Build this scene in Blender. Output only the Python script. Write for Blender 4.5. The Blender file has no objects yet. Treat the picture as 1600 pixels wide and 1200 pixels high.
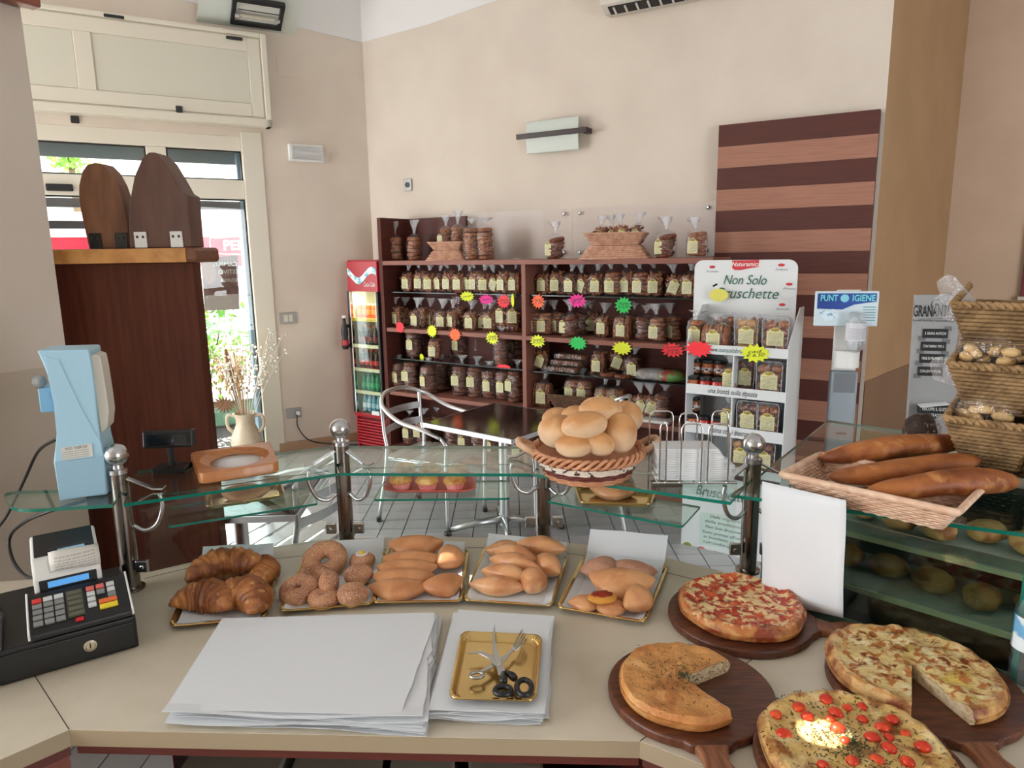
import bpy, bmesh, math, random
from mathutils import Vector, Matrix, noise
random.seed(7)
scene = bpy.context.scene
COL = scene.collection
PI = math.pi
# ------------------------------------------------------------------ camera
FPX, CAMZ, PITCH, ROLL = 1090.0, 1.7, math.radians(10.6), math.radians(0.9)
cam_d = bpy.data.cameras.new('camera'); cam = bpy.data.objects.new('camera', cam_d); COL.objects.link(cam)
cam_d.sensor_width = 36.0; cam_d.lens = 36.0 * FPX / 1600.0; cam_d.clip_start = 0.02; cam_d.clip_end = 200
_f = Vector((0, math.cos(PITCH), -math.sin(PITCH))); _u0 = Vector((0, math.sin(PITCH), math.cos(PITCH))); _r0 = Vector((1, 0, 0))
_r = _r0 * math.cos(ROLL) - _u0 * math.sin(ROLL); _u = _r0 * math.sin(ROLL) + _u0 * math.cos(ROLL)
cam.matrix_world = Matrix(((_r.x, _u.x, -_f.x, 0), (_r.y, _u.y, -_f.y, 0), (_r.z, _u.z, -_f.z, CAMZ), (0, 0, 0, 1)))
scene.camera = cam
CP = Vector((0, 0, CAMZ))
# ------------------------------------------------------------------ light
scene.view_settings.view_transform = 'Standard'; scene.view_settings.look = 'None'
scene.view_settings.gamma = 1.0; scene.view_settings.use_curve_mapping = False
scene.view_settings.exposure = 0.33
world = bpy.data.worlds.new('sky'); scene.world = world; world.use_nodes = True
_bg = world.node_tree.nodes['Background']; _bg.inputs[0].default_value = (0.93, 0.97, 1.0, 1); _bg.inputs[1].default_value = 7.0
sun_d = bpy.data.lights.new('sun', 'SUN'); sun_d.energy = 30.0; sun_d.angle = math.radians(0.6); sun_d.color = (1.0, 0.93, 0.82)
sun = bpy.data.objects.new('sun', sun_d); COL.objects.link(sun)
SUN_DIR = Vector((1.25, -2.2, -2.15)).normalized()
sun.rotation_euler = SUN_DIR.to_track_quat('-Z', 'Y').to_euler(); sun.location = (-4, 9, 6)
cy = scene.cycles
cy.transparent_max_bounces = 40; cy.max_bounces = 10; cy.diffuse_bounces = 5; cy.glossy_bounces = 4; cy.transmission_bounces = 6
cy.caustics_reflective = False; cy.caustics_refractive = False; cy.use_denoising = True
cy.sample_clamp_indirect = 6.0

# ------------------------------------------------------------------ measuring helpers: sight lines of the photograph met with real planes
def ray(px, py):
    return _r * ((px - 800) / FPX) + _u * (-(py - 600) / FPX) + _f
def Z(px, py, z):
    d = ray(px, py); return CP + d * ((z - CAMZ) / d.z)
def Yp(px, py, y):
    d = ray(px, py); return CP + d * (y / d.y)
def PL(px, py, p, dv):
    d = ray(px, py); n = Vector((dv[1], -dv[0], 0)); p = Vector((p[0], p[1], 0))
    return CP + d * (((p - CP).dot(n)) / d.dot(n))
def lin(c):
    return c / 12.92 if c <= 0.04045 else ((c + 0.055) / 1.055) ** 2.4
def rgb(r, g, b):
    return (lin(r / 255), lin(g / 255), lin(b / 255), 1)

# ------------------------------------------------------------------ materials
MATS = {}
def _nt(name):
    m = bpy.data.materials.new(name); m.use_nodes = True
    return m, m.node_tree, m.node_tree.nodes, m.node_tree.links, m.node_tree.nodes['Principled BSDF']
def mat(name, c, rough=0.5, metal=0.0, c2=None, nscale=8, stretch=(1, 1, 1), contrast=(0.35, 0.65), bump=0.0, bscale=40, spec=0.5,
        coat=0.0, emit=None, sub=0.0, coord='Object'):
    if name in MATS: return MATS[name]
    m, t, N, L, P = _nt(name); MATS[name] = m
    P.inputs['Base Color'].default_value = c; P.inputs['Roughness'].default_value = rough; P.inputs['Metallic'].default_value = metal
    P.inputs['Specular IOR Level'].default_value = spec; P.inputs['Coat Weight'].default_value = coat
    if sub: P.inputs['Subsurface Weight'].default_value = sub; P.inputs['Subsurface Radius'].default_value = (0.02, 0.01, 0.006)
    tc = N.new('ShaderNodeTexCoord'); mp = N.new('ShaderNodeMapping'); L.new(tc.outputs[coord], mp.inputs[0]); mp.inputs['Scale'].default_value = stretch
    if c2 is not None:
        n = N.new('ShaderNodeTexNoise'); n.inputs['Scale'].default_value = nscale; n.inputs['Detail'].default_value = 5; L.new(mp.outputs[0], n.inputs['Vector'])
        r = N.new('ShaderNodeValToRGB'); r.color_ramp.elements[0].position, r.color_ramp.elements[1].position = contrast
        r.color_ramp.elements[0].color = c; r.color_ramp.elements[1].color = c2
        L.new(n.outputs['Fac'], r.inputs[0]); L.new(r.outputs[0], P.inputs['Base Color'])
    if bump:
        b = N.new('ShaderNodeTexNoise'); b.inputs['Scale'].default_value = bscale; b.inputs['Detail'].default_value = 4; L.new(mp.outputs[0], b.inputs['Vector'])
        bp = N.new('ShaderNodeBump'); bp.inputs['Strength'].default_value = bump; bp.inputs['Distance'].default_value = 0.01
        L.new(b.outputs['Fac'], bp.inputs['Height']); L.new(bp.outputs[0], P.inputs['Normal'])
    if emit: P.inputs['Emission Color'].default_value = emit[0]; P.inputs['Emission Strength'].default_value = emit[1]
    return m
def mat_glass(name, tint, refl=1.0, rough=0.0, ior=1.45, bump=0.0, bscale=30, base=0.0, haze=0.0, hazec=(0.9, 0.9, 0.92, 1)):
    """Thin clear sheet: tinted see-through plus mirror reflection by Fresnel, optional wrinkles and a milky share."""
    if name in MATS: return MATS[name]
    m, t, N, L, P = _nt(name); MATS[name] = m; N.remove(P); out = N['Material Output']
    tr = N.new('ShaderNodeBsdfTransparent'); tr.inputs[0].default_value = tint
    gl = N.new('ShaderNodeBsdfGlossy'); gl.inputs['Roughness'].default_value = rough; gl.inputs[0].default_value = (1, 1, 1, 1)
    lw_ = N.new('ShaderNodeLayerWeight'); lw_.inputs['Blend'].default_value = 0.5
    f0 = ((ior - 1) / (ior + 1)) ** 2
    pw = N.new('ShaderNodeMath'); pw.operation = 'POWER'; pw.inputs[1].default_value = 5.0; L.new(lw_.outputs['Facing'], pw.inputs[0])
    sh_ = N.new('ShaderNodeMath'); sh_.operation = 'MULTIPLY_ADD'; sh_.inputs[1].default_value = 1 - f0; sh_.inputs[2].default_value = f0; L.new(pw.outputs[0], sh_.inputs[0])
    fr = lw_
    mu = N.new('ShaderNodeMath'); mu.operation = 'MULTIPLY_ADD'; mu.inputs[1].default_value = refl; mu.inputs[2].default_value = base; mu.use_clamp = True
    L.new(sh_.outputs[0], mu.inputs[0])
    mx = N.new('ShaderNodeMixShader'); L.new(mu.outputs[0], mx.inputs[0]); L.new(tr.outputs[0], mx.inputs[1]); L.new(gl.outputs[0], mx.inputs[2])
    if bump:
        tc = N.new('ShaderNodeTexCoord'); b = N.new('ShaderNodeTexNoise'); b.inputs['Scale'].default_value = bscale; b.inputs['Detail'].default_value = 3
        L.new(tc.outputs['Object'], b.inputs['Vector']); bp = N.new('ShaderNodeBump'); bp.inputs['Strength'].default_value = bump; bp.inputs['Distance'].default_value = 0.02
        L.new(b.outputs['Fac'], bp.inputs['Height']); L.new(bp.outputs[0], gl.inputs['Normal']); L.new(bp.outputs[0], fr.inputs['Normal'])
    if haze:
        df = N.new('ShaderNodeBsdfDiffuse'); df.inputs[0].default_value = hazec
        m2 = N.new('ShaderNodeMixShader'); m2.inputs[0].default_value = haze; L.new(mx.outputs[0], m2.inputs[1]); L.new(df.outputs[0], m2.inputs[2]); mx = m2
    L.new(mx.outputs[0], out.inputs[0]); return m
def mat_blend(name, layers, rough=0.5, bump=0.3, bscale=60, zgrad=None, spec=0.4, coat=0.0, sub=0.0):
    """Baked goods: base colour with noise-masked layers [(colour, scale, lo, hi, detail)], then an optional bottom-to-top ramp."""
    if name in MATS: return MATS[name]
    m, t, N, L, P = _nt(name); MATS[name] = m
    P.inputs['Roughness'].default_value = rough; P.inputs['Specular IOR Level'].default_value = spec; P.inputs['Coat Weight'].default_value = coat
    P.inputs['Coat Roughness'].default_value = 0.3
    tc = N.new('ShaderNodeTexCoord'); cur = None; info = N.new('ShaderNodeObjectInfo')
    off = N.new('ShaderNodeVectorMath'); off.operation = 'ADD'; L.new(tc.outputs['Object'], off.inputs[0]); L.new(info.outputs['Random'], off.inputs[1])
    def colour(c):
        r = N.new('ShaderNodeRGB'); r.outputs[0].default_value = c; return r.outputs[0]
    cur = colour(layers[0][0])
    for k, (c, sc, lo, hi, det) in enumerate(layers[1:]):
        n = N.new('ShaderNodeTexNoise'); n.inputs['Scale'].default_value = sc; n.inputs['Detail'].default_value = det; n.inputs['Distortion'].default_value = 0.4
        o2 = N.new('ShaderNodeVectorMath'); o2.operation = 'ADD'; o2.inputs[1].default_value = (k * 3.1, k * 1.7, k * 2.3); L.new(off.outputs[0], o2.inputs[0]); L.new(o2.outputs[0], n.inputs['Vector'])
        mr = N.new('ShaderNodeMapRange'); mr.inputs['From Min'].default_value = lo; mr.inputs['From Max'].default_value = hi; L.new(n.outputs['Fac'], mr.inputs['Value'])
        mx = N.new('ShaderNodeMix'); mx.data_type = 'RGBA'; L.new(mr.outputs[0], mx.inputs['Factor']); L.new(cur, mx.inputs['A']); mx.inputs['B'].default_value = c
        cur = mx.outputs['Result']
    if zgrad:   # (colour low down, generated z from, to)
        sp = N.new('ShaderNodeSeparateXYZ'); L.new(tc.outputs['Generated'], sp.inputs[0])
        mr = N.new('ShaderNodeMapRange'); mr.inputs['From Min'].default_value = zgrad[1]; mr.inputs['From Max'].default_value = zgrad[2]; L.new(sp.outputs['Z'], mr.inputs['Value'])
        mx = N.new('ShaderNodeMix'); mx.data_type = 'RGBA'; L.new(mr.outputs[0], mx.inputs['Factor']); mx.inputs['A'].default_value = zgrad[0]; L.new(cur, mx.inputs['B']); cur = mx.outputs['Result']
    L.new(cur, P.inputs['Base Color'])
    b = N.new('ShaderNodeTexNoise'); b.inputs['Scale'].default_value = bscale; b.inputs['Detail'].default_value = 5; L.new(off.outputs[0], b.inputs['Vector'])
    bp = N.new('ShaderNodeBump'); bp.inputs['Strength'].default_value = bump; bp.inputs['Distance'].default_value = 0.006; L.new(b.outputs['Fac'], bp.inputs['Height']); L.new(bp.outputs[0], P.inputs['Normal'])
    return m
def mat_print(name, paper, ink, rows=14, amount=0.5, rough=0.5, y0=0.1, y1=0.7, x0=0.1, x1=0.9, axes=(0, 2)):
    """Paper with rows of tiny illegible print, laid out over the sheet's own bounds (Generated)."""
    if name in MATS: return MATS[name]
    m, t, N, L, P = _nt(name); MATS[name] = m; P.inputs['Roughness'].default_value = rough
    tc = N.new('ShaderNodeTexCoord'); sp = N.new('ShaderNodeSeparateXYZ'); L.new(tc.outputs['Generated'], sp.inputs[0])
    X, Y = sp.outputs[axes[0]], sp.outputs[axes[1]]
    def math_(op, a, b=None, c=None):
        q = N.new('ShaderNodeMath'); q.operation = op
        for i, v in enumerate((a, b, c)):
            if v is None: continue
            if isinstance(v, (int, float)): q.inputs[i].default_value = v
            else: L.new(v, q.inputs[i])
        return q.outputs[0]
    row = math_('LESS_THAN', math_('FRACT', math_('MULTIPLY', Y, rows)), 0.5)
    cb = N.new('ShaderNodeCombineXYZ'); L.new(math_('MULTIPLY', X, 40), cb.inputs[0]); L.new(math_('FLOOR', math_('MULTIPLY', Y, rows)), cb.inputs[1])
    n = N.new('ShaderNodeTexNoise'); n.inputs['Scale'].default_value = 1.0; n.inputs['Detail'].default_value = 2; L.new(cb.outputs[0], n.inputs['Vector'])
    g = math_('MULTIPLY', row, math_('GREATER_THAN', n.outputs['Fac'], 0.46))
    for v, lo, hi in ((X, x0, x1), (Y, y0, y1)):
        g = math_('MULTIPLY', g, math_('MULTIPLY', math_('GREATER_THAN', v, lo), math_('LESS_THAN', v, hi)))
    mx = N.new('ShaderNodeMix'); mx.data_type = 'RGBA'; L.new(math_('MULTIPLY', g, amount), mx.inputs['Factor'])
    mx.inputs['A'].default_value = paper; mx.inputs['B'].default_value = ink; L.new(mx.outputs['Result'], P.inputs['Base Color'])
    return m

# ------------------------------------------------------------------ mesh building
class MB:
    def __init__(s): s.bm = bmesh.new()
    def verts(s, pts): return [s.bm.verts.new(p) for p in pts]
    def face(s, vs):
        try: return s.bm.faces.new(vs)
        except ValueError: return None
    def box(s, c, size, rot=None):
        c = Vector(c); h = Vector(size) / 2
        R = rot if isinstance(rot, Matrix) else (Matrix.Rotation(rot, 3, 'Z') if rot else Matrix.Identity(3))
        v = s.verts([c + R @ Vector((x * h.x, y * h.y, z * h.z)) for z in (-1, 1) for x, y in ((-1, -1), (1, -1), (1, 1), (-1, 1))])
        for f in ((3, 2, 1, 0), (4, 5, 6, 7), (0, 1, 5, 4), (1, 2, 6, 5), (2, 3, 7, 6), (3, 0, 4, 7)): s.face([v[i] for i in f])
        return s
    def loft(s, rings, cap=True, closed=True):
        R = [s.verts(r) for r in rings]
        for a, b in zip(R, R[1:]):
            n = len(a)
            for i in range(n if closed else n - 1): s.face((a[i], a[(i + 1) % n], b[(i + 1) % n], b[i]))
        if cap and closed: s.face(list(reversed(R[0]))); s.face(R[-1])
        return s
    def slab(s, pts, off):
        """Flat polygon (3-D points) given thickness by the vector off."""
        off = Vector(off); pts = [Vector(p) for p in pts]; return s.loft([pts, [p + off for p in pts]])
    def prism(s, pts, z0, z1): return s.loft([[Vector((p[0], p[1], z0)) for p in pts], [Vector((p[0], p[1], z1)) for p in pts]])
    def tube(s, path, r, n=8, closed=False):
        path = [Vector(p) for p in path]; k = len(path); rings = []; up = None
        for i, p in enumerate(path):
            a = path[(i - 1) % k] if (closed or i > 0) else p; b = path[(i + 1) % k] if (closed or i < k - 1) else p
            d = (b - a).normalized()
            if up is None:
                up = d.orthogonal().normalized()
            else:
                up = (up - d * up.dot(d)); up = up.normalized() if up.length > 1e-6 else d.orthogonal().normalized()
            w = d.cross(up); rr = r[i] if isinstance(r, (list, tuple)) else r
            rings.append([p + (up * math.cos(2 * PI * j / n) + w * math.sin(2 * PI * j / n)) * rr for j in range(n)])
        if closed: rings.append(rings[0]); R = [s.verts(x) for x in rings[:-1]]; R.append(R[0])
        else: R = [s.verts(x) for x in rings]
        for a, b in zip(R, R[1:]):
            for i in range(n): s.face((a[i], a[(i + 1) % n], b[(i + 1) % n], b[i]))
        if not closed: s.face(list(reversed(R[0]))); s.face(R[-1])
        return s
    def lathe(s, prof, n=24, c=(0, 0, 0), rot=None, cap=True):
        c = Vector(c); R = rot or Matrix.Identity(3)
        return s.loft([[c + R @ Vector((r * math.cos(2 * PI * j / n), r * math.sin(2 * PI * j / n), z)) for j in range(n)] for r, z in prof], cap=cap)
    def blob(s, c, rad, rot=None, amp=0.0, freq=3.0, seg=16, rings=10, seed=0, flat=None, fn=None):
        """Lumpy ellipsoid; flat = lowest local z; fn(v) shapes the unit sphere first."""
        c = Vector(c); R = rot if isinstance(rot, Matrix) else (Matrix.Rotation(rot, 3, 'Z') if rot else Matrix.Identity(3)); sd = Vector((seed * 7.3, seed * 3.1, seed * 1.7))
        def P(th, ph):
            u = Vector((math.cos(ph) * math.sin(th), math.sin(ph) * math.sin(th), math.cos(th)))
            k = 1 + amp * noise.noise(u * freq + sd)
            w = fn(u.copy()) if fn else u
            q = Vector((w.x * rad[0], w.y * rad[1], w.z * rad[2])) * k
            if flat is not None and q.z < flat: q.z = flat
            return c + R @ q
        top = s.bm.verts.new(P(0, 0)); bot = s.bm.verts.new(P(PI, 0))
        RR = [s.verts([P(PI * i / rings, 2 * PI * j / seg) for j in range(seg)]) for i in range(1, rings)]
        for a, b in zip(RR, RR[1:]):
            for j in range(seg): s.face((a[j], b[j], b[(j + 1) % seg], a[(j + 1) % seg]))
        for j in range(seg): s.face((top, RR[0][j], RR[0][(j + 1) % seg])); s.face((bot, RR[-1][(j + 1) % seg], RR[-1][j]))
        return s
    def grid(s, nx, ny, fn):
        v = [[s.bm.verts.new(fn(i / nx, j / ny)) for i in range(nx + 1)] for j in range(ny + 1)]
        for j in range(ny):
            for i in range(nx): s.face((v[j][i], v[j][i + 1], v[j + 1][i + 1], v[j + 1][i]))
        return s
    def torus(s, c, R, r, rot=None, n=24, m=10, amp=0, seed=0, sz=1.0):
        c = Vector(c); Q = rot or Matrix.Identity(3); rows = []
        for i in range(n):
            a = 2 * PI * i / n; k = 1 + amp * noise.noise(Vector((math.cos(a) * 2, math.sin(a) * 2, seed)))
            rows.append(s.verts([c + Q @ Vector(((R + r * k * math.cos(b)) * math.cos(a), (R + r * k * math.cos(b)) * math.sin(a), r * k * sz * math.sin(b))) for b in [2 * PI * j / m for j in range(m)]]))
        for i in range(n):
            A, B = rows[i], rows[(i + 1) % n]
            for j in range(m): s.face((A[j], B[j], B[(j + 1) % m], A[(j + 1) % m]))
        return s
    def build(s, name, m, parent=None, smooth=False, kind=None, local=False, bevel=0, subsurf=0, solid=0, recalc=True):
        bm = s.bm
        if recalc: bmesh.ops.recalc_face_normals(bm, faces=bm.faces)
        if parent is not None and not local: bm.transform(world_of(parent).inverted())
        me = bpy.data.meshes.new(name); bm.to_mesh(me); bm.free()
        if smooth:
            for p in me.polygons: p.use_smooth = True
            if smooth == 'auto': me.set_sharp_from_angle(angle=math.radians(35))
        for q in (m if isinstance(m, (list, tuple)) else [m]): me.materials.append(q)
        o = bpy.data.objects.new(name, me); COL.objects.link(o)
        if parent is not None: o.parent = parent
        if kind: o['kind'] = kind
        if solid:
            md = o.modifiers.new('thickness', 'SOLIDIFY'); md.thickness = solid; md.offset = 0
        if bevel:
            md = o.modifiers.new('bevel', 'BEVEL'); md.width = bevel; md.segments = 2; md.limit_method = 'ANGLE'
        if subsurf:
            md = o.modifiers.new('smooth', 'SUBSURF'); md.levels = md.render_levels = subsurf
        return o
def world_of(o):
    m = o.matrix_basis.copy()
    while o.parent: o = o.parent; m = o.matrix_basis @ m
    return m
def thing(name, label, cat, loc=(0, 0, 0), rz=0.0, group=None, rot=None):
    o = bpy.data.objects.new(name, None); COL.objects.link(o); o.location = loc
    o.rotation_euler = rot if rot else (0, 0, rz); o.empty_display_size = 0.05
    o['label'] = label; o['category'] = cat
    if group: o['group'] = group
    return o
def tag(o, label, cat, group=None):
    o['label'] = label; o['category'] = cat
    if group: o['group'] = group
    return o
def struct(o): o['kind'] = 'structure'; return o
def copy_tree(o, parent=None):
    c = o.copy(); COL.objects.link(c)
    if parent is not None: c.parent = parent
    for ch in list(o.children): copy_tree(ch, c)
    return c
def arc(c, r, a0, a1, n, ux=Vector((1, 0, 0)), uy=Vector((0, 0, 1))):
    return [Vector(c) + ux * (r * math.cos(a0 + (a1 - a0) * i / n)) + uy * (r * math.sin(a0 + (a1 - a0) * i / n)) for i in range(n + 1)]
def smooth_path(pts, n=6):
    """Catmull-Rom through the points."""
    pts = [Vector(p) for p in pts]; P = [pts[0] * 2 - pts[1]] + pts + [pts[-1] * 2 - pts[-2]]; out = []
    for i in range(1, len(P) - 2):
        a, b, c, d = P[i - 1:i + 3]
        for k in range(n):
            t = k / n; out.append(0.5 * ((2 * b) + (c - a) * t + (2 * a - 5 * b + 4 * c - d) * t * t + (3 * b - a - 3 * c + d) * t ** 3))
    out.append(pts[-1]); return out
def lettering(body, at, ux, uy, height, m, parent=None, name='lettering', align='CENTER', shear=0.0, depth=0.0006, width=None, bold=0.0):
    """Flat lettering as a mesh, centred on the point at, along ux, upright along uy."""
    cu = bpy.data.curves.new('type', 'FONT'); cu.body = body; cu.size = 1.0; cu.align_x = align; cu.align_y = 'CENTER'; cu.shear = shear; cu.resolution_u = 3; cu.offset = bold
    ob = bpy.data.objects.new('type', cu); me = bpy.data.meshes.new_from_object(ob); bpy.data.objects.remove(ob); bpy.data.curves.remove(cu)
    ux = Vector(ux).normalized(); uy = Vector(uy).normalized(); nz = ux.cross(uy).normalized()
    xs = [v.co.x for v in me.vertices] or [0, 1]; sx = height
    if width: sx = width / max(1e-6, max(xs) - min(xs))
    W = Matrix.Identity(4) if parent is None else world_of(parent).inverted()
    for v in me.vertices: v.co = W @ (Vector(at) + ux * (v.co.x * sx) + uy * (v.co.y * height) + nz * depth)
    me.materials.clear(); me.materials.append(m); me.name = name
    o = bpy.data.objects.new(name, me); COL.objects.link(o)
    if parent is not None: o.parent = parent
    return o
ORD = ['first', 'second', 'third', 'fourth', 'fifth', 'sixth', 'seventh', 'eighth', 'ninth', 'tenth', 'eleventh', 'twelfth', 'thirteenth', 'fourteenth', 'fifteenth']
UP = Vector((0, 0, 1))
# ------------------------------------------------------------------ colours shared by many things
paint = mat('cream_paint', rgb(214, 202, 188), 0.75, c2=rgb(208, 195, 181), nscale=2.5, bump=0.05, bscale=180)
paint_tan = mat('tan_paint', rgb(180, 146, 110), 0.7, c2=rgb(172, 138, 102), nscale=2.5, bump=0.05, bscale=180)
paint_white = mat('white_paint', rgb(222, 220, 218), 0.75, bump=0.05, bscale=150)
dado_paint = mat('dado_paint', rgb(196, 184, 168), 0.3, c2=rgb(190, 177, 160), nscale=3)
dado_brown = mat('brown_dado', rgb(128, 98, 74), 0.35, c2=rgb(120, 90, 68), nscale=3)
beige_trim = mat('beige_trim', rgb(172, 140, 110), 0.5)
frame_white = mat('cream_lacquer', rgb(214, 208, 192), 0.35)
black_plastic = mat('black_plastic', rgb(24, 24, 25), 0.38, bump=0.03, bscale=300)
dark_grey = mat('dark_grey_plastic', rgb(52, 52, 54), 0.45)
grey_plastic = mat('grey_plastic', rgb(140, 140, 138), 0.45)
white_plastic = mat('white_plastic', rgb(226, 226, 222), 0.35)
steel = mat('brushed_steel', (0.62, 0.62, 0.63, 1), 0.24, 1.0, bump=0.02, bscale=200)
chrome = mat('chrome', (0.78, 0.78, 0.79, 1), 0.09, 1.0)
alu = mat('aluminium', (0.72, 0.73, 0.75, 1), 0.3, 1.0)
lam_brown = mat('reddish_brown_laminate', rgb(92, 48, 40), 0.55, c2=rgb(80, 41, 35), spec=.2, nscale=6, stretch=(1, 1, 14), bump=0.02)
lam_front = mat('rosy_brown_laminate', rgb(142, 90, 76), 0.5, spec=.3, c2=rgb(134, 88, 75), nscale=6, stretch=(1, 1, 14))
lam_dark = mat('dark_stripe_laminate', rgb(90, 48, 40), 0.5, spec=.3, c2=rgb(80, 44, 39), nscale=5, stretch=(1, 1, 22), bump=0.02)
lam_light = mat('light_stripe_laminate', rgb(166, 118, 97), 0.5, spec=.3, c2=rgb(152, 106, 88), nscale=5, stretch=(1, 1, 22), bump=0.02)
pane_glass = mat_glass('clear_pane', (0.94, 0.975, 0.965, 1), 0.9)
shelf_glass = mat_glass('shelf_glass', (0.86, 0.95, 0.925, 1), 1.0)
glass_edge = mat('green_glass_edge', rgb(20, 108, 92), 0.12, spec=0.6)
ink_black = mat('black_ink', rgb(22, 22, 24), 0.5)
ink_white = mat('white_ink', rgb(236, 236, 232), 0.5)
ink_red = mat('red_ink', rgb(196, 30, 44), 0.45)
ink_green = mat('green_ink', rgb(36, 98, 78), 0.5)
ink_grey = mat('grey_ink', rgb(112, 112, 116), 0.5)
paper_white = mat('white_paper', rgb(222, 225, 228), 0.7, bump=0.06, bscale=14)

# ------------------------------------------------------------------ room shell
dL = Vector((0.864, 0.504, 0)).normalized(); dB = Vector((0.866, -0.5, 0)).normalized(); dT = Vector((0.7, 0.714, 0)).normalized()
CN = Vector((-1.24, 6.434, 0)); nL = Vector((dL.y, -dL.x, 0)); nB = Vector((dB.y, -dB.x, 0))   # both point into the room
PE = PL(1388, 120, CN, dB); PE.z = 0
IC = PL(1497, 200, PE, dT); IC.z = 0
HW = 4.3
def wl(s, z=0.0, out=0.0): return CN - dL * s + nL * out + UP * z         # along the left wall from the corner
def wb(t, z=0.0, out=0.0): return CN + dB * t + nB * out + UP * z         # along the back wall from the corner
tB = (PE - CN).dot(dB)
floor_m = mat('grout', rgb(44, 44, 46), 0.8)
fl = MB(); fl.box((0.4, 2.6, -0.06), (14, 11.0, 0.1)); floor_o = struct(fl.build('floor', floor_m))
tile_m = mat('floor_tile_glaze', rgb(186, 187, 188), 0.3, c2=rgb(172, 173, 176), nscale=3.0, bump=0.03, bscale=60, spec=0.5)
TW, TH, TX, TY = 0.1465, 0.1485, -0.989, 4.313
tm = MB(); tm.box((0, 0, -0.005), (TW - 0.006, TH - 0.006, 0.014)); tile0 = tm.build('tile', tile_m, floor_o, bevel=0)
cand = []
for i in range(-40, 45):
    for j in range(-38, 18):
        x, y = TX + (i + 0.5) * TW, TY + (j + 0.5) * TH
        q = Vector((x, y, 0)); v = q - CP
        w = v.dot(_f); px, py = (800 + v.dot(_r) / w * FPX, 600 - v.dot(_u) / w * FPX) if w > 0.1 else (-1, -1)
        if (q - CN).dot(nL) < -0.1 or (q - CN).dot(nB) < -0.1 and (q - PE).dot(dB) < 0: continue
        vis = 340 < px < 1200 and 690 < py < 905 and y > 3.0 and not (px < 560 and py > 850)
        cand.append((vis, x, y))
vis = sorted([c for c in cand if c[0]], key=lambda c: c[2])
seen = vis[:298]; rest = vis[298:] + [c for c in cand if not c[0] and -4.5 < c[1] < 5 and c[2] > 0.0]
for k, (_, x, y) in enumerate(seen):
    t = tile0 if k == 0 else tile0.copy()
    if k: COL.objects.link(t)
    t.location = (x, y, 0.0008 * math.sin(k * 12.9))
rm = MB()
for _, x, y in rest: rm.box((x, y, -0.005), (TW - 0.006, TH - 0.006, 0.014))
rm.build('far_tiles', tile_m, floor_o, kind='stuff', recalc=False)

def wall_piece(mb, p0, p1, z0, z1, n, th=0.3):
    mb.slab([p0 + UP * z0, p1 + UP * z0, p1 + UP * z1, p0 + UP * z1], -n * th)
WZ0, WZ1 = 0.05, 2.66                      # tall window of the left wall
wm = MB()
wall_piece(wm, wl(0), wl(0.97), 0, HW, nL); wall_piece(wm, wl(0.97), wl(3.05), WZ1, HW, nL); wall_piece(wm, wl(0.97), wl(3.05), -0.05, WZ0, nL)
wall_piece(wm, wl(3.05), wl(3.25), 0, HW, nL); wall_piece(wm, wl(3.25), wl(6.0), WZ1, HW, nL); wall_piece(wm, wl(6.0), wl(6.4), 0, HW, nL)
wall_l = struct(wm.build('wall_left', paint))
wm = MB(); wall_piece(wm, wb(-0.2), wb(tB), 0, HW, nB); wall_b = struct(wm.build('wall_back', paint))
nT = Vector((-dT.y, dT.x, 0)) * -1
nT = Vector((dT.y, -dT.x, 0))
wm = MB(); wall_piece(wm, PE + nB * -0.0, IC + dT * 0.2, 0, HW, nT, 0.12); wall_t = struct(wm.build('wall_alcove', paint_tan))
wm = MB(); wall_piece(wm, IC, IC + dB * 4.2, 0, HW, nB); wall_r = struct(wm.build('wall_right', mat('warm_paint', rgb(204, 178, 154), .75, c2=rgb(196, 170, 146), nscale=2.5)))
ER = IC + dB * 4.2
wm = MB(); wm.slab([ER, Vector((ER.x, -2.6, 0)), Vector((ER.x, -2.6, HW)), ER + UP * HW], (0.2, 0, 0)); struct(wm.build('wall_side', paint))
wm = MB()
for x0, x1, z0, z1 in ((-5.2, 2.6, 0, HW), (2.6, 5.4, 2.8, HW), (5.4, ER.x, 0, HW)): wm.slab([Vector((x0, -2.6, z0)), Vector((x1, -2.6, z0)), Vector((x1, -2.6, z1)), Vector((x0, -2.6, z1))], (0, -0.2, 0))  # gap in the unseen rear wall is added to let fill light in
struct(wm.build('wall_rear', paint))
# unseen left side: wall above and below a wide open shop front added for daylight
SFX = -5.0
wm = MB(); wm.slab([Vector((SFX, -2.6, 3.3)), Vector((SFX, 2.6, 3.3)), Vector((SFX, 2.6, HW)), Vector((SFX, -2.6, HW))], (-.2, 0, 0)); wm.slab([Vector((SFX, -2.6, 0)), Vector((SFX, 2.6, 0)), Vector((SFX, 2.6, .5)), Vector((SFX, -2.6, .5))], (-.2, 0, 0)); struct(wm.build('wall_added_shopfront', paint))
def portal(name, loc, n, w, h):
    d = bpy.data.lights.new(name, 'AREA'); d.shape = 'RECTANGLE'; d.size = w; d.size_y = h; d.cycles.is_portal = True
    o = bpy.data.objects.new(name, d); COL.objects.link(o); o.location = loc; o.rotation_euler = Vector(n).to_track_quat('-Z', 'Y').to_euler()
portal('added_rear_opening_portal', (4.0, -2.6, 1.4), (0, 1, 0), 2.8, 2.8); portal('added_shopfront_portal', (SFX, 0, 1.9), (1, 0, 0), 5.2, 2.8); portal('window_portal', wl(2.0, 1.35, -.3), nL, 2.1, 2.6); portal('window_portal', wl(4.62, 1.35, -.3), nL, 2.7, 2.6)
cm = MB(); cm.box((0.4, 2.6, HW + 0.05), (14, 11.0, 0.1)); struct(cm.build('ceiling', paint_white))
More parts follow.
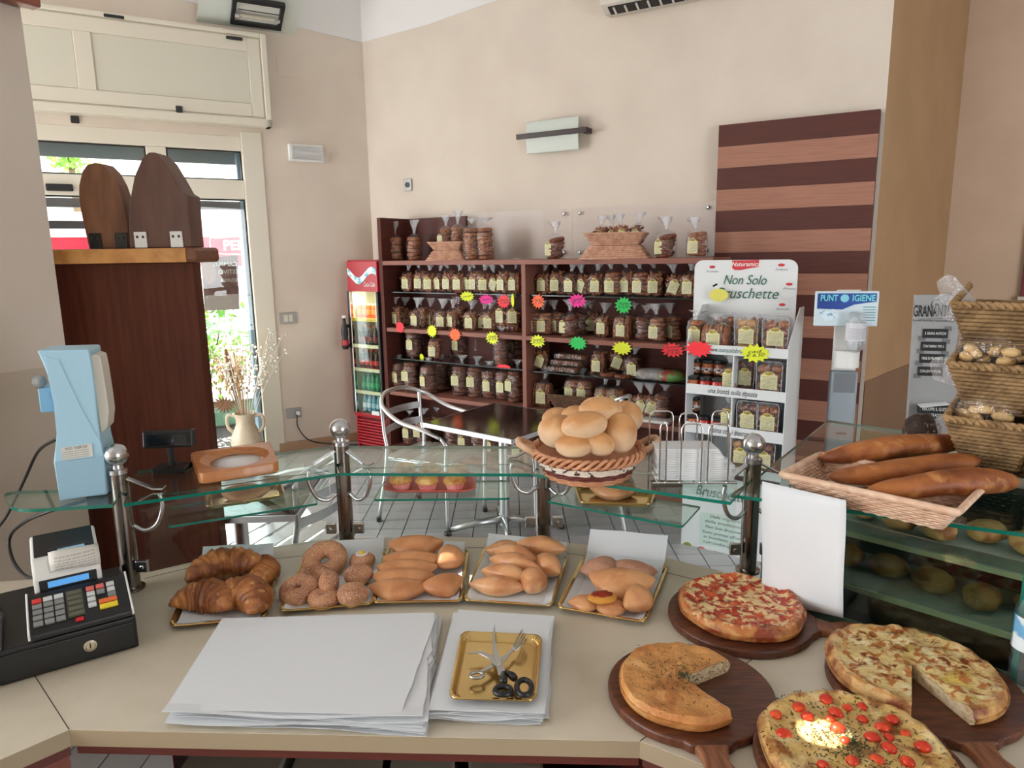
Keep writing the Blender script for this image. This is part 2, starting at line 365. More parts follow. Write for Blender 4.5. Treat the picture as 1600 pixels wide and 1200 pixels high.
# white paint band that rounds up from the corner on both walls, and the low alcove dado, skirting
bm_ = MB(); bm_.slab([wl(0, 3.5, 0.004), wl(1.4, 3.62, 0.004), wl(3.2, 3.86, 0.004), wl(6.4, 4.1, 0.004), wl(6.4, HW, 0.004), wl(0, HW, 0.004)], nL * -0.003); struct(bm_.build('trim_1', paint_white))
bm_ = MB(); bm_.slab([wb(0, 3.5, 0.004), wb(0.7, 3.53, 0.004), wb(1.4, 3.60, 0.004), wb(2.4, 3.78, 0.004), wb(tB, 4.0, 0.004), wb(tB, HW, 0.004), wb(0, HW, 0.004)], nB * -0.003); struct(bm_.build('trim_2', paint_white))
dz = PL(1362, 592, PE, dT).z
bm_ = MB(); bm_.slab([PE + nT * 0.006, IC + nT * 0.006, IC + nT * 0.006 + UP * dz, PE + nT * 0.006 + UP * dz], nT * -0.005); struct(bm_.build('trim_3', dado_brown))
bm_ = MB(); bm_.slab([wl(0, 0, 0.014), wl(0.95, 0, 0.014), wl(0.95, 0.085, 0.014), wl(0, 0.085, 0.014)], nL * -0.014); struct(bm_.build('baseboard_left', beige_trim))
bm_ = MB(); bm_.slab([wb(0, 0, 0.014), wb(tB, 0, 0.014), wb(tB, 0.085, 0.014), wb(0, 0.085, 0.014)], nB * -0.014); struct(bm_.build('baseboard_back', beige_trim))
# near pier at the far left, its dado and the wooden beam that crosses it
PYY = 2.38
E0 = Yp(81, 382, PYY); E0.z = 0; dP = Vector((-0.52, -0.854, 0)).normalized(); nP = Vector((-dP.y, dP.x, 0))
pm = MB(); pm.prism([E0, E0 + dP * 1.1, Vector((-4.6, 1.9, 0)), Vector((-4.6, PYY + 0.06, 0)), E0 + Vector((-0.06, 0.05, 0))], 0, HW); struct(pm.build('wall_pier', paint))
zd = PL(32, 579, E0, dP).z
pm = MB(); pm.slab([E0 + nP * 0.004, E0 + dP * 1.1 + nP * 0.004, E0 + dP * 1.1 + nP * 0.004 + UP * zd, E0 + nP * 0.004 + UP * zd], nP * -0.003); struct(pm.build('trim_4', dado_paint))
zb = PL(20, 11, E0, dP).z
pm = MB(); pm.slab([E0 + Vector((0.03, 0.02, zb)) , E0 + dP * 1.1 + Vector((0, 0, zb)), E0 + dP * 1.1 + Vector((0, 0, zb + 0.2)), E0 + Vector((0.03, 0.02, zb + 0.2))], nP * 0.05); struct(pm.build('trim_5', mat('beam_wood', rgb(150, 88, 66), 0.5, c2=rgb(136, 76, 56), nscale=6, stretch=(8, 1, 8)), bevel=0.006))

# ------------------------------------------------------------------ the tall window
win = bpy.data.objects.new('window_1', None); COL.objects.link(win); win.location = wl(2.0, 0, 0); win['kind'] = 'structure'
def wbar(name, s0, s1, z0, z1, out=-0.02, th=0.07, m=frame_white, parent=win):
    b = MB(); b.slab([wl(s0, z0, out), wl(s1, z0, out), wl(s1, z1, out), wl(s0, z1, out)], nL * -th); return b.build(name, m, parent, bevel=0.006)
wbar('jamb', 0.90, 1.06, 0.02, 2.70, 0.012, 0.10); wbar('jamb', 2.95, 3.05, 0.02, 2.70, 0.012, 0.10)
wbar('head', 1.06, 2.95, 2.55, 2.70); wbar('transom', 1.06, 2.95, 2.17, 2.32, -0.012, 0.085); wbar('sill', 1.06, 2.95, 0.02, 0.10)
sm = (wl(0) - PL(241, 205, CN, dL)).dot(dL)
wbar('mullion', sm - 0.07, sm + 0.07, 2.32, 2.55); wbar('mullion', sm - 0.05, sm + 0.05, 0.10, 2.17)
for a, b, z0, z1 in ((1.06, sm - 0.07, 2.32, 2.55), (sm + 0.07, 2.95, 2.32, 2.55), (1.06, sm - 0.05, 0.10, 2.17), (sm + 0.05, 2.95, 0.10, 2.17)):
    wbar('pane', a, b, z0, z1, -0.05, 0.006, pane_glass)
    for (c, d, e, f) in ((a, b, z0, z0 + 0.012), (a, b, z1 - 0.012, z1), (a, a + 0.012, z0, z1), (b - 0.012, b, z0, z1)): wbar('gasket', c, d, e, f, -0.04, 0.02, black_plastic)
wbar('roller_shutter', 1.0, 3.0, 2.46, 2.66, -0.2, 0.02, mat('grey_shutter', rgb(112, 124, 132), 0.5)); wbar('shutter_guide', 0.99, 1.09, 0.05, 2.6, -0.12, 0.14, mat('blue_grey_metal', rgb(126, 150, 172), 0.4))
wbar('inner_blind', 1.08, 3.0, 2.09, 2.16, -0.12, 0.03, mat('blind_grey', rgb(92, 88, 92), 0.5))
wbar('rail', sm + 0.05, 2.95, 1.93, 1.99, -0.045, 0.02, dark_grey)
for px, py in ((117, 187), (93, 293)):
    q = PL(px, py, CN, dL); s = (wl(0) - q).dot(dL); b = MB(); b.box(wl(s, q.z, 0.0), (0.055 if py < 250 else 0.17, 0.03, 0.05), math.atan2(dL.y, dL.x)); b.build('latch', black_plastic, win, bevel=0.008)
# roller-shutter cassette above the window
cas = thing('shutter_cassette', 'cream lacquered roller shutter box with two sunk panels above the tall window', 'shutter box', wl(2.2, 2.75, 0))
def cbar(name, s0, s1, z0, z1, o0, o1, m=frame_white, bev=0.008):
    b = MB(); b.slab([wl(s0, z0, o1), wl(s1, z0, o1), wl(s1, z1, o1), wl(s0, z1, o1)], nL * -(o1 - o0)); return b.build(name, m, cas, bevel=bev)
cbar('box', 0.84, 3.0, 2.745, 3.415, 0.0, 0.10)
cbar('border', 0.83, 0.875, 2.73, 3.43, 0.0, 0.125); cbar('border', 0.875, 3.0, 3.395, 3.43, 0.0, 0.125); cbar('border', 0.83, 3.0, 2.73, 2.79, 0.0, 0.125)
for s0, s1 in ((0.98, 2.03), (2.15, 3.0)):
    cbar('panel', s0, s1, 2.90, 3.28, 0.095, 0.103, mat('panel_cream', rgb(205, 202, 186), 0.45), 0.002)
for s0, s1, z0, z1 in ((0.885, 0.975, 2.80, 3.385), (2.035, 2.145, 2.895, 3.285), (0.975, 3.0, 2.80, 2.895), (0.975, 3.0, 3.285, 3.385)): cbar('frame_board', s0, s1, z0, z1, 0.09, 0.112, frame_white, 0.004)
for px, py, w in ((280, 171, 0.045), (178, 26, 0.13), (366, 60, 0.12)):
    q = PL(px, py, wl(0, 0, 0.115), dL); b = MB(); b.box(q, (w, 0.03, 0.05 if w < 0.1 else 0.022), math.atan2(dL.y, dL.x)); b.build('latch', black_plastic, cas, bevel=0.006)

# ------------------------------------------------------------------ outside the window
def wo(s, z, d): return wl(s, z, -d)
gm = MB(); gm.box((-6, 12, -0.1), (26, 14, 0.08)); g = gm.build('ground_outside', mat('pale_paving', rgb(214, 210, 200), 0.8, c2=rgb(196, 192, 184), nscale=4)); g['kind'] = 'structure'
aw = thing('awning', 'red awning valance with white lettering outside the window', 'awning', wo(1.6, 2.0, 1.3))
red_cloth = mat('red_awning_cloth', rgb(206, 34, 70), 0.7, c2=rgb(196, 30, 62), nscale=3)
b = MB(); b.slab([wo(0.2, 1.62, 1.15), wo(4.5, 1.62, 1.15), wo(4.5, 1.90, 1.15), wo(0.2, 1.90, 1.15)], nL * -0.012); b.build('valance', red_cloth, aw)
b = MB(); b.slab([wo(0.2, 1.90, 1.15), wo(4.5, 1.90, 1.15), wo(4.5, 2.18, 2.3), wo(0.2, 2.18, 2.3)], UP * -0.012); b.build('canopy', red_cloth, aw)
q = PL(349, 384, wo(0, 0, 1.13), dL)
lettering('PERONI', q + dL * 0.22, dL, UP, 0.13, ink_white, aw, 'lettering', bold=0.02)
b = MB()
qc = q + dL * 0.21; pts = []
for k in range(33):
    a = 2 * PI * k / 32; pts.append(qc + dL * (0.33 * math.cos(a)) + UP * (0.085 * (1 if math.sin(a) > 0 else -1) * abs(math.sin(a)) ** 0.35 + (0.02 if abs(math.cos(a)) > 0.9 else 0)))
b.tube(pts[:-1], 0.004, 5, True); b.build('cartouche', ink_white, aw)
# poster stuck on the outside of the pane, read from behind
pq = [PL(x, y, wl(0, 0, -0.062), dL) for x, y in ((314, 403), (372, 398), (374, 482), (320, 486))]
post = thing('poster', 'dark red summer camp poster stuck on the window pane, seen from behind', 'poster', (pq[2] + pq[3]) / 2)
b = MB(); b.slab(pq, nL * -0.002); b.build('sheet', mat('poster_print', rgb(150, 110, 104), 0.6, c2=rgb(96, 60, 60), nscale=5, contrast=(0.4, 0.6)), post)
b = MB(); b.slab([PL(x, y, wl(0, 0, -0.060), dL) for x, y in ((319, 462), (374, 459), (374, 483), (320, 486))], nL * -0.002); b.build('footer', mat('poster_footer', rgb(190, 170, 165), 0.6), post)
for (x, y, t, h) in ((352, 413, 'CAMPUS', 0.055), (357, 425, 'ESTIVO', 0.055), (358, 438, 'SCUOLA', 0.04)):
    lettering(t, PL(x, y, wl(0, 0, -0.058), dL), -dL, UP, h * 0.9, ink_white, post, 'lettering')
b = MB(); b.blob(PL(326, 425, wl(0, 0, -0.060), dL), (0.055, 0.002, 0.10), math.atan2(dL.y, dL.x)); b.build('portrait', mat('poster_face', rgb(176, 132, 116), 0.6), post)
leafm = [mat('leaf_bright', rgb(120, 178, 62), 0.55), mat('leaf_mid', rgb(84, 146, 58), 0.55)]
hc = wo(1.55, 0.9, 1.45)
bush = thing('bush', 'bright green leafy bush in a planter outside the window', 'bush', hc)
def leaf_cloud(mb, c, rad, n, size, seed):
    rnd = random.Random(seed)
    for _ in range(n):
        p = Vector((rnd.gauss(0, 0.5) * rad[0], rnd.gauss(0, 0.5) * rad[1], rnd.gauss(0, 0.5) * rad[2])) + c
        d = Vector((rnd.uniform(-1, 1), rnd.uniform(-1, 1), rnd.uniform(-0.3, 1))).normalized(); w = d.orthogonal().normalized(); s = size * rnd.uniform(0.6, 1.3)
        v = mb.verts([p, p + d * s * 0.5 + w * s * 0.25, p + d * s, p + d * s * 0.5 - w * s * 0.25]); mb.face(v)
for k in range(2):
    b = MB(); leaf_cloud(b, hc, (0.7, 0.3, 0.42), 700, 0.085, k); b.build('foliage', leafm[k], bush, kind='stuff', recalc=False)
for k in range(5):
    b = MB(); b.tube([hc + Vector((0.12 * k - 0.25, 0, -0.6)), hc + Vector((0.2 * k - 0.4, 0.05, 0.1))], 0.01, 6); b.build('stem', mat('twig', rgb(96, 80, 58), 0.8), bush)
pl = thing('planter', 'green rectangular planter under the bush outside the window', 'planter', wo(1.55, 0, 1.45))
b = MB(); b.box(wo(1.55, 0.14, 1.45), (1.5, 0.4, 0.24), math.atan2(dL.y, dL.x)); b.build('trough', mat('green_planter', rgb(66, 110, 92), 0.5), pl, bevel=0.02)
b = MB(); b.box(wo(1.55, 0.265, 1.45), (1.54, 0.44, 0.03), math.atan2(dL.y, dL.x)); b.build('rim', mat('planter_rim', rgb(48, 62, 56), 0.6), pl)
hz = MB(); hz.box(wo(4.5, 2.0, 9), (16, 0.4, 3.2), math.atan2(dL.y, dL.x)); fa = hz.build('facade_outside', mat('white_render', rgb(235, 233, 228), 0.8)); fa['kind'] = 'structure'
tr = thing('street_tree', 'pale green tree across the street seen through the upper pane', 'tree', wo(5.3, 0, 6.0))
b = MB(); leaf_cloud(b, PL(110, 246, wl(0, 0, -6.0), dL), (0.22, 0.22, 0.25), 260, 0.12, 5); b.build('crown', leafm[0], tr, kind='stuff', recalc=False)
b = MB(); p = PL(110, 246, wl(0, 0, -6.0), dL); b.tube([(p.x, p.y, 0), p], [0.09, 0.04], 8); b.build('trunk', mat('twig', (0, 0, 0, 1)), tr)

# ------------------------------------------------------------------ fittings on the walls
def wall_plate(name, label, cat, p, d, n, w, h, m, parts):
    t = thing(name, label, cat, p, math.atan2(d.y, d.x))
    b = MB(); b.box((0, -0.006, 0), (w, 0.012, h)); b.build('plate', m, t, local=True, bevel=0.003); parts(t); return t
ivory = mat('ivory_plastic', rgb(206, 200, 182), 0.4); steel_plate = mat('steel_plate', rgb(150, 148, 144), 0.35, 0.4)
def sw(t):
    for x in (-0.02, 0.02):
        b = MB(); b.box((x, -0.014, 0), (0.034, 0.01, 0.06)); b.build('rocker', ivory, t, local=True, bevel=0.002)
wall_plate('light_switch', 'ivory two rocker light switch on the wall right of the window', 'switch', PL(450, 497, wl(0, 0, 0.001), dL), dL, nL, 0.14, 0.095, steel_plate, sw)
def so(t):
    b = MB(); b.lathe([(0.024, 0.0), (0.024, 0.004), (0.02, 0.004), (0.019, 0.001)], 20, (0.03, -0.012, 0), Matrix.Rotation(PI / 2, 3, 'X')); b.build('outlet', dark_grey, t, local=True)
    b = MB(); b.lathe([(0.02, 0), (0.02, 0.03), (0.012, 0.04)], 16, (0.03, -0.014, 0), Matrix.Rotation(PI / 2, 3, 'X')); b.build('plug', white_plastic, t, local=True)
sk = wall_plate('wall_socket', 'grey wall socket with a white plug low on the wall beside the vase', 'socket', PL(459, 645, wl(0, 0, 0.001), dL), dL, nL, 0.13, 0.09, steel_plate, so)
pa = PL(464, 648, wl(0, 0, 0.05), dL)
b = MB(); b.tube(smooth_path([pa, PL(466, 668, wl(0, 0, 0.07), dL), PL(484, 688, wl(0, 0, 0.09), dL), Z(520, 694, 0.02), Z(560, 695, 0.012)]), 0.006, 6)
tag(b.build('power_cord', dark_grey, smooth=True), 'thin grey power cord running from the low wall socket to the fridge', 'cord')
def so2(t):
    b = MB(); b.lathe([(0.022, 0.0), (0.022, 0.006), (0.017, 0.006), (0.016, 0.002)], 20, (0, -0.012, 0), Matrix.Rotation(PI / 2, 3, 'X')); b.build('outlet', black_plastic, t, local=True)
wall_plate('wall_socket', 'small grey wall socket high on the back wall above the shelf unit', 'socket', PL(638, 289, wb(0, 0, 0.001), dB), dB, nB, 0.085, 0.10, steel_plate, so2)
hp = [PL(x, y, wl(0, 0, 0.004), dL) for x, y in ((432, 88), (470, 93), (471, 123), (434, 119))]
tag(MB().slab(hp, nL * -0.004).build('wall_hatch', paint, bevel=0.001), 'faint square painted-over hatch on the wall beside the shutter box', 'hatch')
el = thing('emergency_light', 'small white emergency light with ribbed clear cover on the wall right of the window', 'lamp', PL(477, 240, wl(0, 0, 0.0), dL), math.atan2(dL.y, dL.x))
b = MB(); b.box((0, -0.02, 0), (0.29, 0.04, 0.14)); b.build('body', white_plastic, el, local=True, bevel=0.01)
b = MB(); b.loft([[Vector((x, -0.04 - 0.035 * math.sin(a), 0.055 * math.cos(a))) for a in [PI * k / 10 for k in range(11)]] for x in (-0.125, 0.125)]); b.build('cover', mat_glass('ribbed_cover', (0.9, 0.9, 0.88, 1), 1, 0.15, base=0.1, haze=0.35), el, local=True)
b = MB(); b.tube([(-0.1, -0.045, 0.0), (0.1, -0.045, 0.0)], 0.008, 8); b.build('lamp_tube', white_plastic, el, local=True)

# wall lamp with a frosted plate and dark bar on the back wall
sc = thing('wall_sconce', 'frosted glass wall sconce with dark wooden bar on the back wall', 'wall lamp', PL(870, 214, wb(0, 0, 0.0), dB), math.atan2(dB.y, dB.x))
scw = (PL(925, 206, wb(0, 0, 0.07), dB) - PL(815, 218, wb(0, 0, 0.07), dB)).length
frost = mat('frosted_glass', rgb(196, 202, 194), 0.4, spec=0.5)
b = MB(); b.box((0, -0.03, 0.0), (0.3, 0.06, 0.10)); b.build('mount', white_plastic, sc, local=True, bevel=0.004)
b = MB(); b.loft([[Vector((x, -0.075 - 0.012 * math.cos(a), 0.115 * math.sin(a))) for a in [-PI / 2 + PI * k / 10 for k in range(11)]] + [Vector((x, -0.069 - 0.012 * math.cos(a), 0.115 * math.sin(a))) for a in [PI / 2 - PI * k / 10 for k in range(11)]] for x in (-0.215, 0.215)]); b.build('diffuser', frost, sc, local=True)
b = MB(); b.box((0, -0.10, 0.012), (scw, 0.022, 0.036)); b.build('bar', mat('wenge', rgb(48, 34, 32), 0.4), sc, local=True, bevel=0.003)
b = MB(); b.box((scw / 2 - 0.02, -0.06, 0.012), (0.04, 0.10, 0.036)); b.build('bar_return', mat('wenge', (0, 0, 0, 1)), sc, local=True)
# halogen wall lamp above the shutter box
hq = PL(388, 22, wl(0, 0, 0.10), dL); ha = thing('wall_lamp', 'halogen wall lamp on a curved frosted plate above the shutter box', 'wall lamp', wl((wl(0) - hq).dot(dL), hq.z, 0), math.atan2(dL.y, dL.x))
lw = (PL(462, 40, wl(0, 0, 0.08), dL) - PL(306, 10, wl(0, 0, 0.08), dL)).length
b = MB(); b.loft([[Vector((x, -.02, -.085)), Vector((x, -.10, -.060)), Vector((x, -.20, .0)), Vector((x, -.29, .085)), Vector((x, -.34, .19)), Vector((x, -.332, .195)), Vector((x, -.282, .092)), Vector((x, -.195, .009)), Vector((x, -.097, -.05)), Vector((x, -.02, -.076))] for x in (-lw / 2, lw / 2)]); b.build('diffuser', frost, ha, local=True, smooth='auto')
TH_ = math.radians(32); vv = Vector((0, -math.cos(TH_), math.sin(TH_))); vn = Vector((0, -math.sin(TH_), -math.cos(TH_))); RT = Matrix.Rotation(-TH_, 3, 'X'); v0 = Vector((0.05, -.045, -.085))
def lampbox(name, x, v, n, w, d, h, m, bev=.002):
    b = MB(); b.box(v0 + Vector((x, 0, 0)) + vv * v + vn * n, (w, d, h), RT); return b.build(name, m, ha, local=True, bevel=bev)
for x, v, w, d in ((0, .06, .38, .03), (0, .27, .38, .03), (-.175, .165, .03, .22), (.175, .165, .03, .22)): lampbox('frame_bar', x, v, .02, w, d, .04, black_plastic)
lampbox('reflector', 0, .165, .012, .34, .20, .008, mat('reflector_white', rgb(205, 205, 198), 0.25))
b = MB(); b.tube([v0 + vv * .14 + vn * .035 + Vector((-.13, 0, 0)), v0 + vv * .14 + vn * .035 + Vector((.13, 0, 0))], 0.014, 10); b.build('halogen_tube', mat('tube_glass', rgb(190, 185, 165), 0.2), ha, local=True)
for x in (-0.15, 0.15): lampbox('lamp_holder', x, .14, .035, .035, .035, .03, chrome, .004)
for v in (.10, .20): 
    b = MB(); b.tube([v0 + vv * v + vn * .045 + Vector((-.15, 0, 0)), v0 + vv * v + vn * .045 + Vector((.15, 0, 0))], 0.004, 6); b.build('guard_wire', black_plastic, ha, local=True)
# air conditioner high on the back wall
aq = PL(938, 17, wb(0, 0, 0.18), dB); ac = thing('air_conditioner', 'white air conditioner with dark outlet slats at the top of the back wall', 'air conditioner', wb((aq - CN).dot(dB), aq.z, 0), math.atan2(dB.y, dB.x))
b = MB(); b.loft([[Vector((x, y, z)) for y, z in ((0, 0.0), (-0.10, -0.012), (-0.19, 0.03), (-0.21, 0.1), (-0.21, 0.30), (0, 0.30))] for x in (0.0, 0.85)]); b.build('body', mat('ac_white', rgb(206, 200, 190), 0.4), ac, local=True, bevel=0.012)
b = MB(); b.box((0.42, -0.135, 0.008), (0.74, 0.07, 0.02), Matrix.Rotation(math.radians(-25), 3, 'X')); b.build('outlet', black_plastic, ac, local=True)
for k in range(9):
    b = MB(); b.box((0.09 + 0.08 * k, -0.138, -0.002), (0.012, 0.06, 0.012), Matrix.Rotation(math.radians(-25), 3, 'X')); b.build('slat', mat('ac_white', (0, 0, 0, 1)), ac, local=True)
# clear screen screwed to the wall behind the shelf top
for a, bb, lab in (((690, 340), (893, 327), 'clear acrylic wall guard behind the baskets, left sheet'), ((897, 327), (1121, 312), 'clear acrylic wall guard behind the bags, right sheet')):
    p0 = PL(*a, wb(0, 0, 0.012), dB); p1 = PL(*bb, wb(0, 0, 0.012), dB); p0.z = p1.z = 2.03
    t = thing('wall_guard', lab, 'acrylic sheet', Vector((p0.x, p0.y, 1.66)))
    s = MB(); s.slab([Vector((p0.x, p0.y, 1.62)), Vector((p1.x, p1.y, 1.62)), p1, p0], nB * -0.005); s.build('sheet', mat_glass('acrylic', (0.99, 0.985, 0.99, 1), 0.12, 0.03, base=0.0, haze=0.07, hazec=(0.95, 0.93, 0.95, 1)), t)
    L_ = (p1 - p0).length
    for u in (0.05, L_ - 0.06):
        for z in (1.99, 1.70):
            r = MB(); r.lathe([(0.0, 0), (0.013, 0.002), (0.013, 0.012), (0.006, 0.018)], 12, p0 + dB * u + Vector((0, 0, z - 2.03)) + nB * 0.0, Matrix.Rotation(math.atan2(dB.y, dB.x), 3, 'Z') @ Matrix.Rotation(PI / 2, 3, 'X')); r.build('screw', steel, t)
# striped panel on the back wall
q0 = PL(1124, 195, wb(0, 0, 0.09), dB); q1 = PL(1376, 172, wb(0, 0, 0.09), dB); zt = (q0.z + q1.z) / 2
pn = thing('striped_panel', 'floor to head height wall panel in dark and light brown wood stripes', 'wall panel', Vector((q0.x, q0.y, 0)))
b = MB(); b.slab([Vector((q0.x, q0.y, 0)), Vector((q1.x, q1.y, 0)), Vector((q1.x, q1.y, zt)), Vector((q0.x, q0.y, zt))], nB * -0.088); b.build('carcass', lam_dark, pn)
hs = [PL(1124, y, wb(0, 0, 0.09), dB).z for y in (195, 229, 263, 296, 329, 361, 394)]
st = (hs[0] - hs[-1]) / 6; z = zt; k = 0; wd = (q1 - q0); wd.z = 0
while z > 0.02:
    z2 = max(0.0, z - st); g = Vector((q0.x, q0.y, 0)); b = MB()
    b.slab([g + UP * (z2 + 0.0015) + nB * 0.008, g + wd + UP * (z2 + 0.0015) + nB * 0.008, g + wd + UP * z + nB * 0.008, g + UP * z + nB * 0.008], nB * -0.009)
    b.build('board', lam_dark if k % 2 == 0 else lam_light, pn); z = z2; k += 1
# ------------------------------------------------------------------ long shelf unit
dS = Vector((0.834, -0.552, 0)).normalized(); nS = Vector((dS.y, -dS.x, 0)); S0 = Vector((-1.088, 5.91, 0)); rS = math.atan2(dS.y, dS.x)
def ws(t, z=0.0, dep=0.0): return S0 + dS * t - nS * dep + UP * z
def on_shelf(px, dep, z):
    """Point on a shelf board of height z, dep behind the front edge, in the column of photo pixel px."""
    q = PL(px, 500, ws(0, 0, dep), dS); q = ws((q - S0).dot(dS), z, dep); return q
SL, SD = 2.81, 0.36
ZT, ZM, ZL, ZB = 1.655, 1.10, 0.555, 0.07
ZG1 = PL(800, 460, ws(0, 0, 0.05), dS).z; ZG2 = PL(760, 571, ws(0, 0, 0.08), dS).z; ZG2R = PL(960, 590, ws(0, 0, 0.08), dS).z
su = thing('shelf_unit', 'long reddish brown bakery shelf unit filled with bagged biscuits', 'shelf unit', ws(0))
def sbox(name, t0, t1, z0, z1, d0, d1, m, bev=0.002):
    b = MB(); b.slab([ws(t0, z0, d0), ws(t1, z0, d0), ws(t1, z1, d0), ws(t0, z1, d0)], -nS * (d1 - d0)); return b.build(name, m, su, bevel=bev)
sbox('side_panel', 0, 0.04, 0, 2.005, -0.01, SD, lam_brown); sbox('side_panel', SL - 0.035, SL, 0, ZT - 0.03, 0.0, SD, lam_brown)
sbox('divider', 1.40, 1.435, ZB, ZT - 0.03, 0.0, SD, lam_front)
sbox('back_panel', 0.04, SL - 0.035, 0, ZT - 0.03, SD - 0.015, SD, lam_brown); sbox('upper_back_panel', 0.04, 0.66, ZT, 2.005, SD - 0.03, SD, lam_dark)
for z, nm in ((ZT, 'top_board'), (ZM, 'shelf_board'), (ZL, 'shelf_board'), (ZB, 'bottom_board')):
    if nm == 'top_board': sbox(nm, 0.04, SL, z - 0.035, z, -0.01, SD + 0.0, lam_front)
    else:
        sbox(nm, 0.04, 1.40, z - 0.032, z, 0.0, SD, lam_front); sbox(nm, 1.435, SL - 0.035, z - 0.032, z, 0.0, SD, lam_front)
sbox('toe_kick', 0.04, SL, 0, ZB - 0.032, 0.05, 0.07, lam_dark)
smoke = mat_glass('smoked_shelf', (0.55, 0.6, 0.58, 1), 1.0)
for t0, t1, z in ((0.04, 1.40, ZG1), (1.435, SL - 0.035, ZG1), (0.04, 1.40, ZG2), (1.435, SL - 0.035, ZG2R)):
    sbox('glass_shelf', t0, t1, z - 0.008, z, 0.05, SD - 0.02, smoke, 0); sbox('glass_shelf_edge', t0, t1, z - 0.008, z, 0.047, 0.0495, mat('dark_glass_edge', rgb(28, 40, 38), 0.15), 0)

# ------------------------------------------------------------------ cellophane bags
cello = mat_glass('cellophane', (0.96, 0.96, 0.97, 1), 0.9, 0.12, 1.4, bump=1.0, bscale=28, base=0.02, haze=0.015)
cello_neck = mat_glass('cellophane_neck', (0.86, 0.86, 0.88, 1), 1.0, 0.18, 1.45, bump=1.0, bscale=45, base=0.06, haze=0.20)
bis = [mat_blend('biscuit_brown', [(rgb(164, 98, 56),), (rgb(112, 60, 34), 60, 0.4, 0.62, 3), (rgb(180, 134, 92), 40, 0.58, 0.7, 2)], 0.6, 0.4, 120),
       mat_blend('biscuit_dark', [(rgb(128, 72, 46),), (rgb(80, 42, 28), 60, 0.4, 0.62, 3), (rgb(142, 94, 66), 40, 0.58, 0.7, 2)], 0.6, 0.4, 120),
       mat_blend('biscuit_golden', [(rgb(190, 142, 84),), (rgb(158, 108, 60), 50, 0.45, 0.65, 3), (rgb(212, 172, 112), 40, 0.58, 0.7, 2)], 0.6, 0.3, 120)]
label_m = mat_print('bag_label', rgb(214, 209, 160), rgb(96, 92, 60), 13, 0.55, y0=0.08, y1=0.72); label_top = mat('label_gold', rgb(186, 160, 48), 0.5, c2=rgb(120, 100, 40), nscale=70)
def label_shape(b, w, h, y, z0, tilt=0.0, x=0.0, sag=0.0):
    R = Matrix.Rotation(tilt, 3, 'Y'); c = Vector((x, y, z0 + h / 2))
    pts = [(-w / 2, -h / 2), (w / 2, -h / 2), (w / 2, h * 0.30), (w * 0.34, h * 0.34), (w * 0.28, h * 0.43), (w * 0.14, h * 0.49), (0, h * 0.51), (-w * 0.14, h * 0.49), (-w * 0.28, h * 0.43), (-w * 0.34, h * 0.34), (-w / 2, h * 0.30)]
    P = [c + R @ Vector((p[0], 0.25 * p[0] * p[0] / max(w, .01), p[1])) for p in pts]
    b.slab(P, (0, 0.0012, 0))
def emblem(b, w, h, y, z0, tilt=0.0, x=0.0):
    R = Matrix.Rotation(tilt, 3, 'Y'); c = Vector((x, y - 0.0006, z0 + h / 2))
    b.slab([c + R @ Vector((w * 0.26 * math.cos(2 * PI * k / 14), 0, h * 0.385 + h * 0.085 * math.sin(2 * PI * k / 14))) for k in range(14)], (0, 0.001, 0))
def cello_wrap(b, b2, w, d, h, neck, seed, sq=3.5, lean=0.0, flare=0.046):
    n = 22
    def ring(z, rx, ry, e, ruf, ox=0.0, oy=0.0):
        out = []
        for j in range(n):
            a = 2 * PI * j / n; ca, sa = math.cos(a), math.sin(a); k = (abs(ca) ** e + abs(sa) ** e) ** (-1 / e)
            k *= 1 + ruf * noise.noise(Vector((ca * 2.2, sa * 2.2, z * 14 + seed * 3.7)))
            out.append(Vector((ox + rx * k * ca, oy + ry * k * sa, z)))
        return out
    b.loft([ring(0.0, w * 0.44, d * 0.44, sq, .03), ring(0.008, w * 0.5, d * 0.5, sq, .05), ring(h * 0.35, w * 0.51, d * 0.52, sq, .07), ring(h * 0.7, w * 0.5, d * 0.5, sq, .09), ring(h * 0.95, w * 0.44, d * 0.42, 2.6, .15),
            ring(h * 1.05, w * 0.28, d * 0.26, 2, .3, lean * 0.2), ring(h * 1.12, 0.012, 0.010, 2, .2, lean * 0.4)], cap=False)
    z0 = h * 1.12
    b2.loft([ring(z0, 0.011, 0.009, 2, .2, lean * 0.4), ring(z0 + neck * 0.3, 0.015, 0.009, 2, .5, lean * 0.6), ring(z0 + neck * 0.7, flare * 0.75, 0.012, 2, .8, lean * 0.85), ring(z0 + neck, flare, 0.016, 2, 1.0, lean)], cap=False)
GRP_BAG = 'cellophane bags of baked goods'
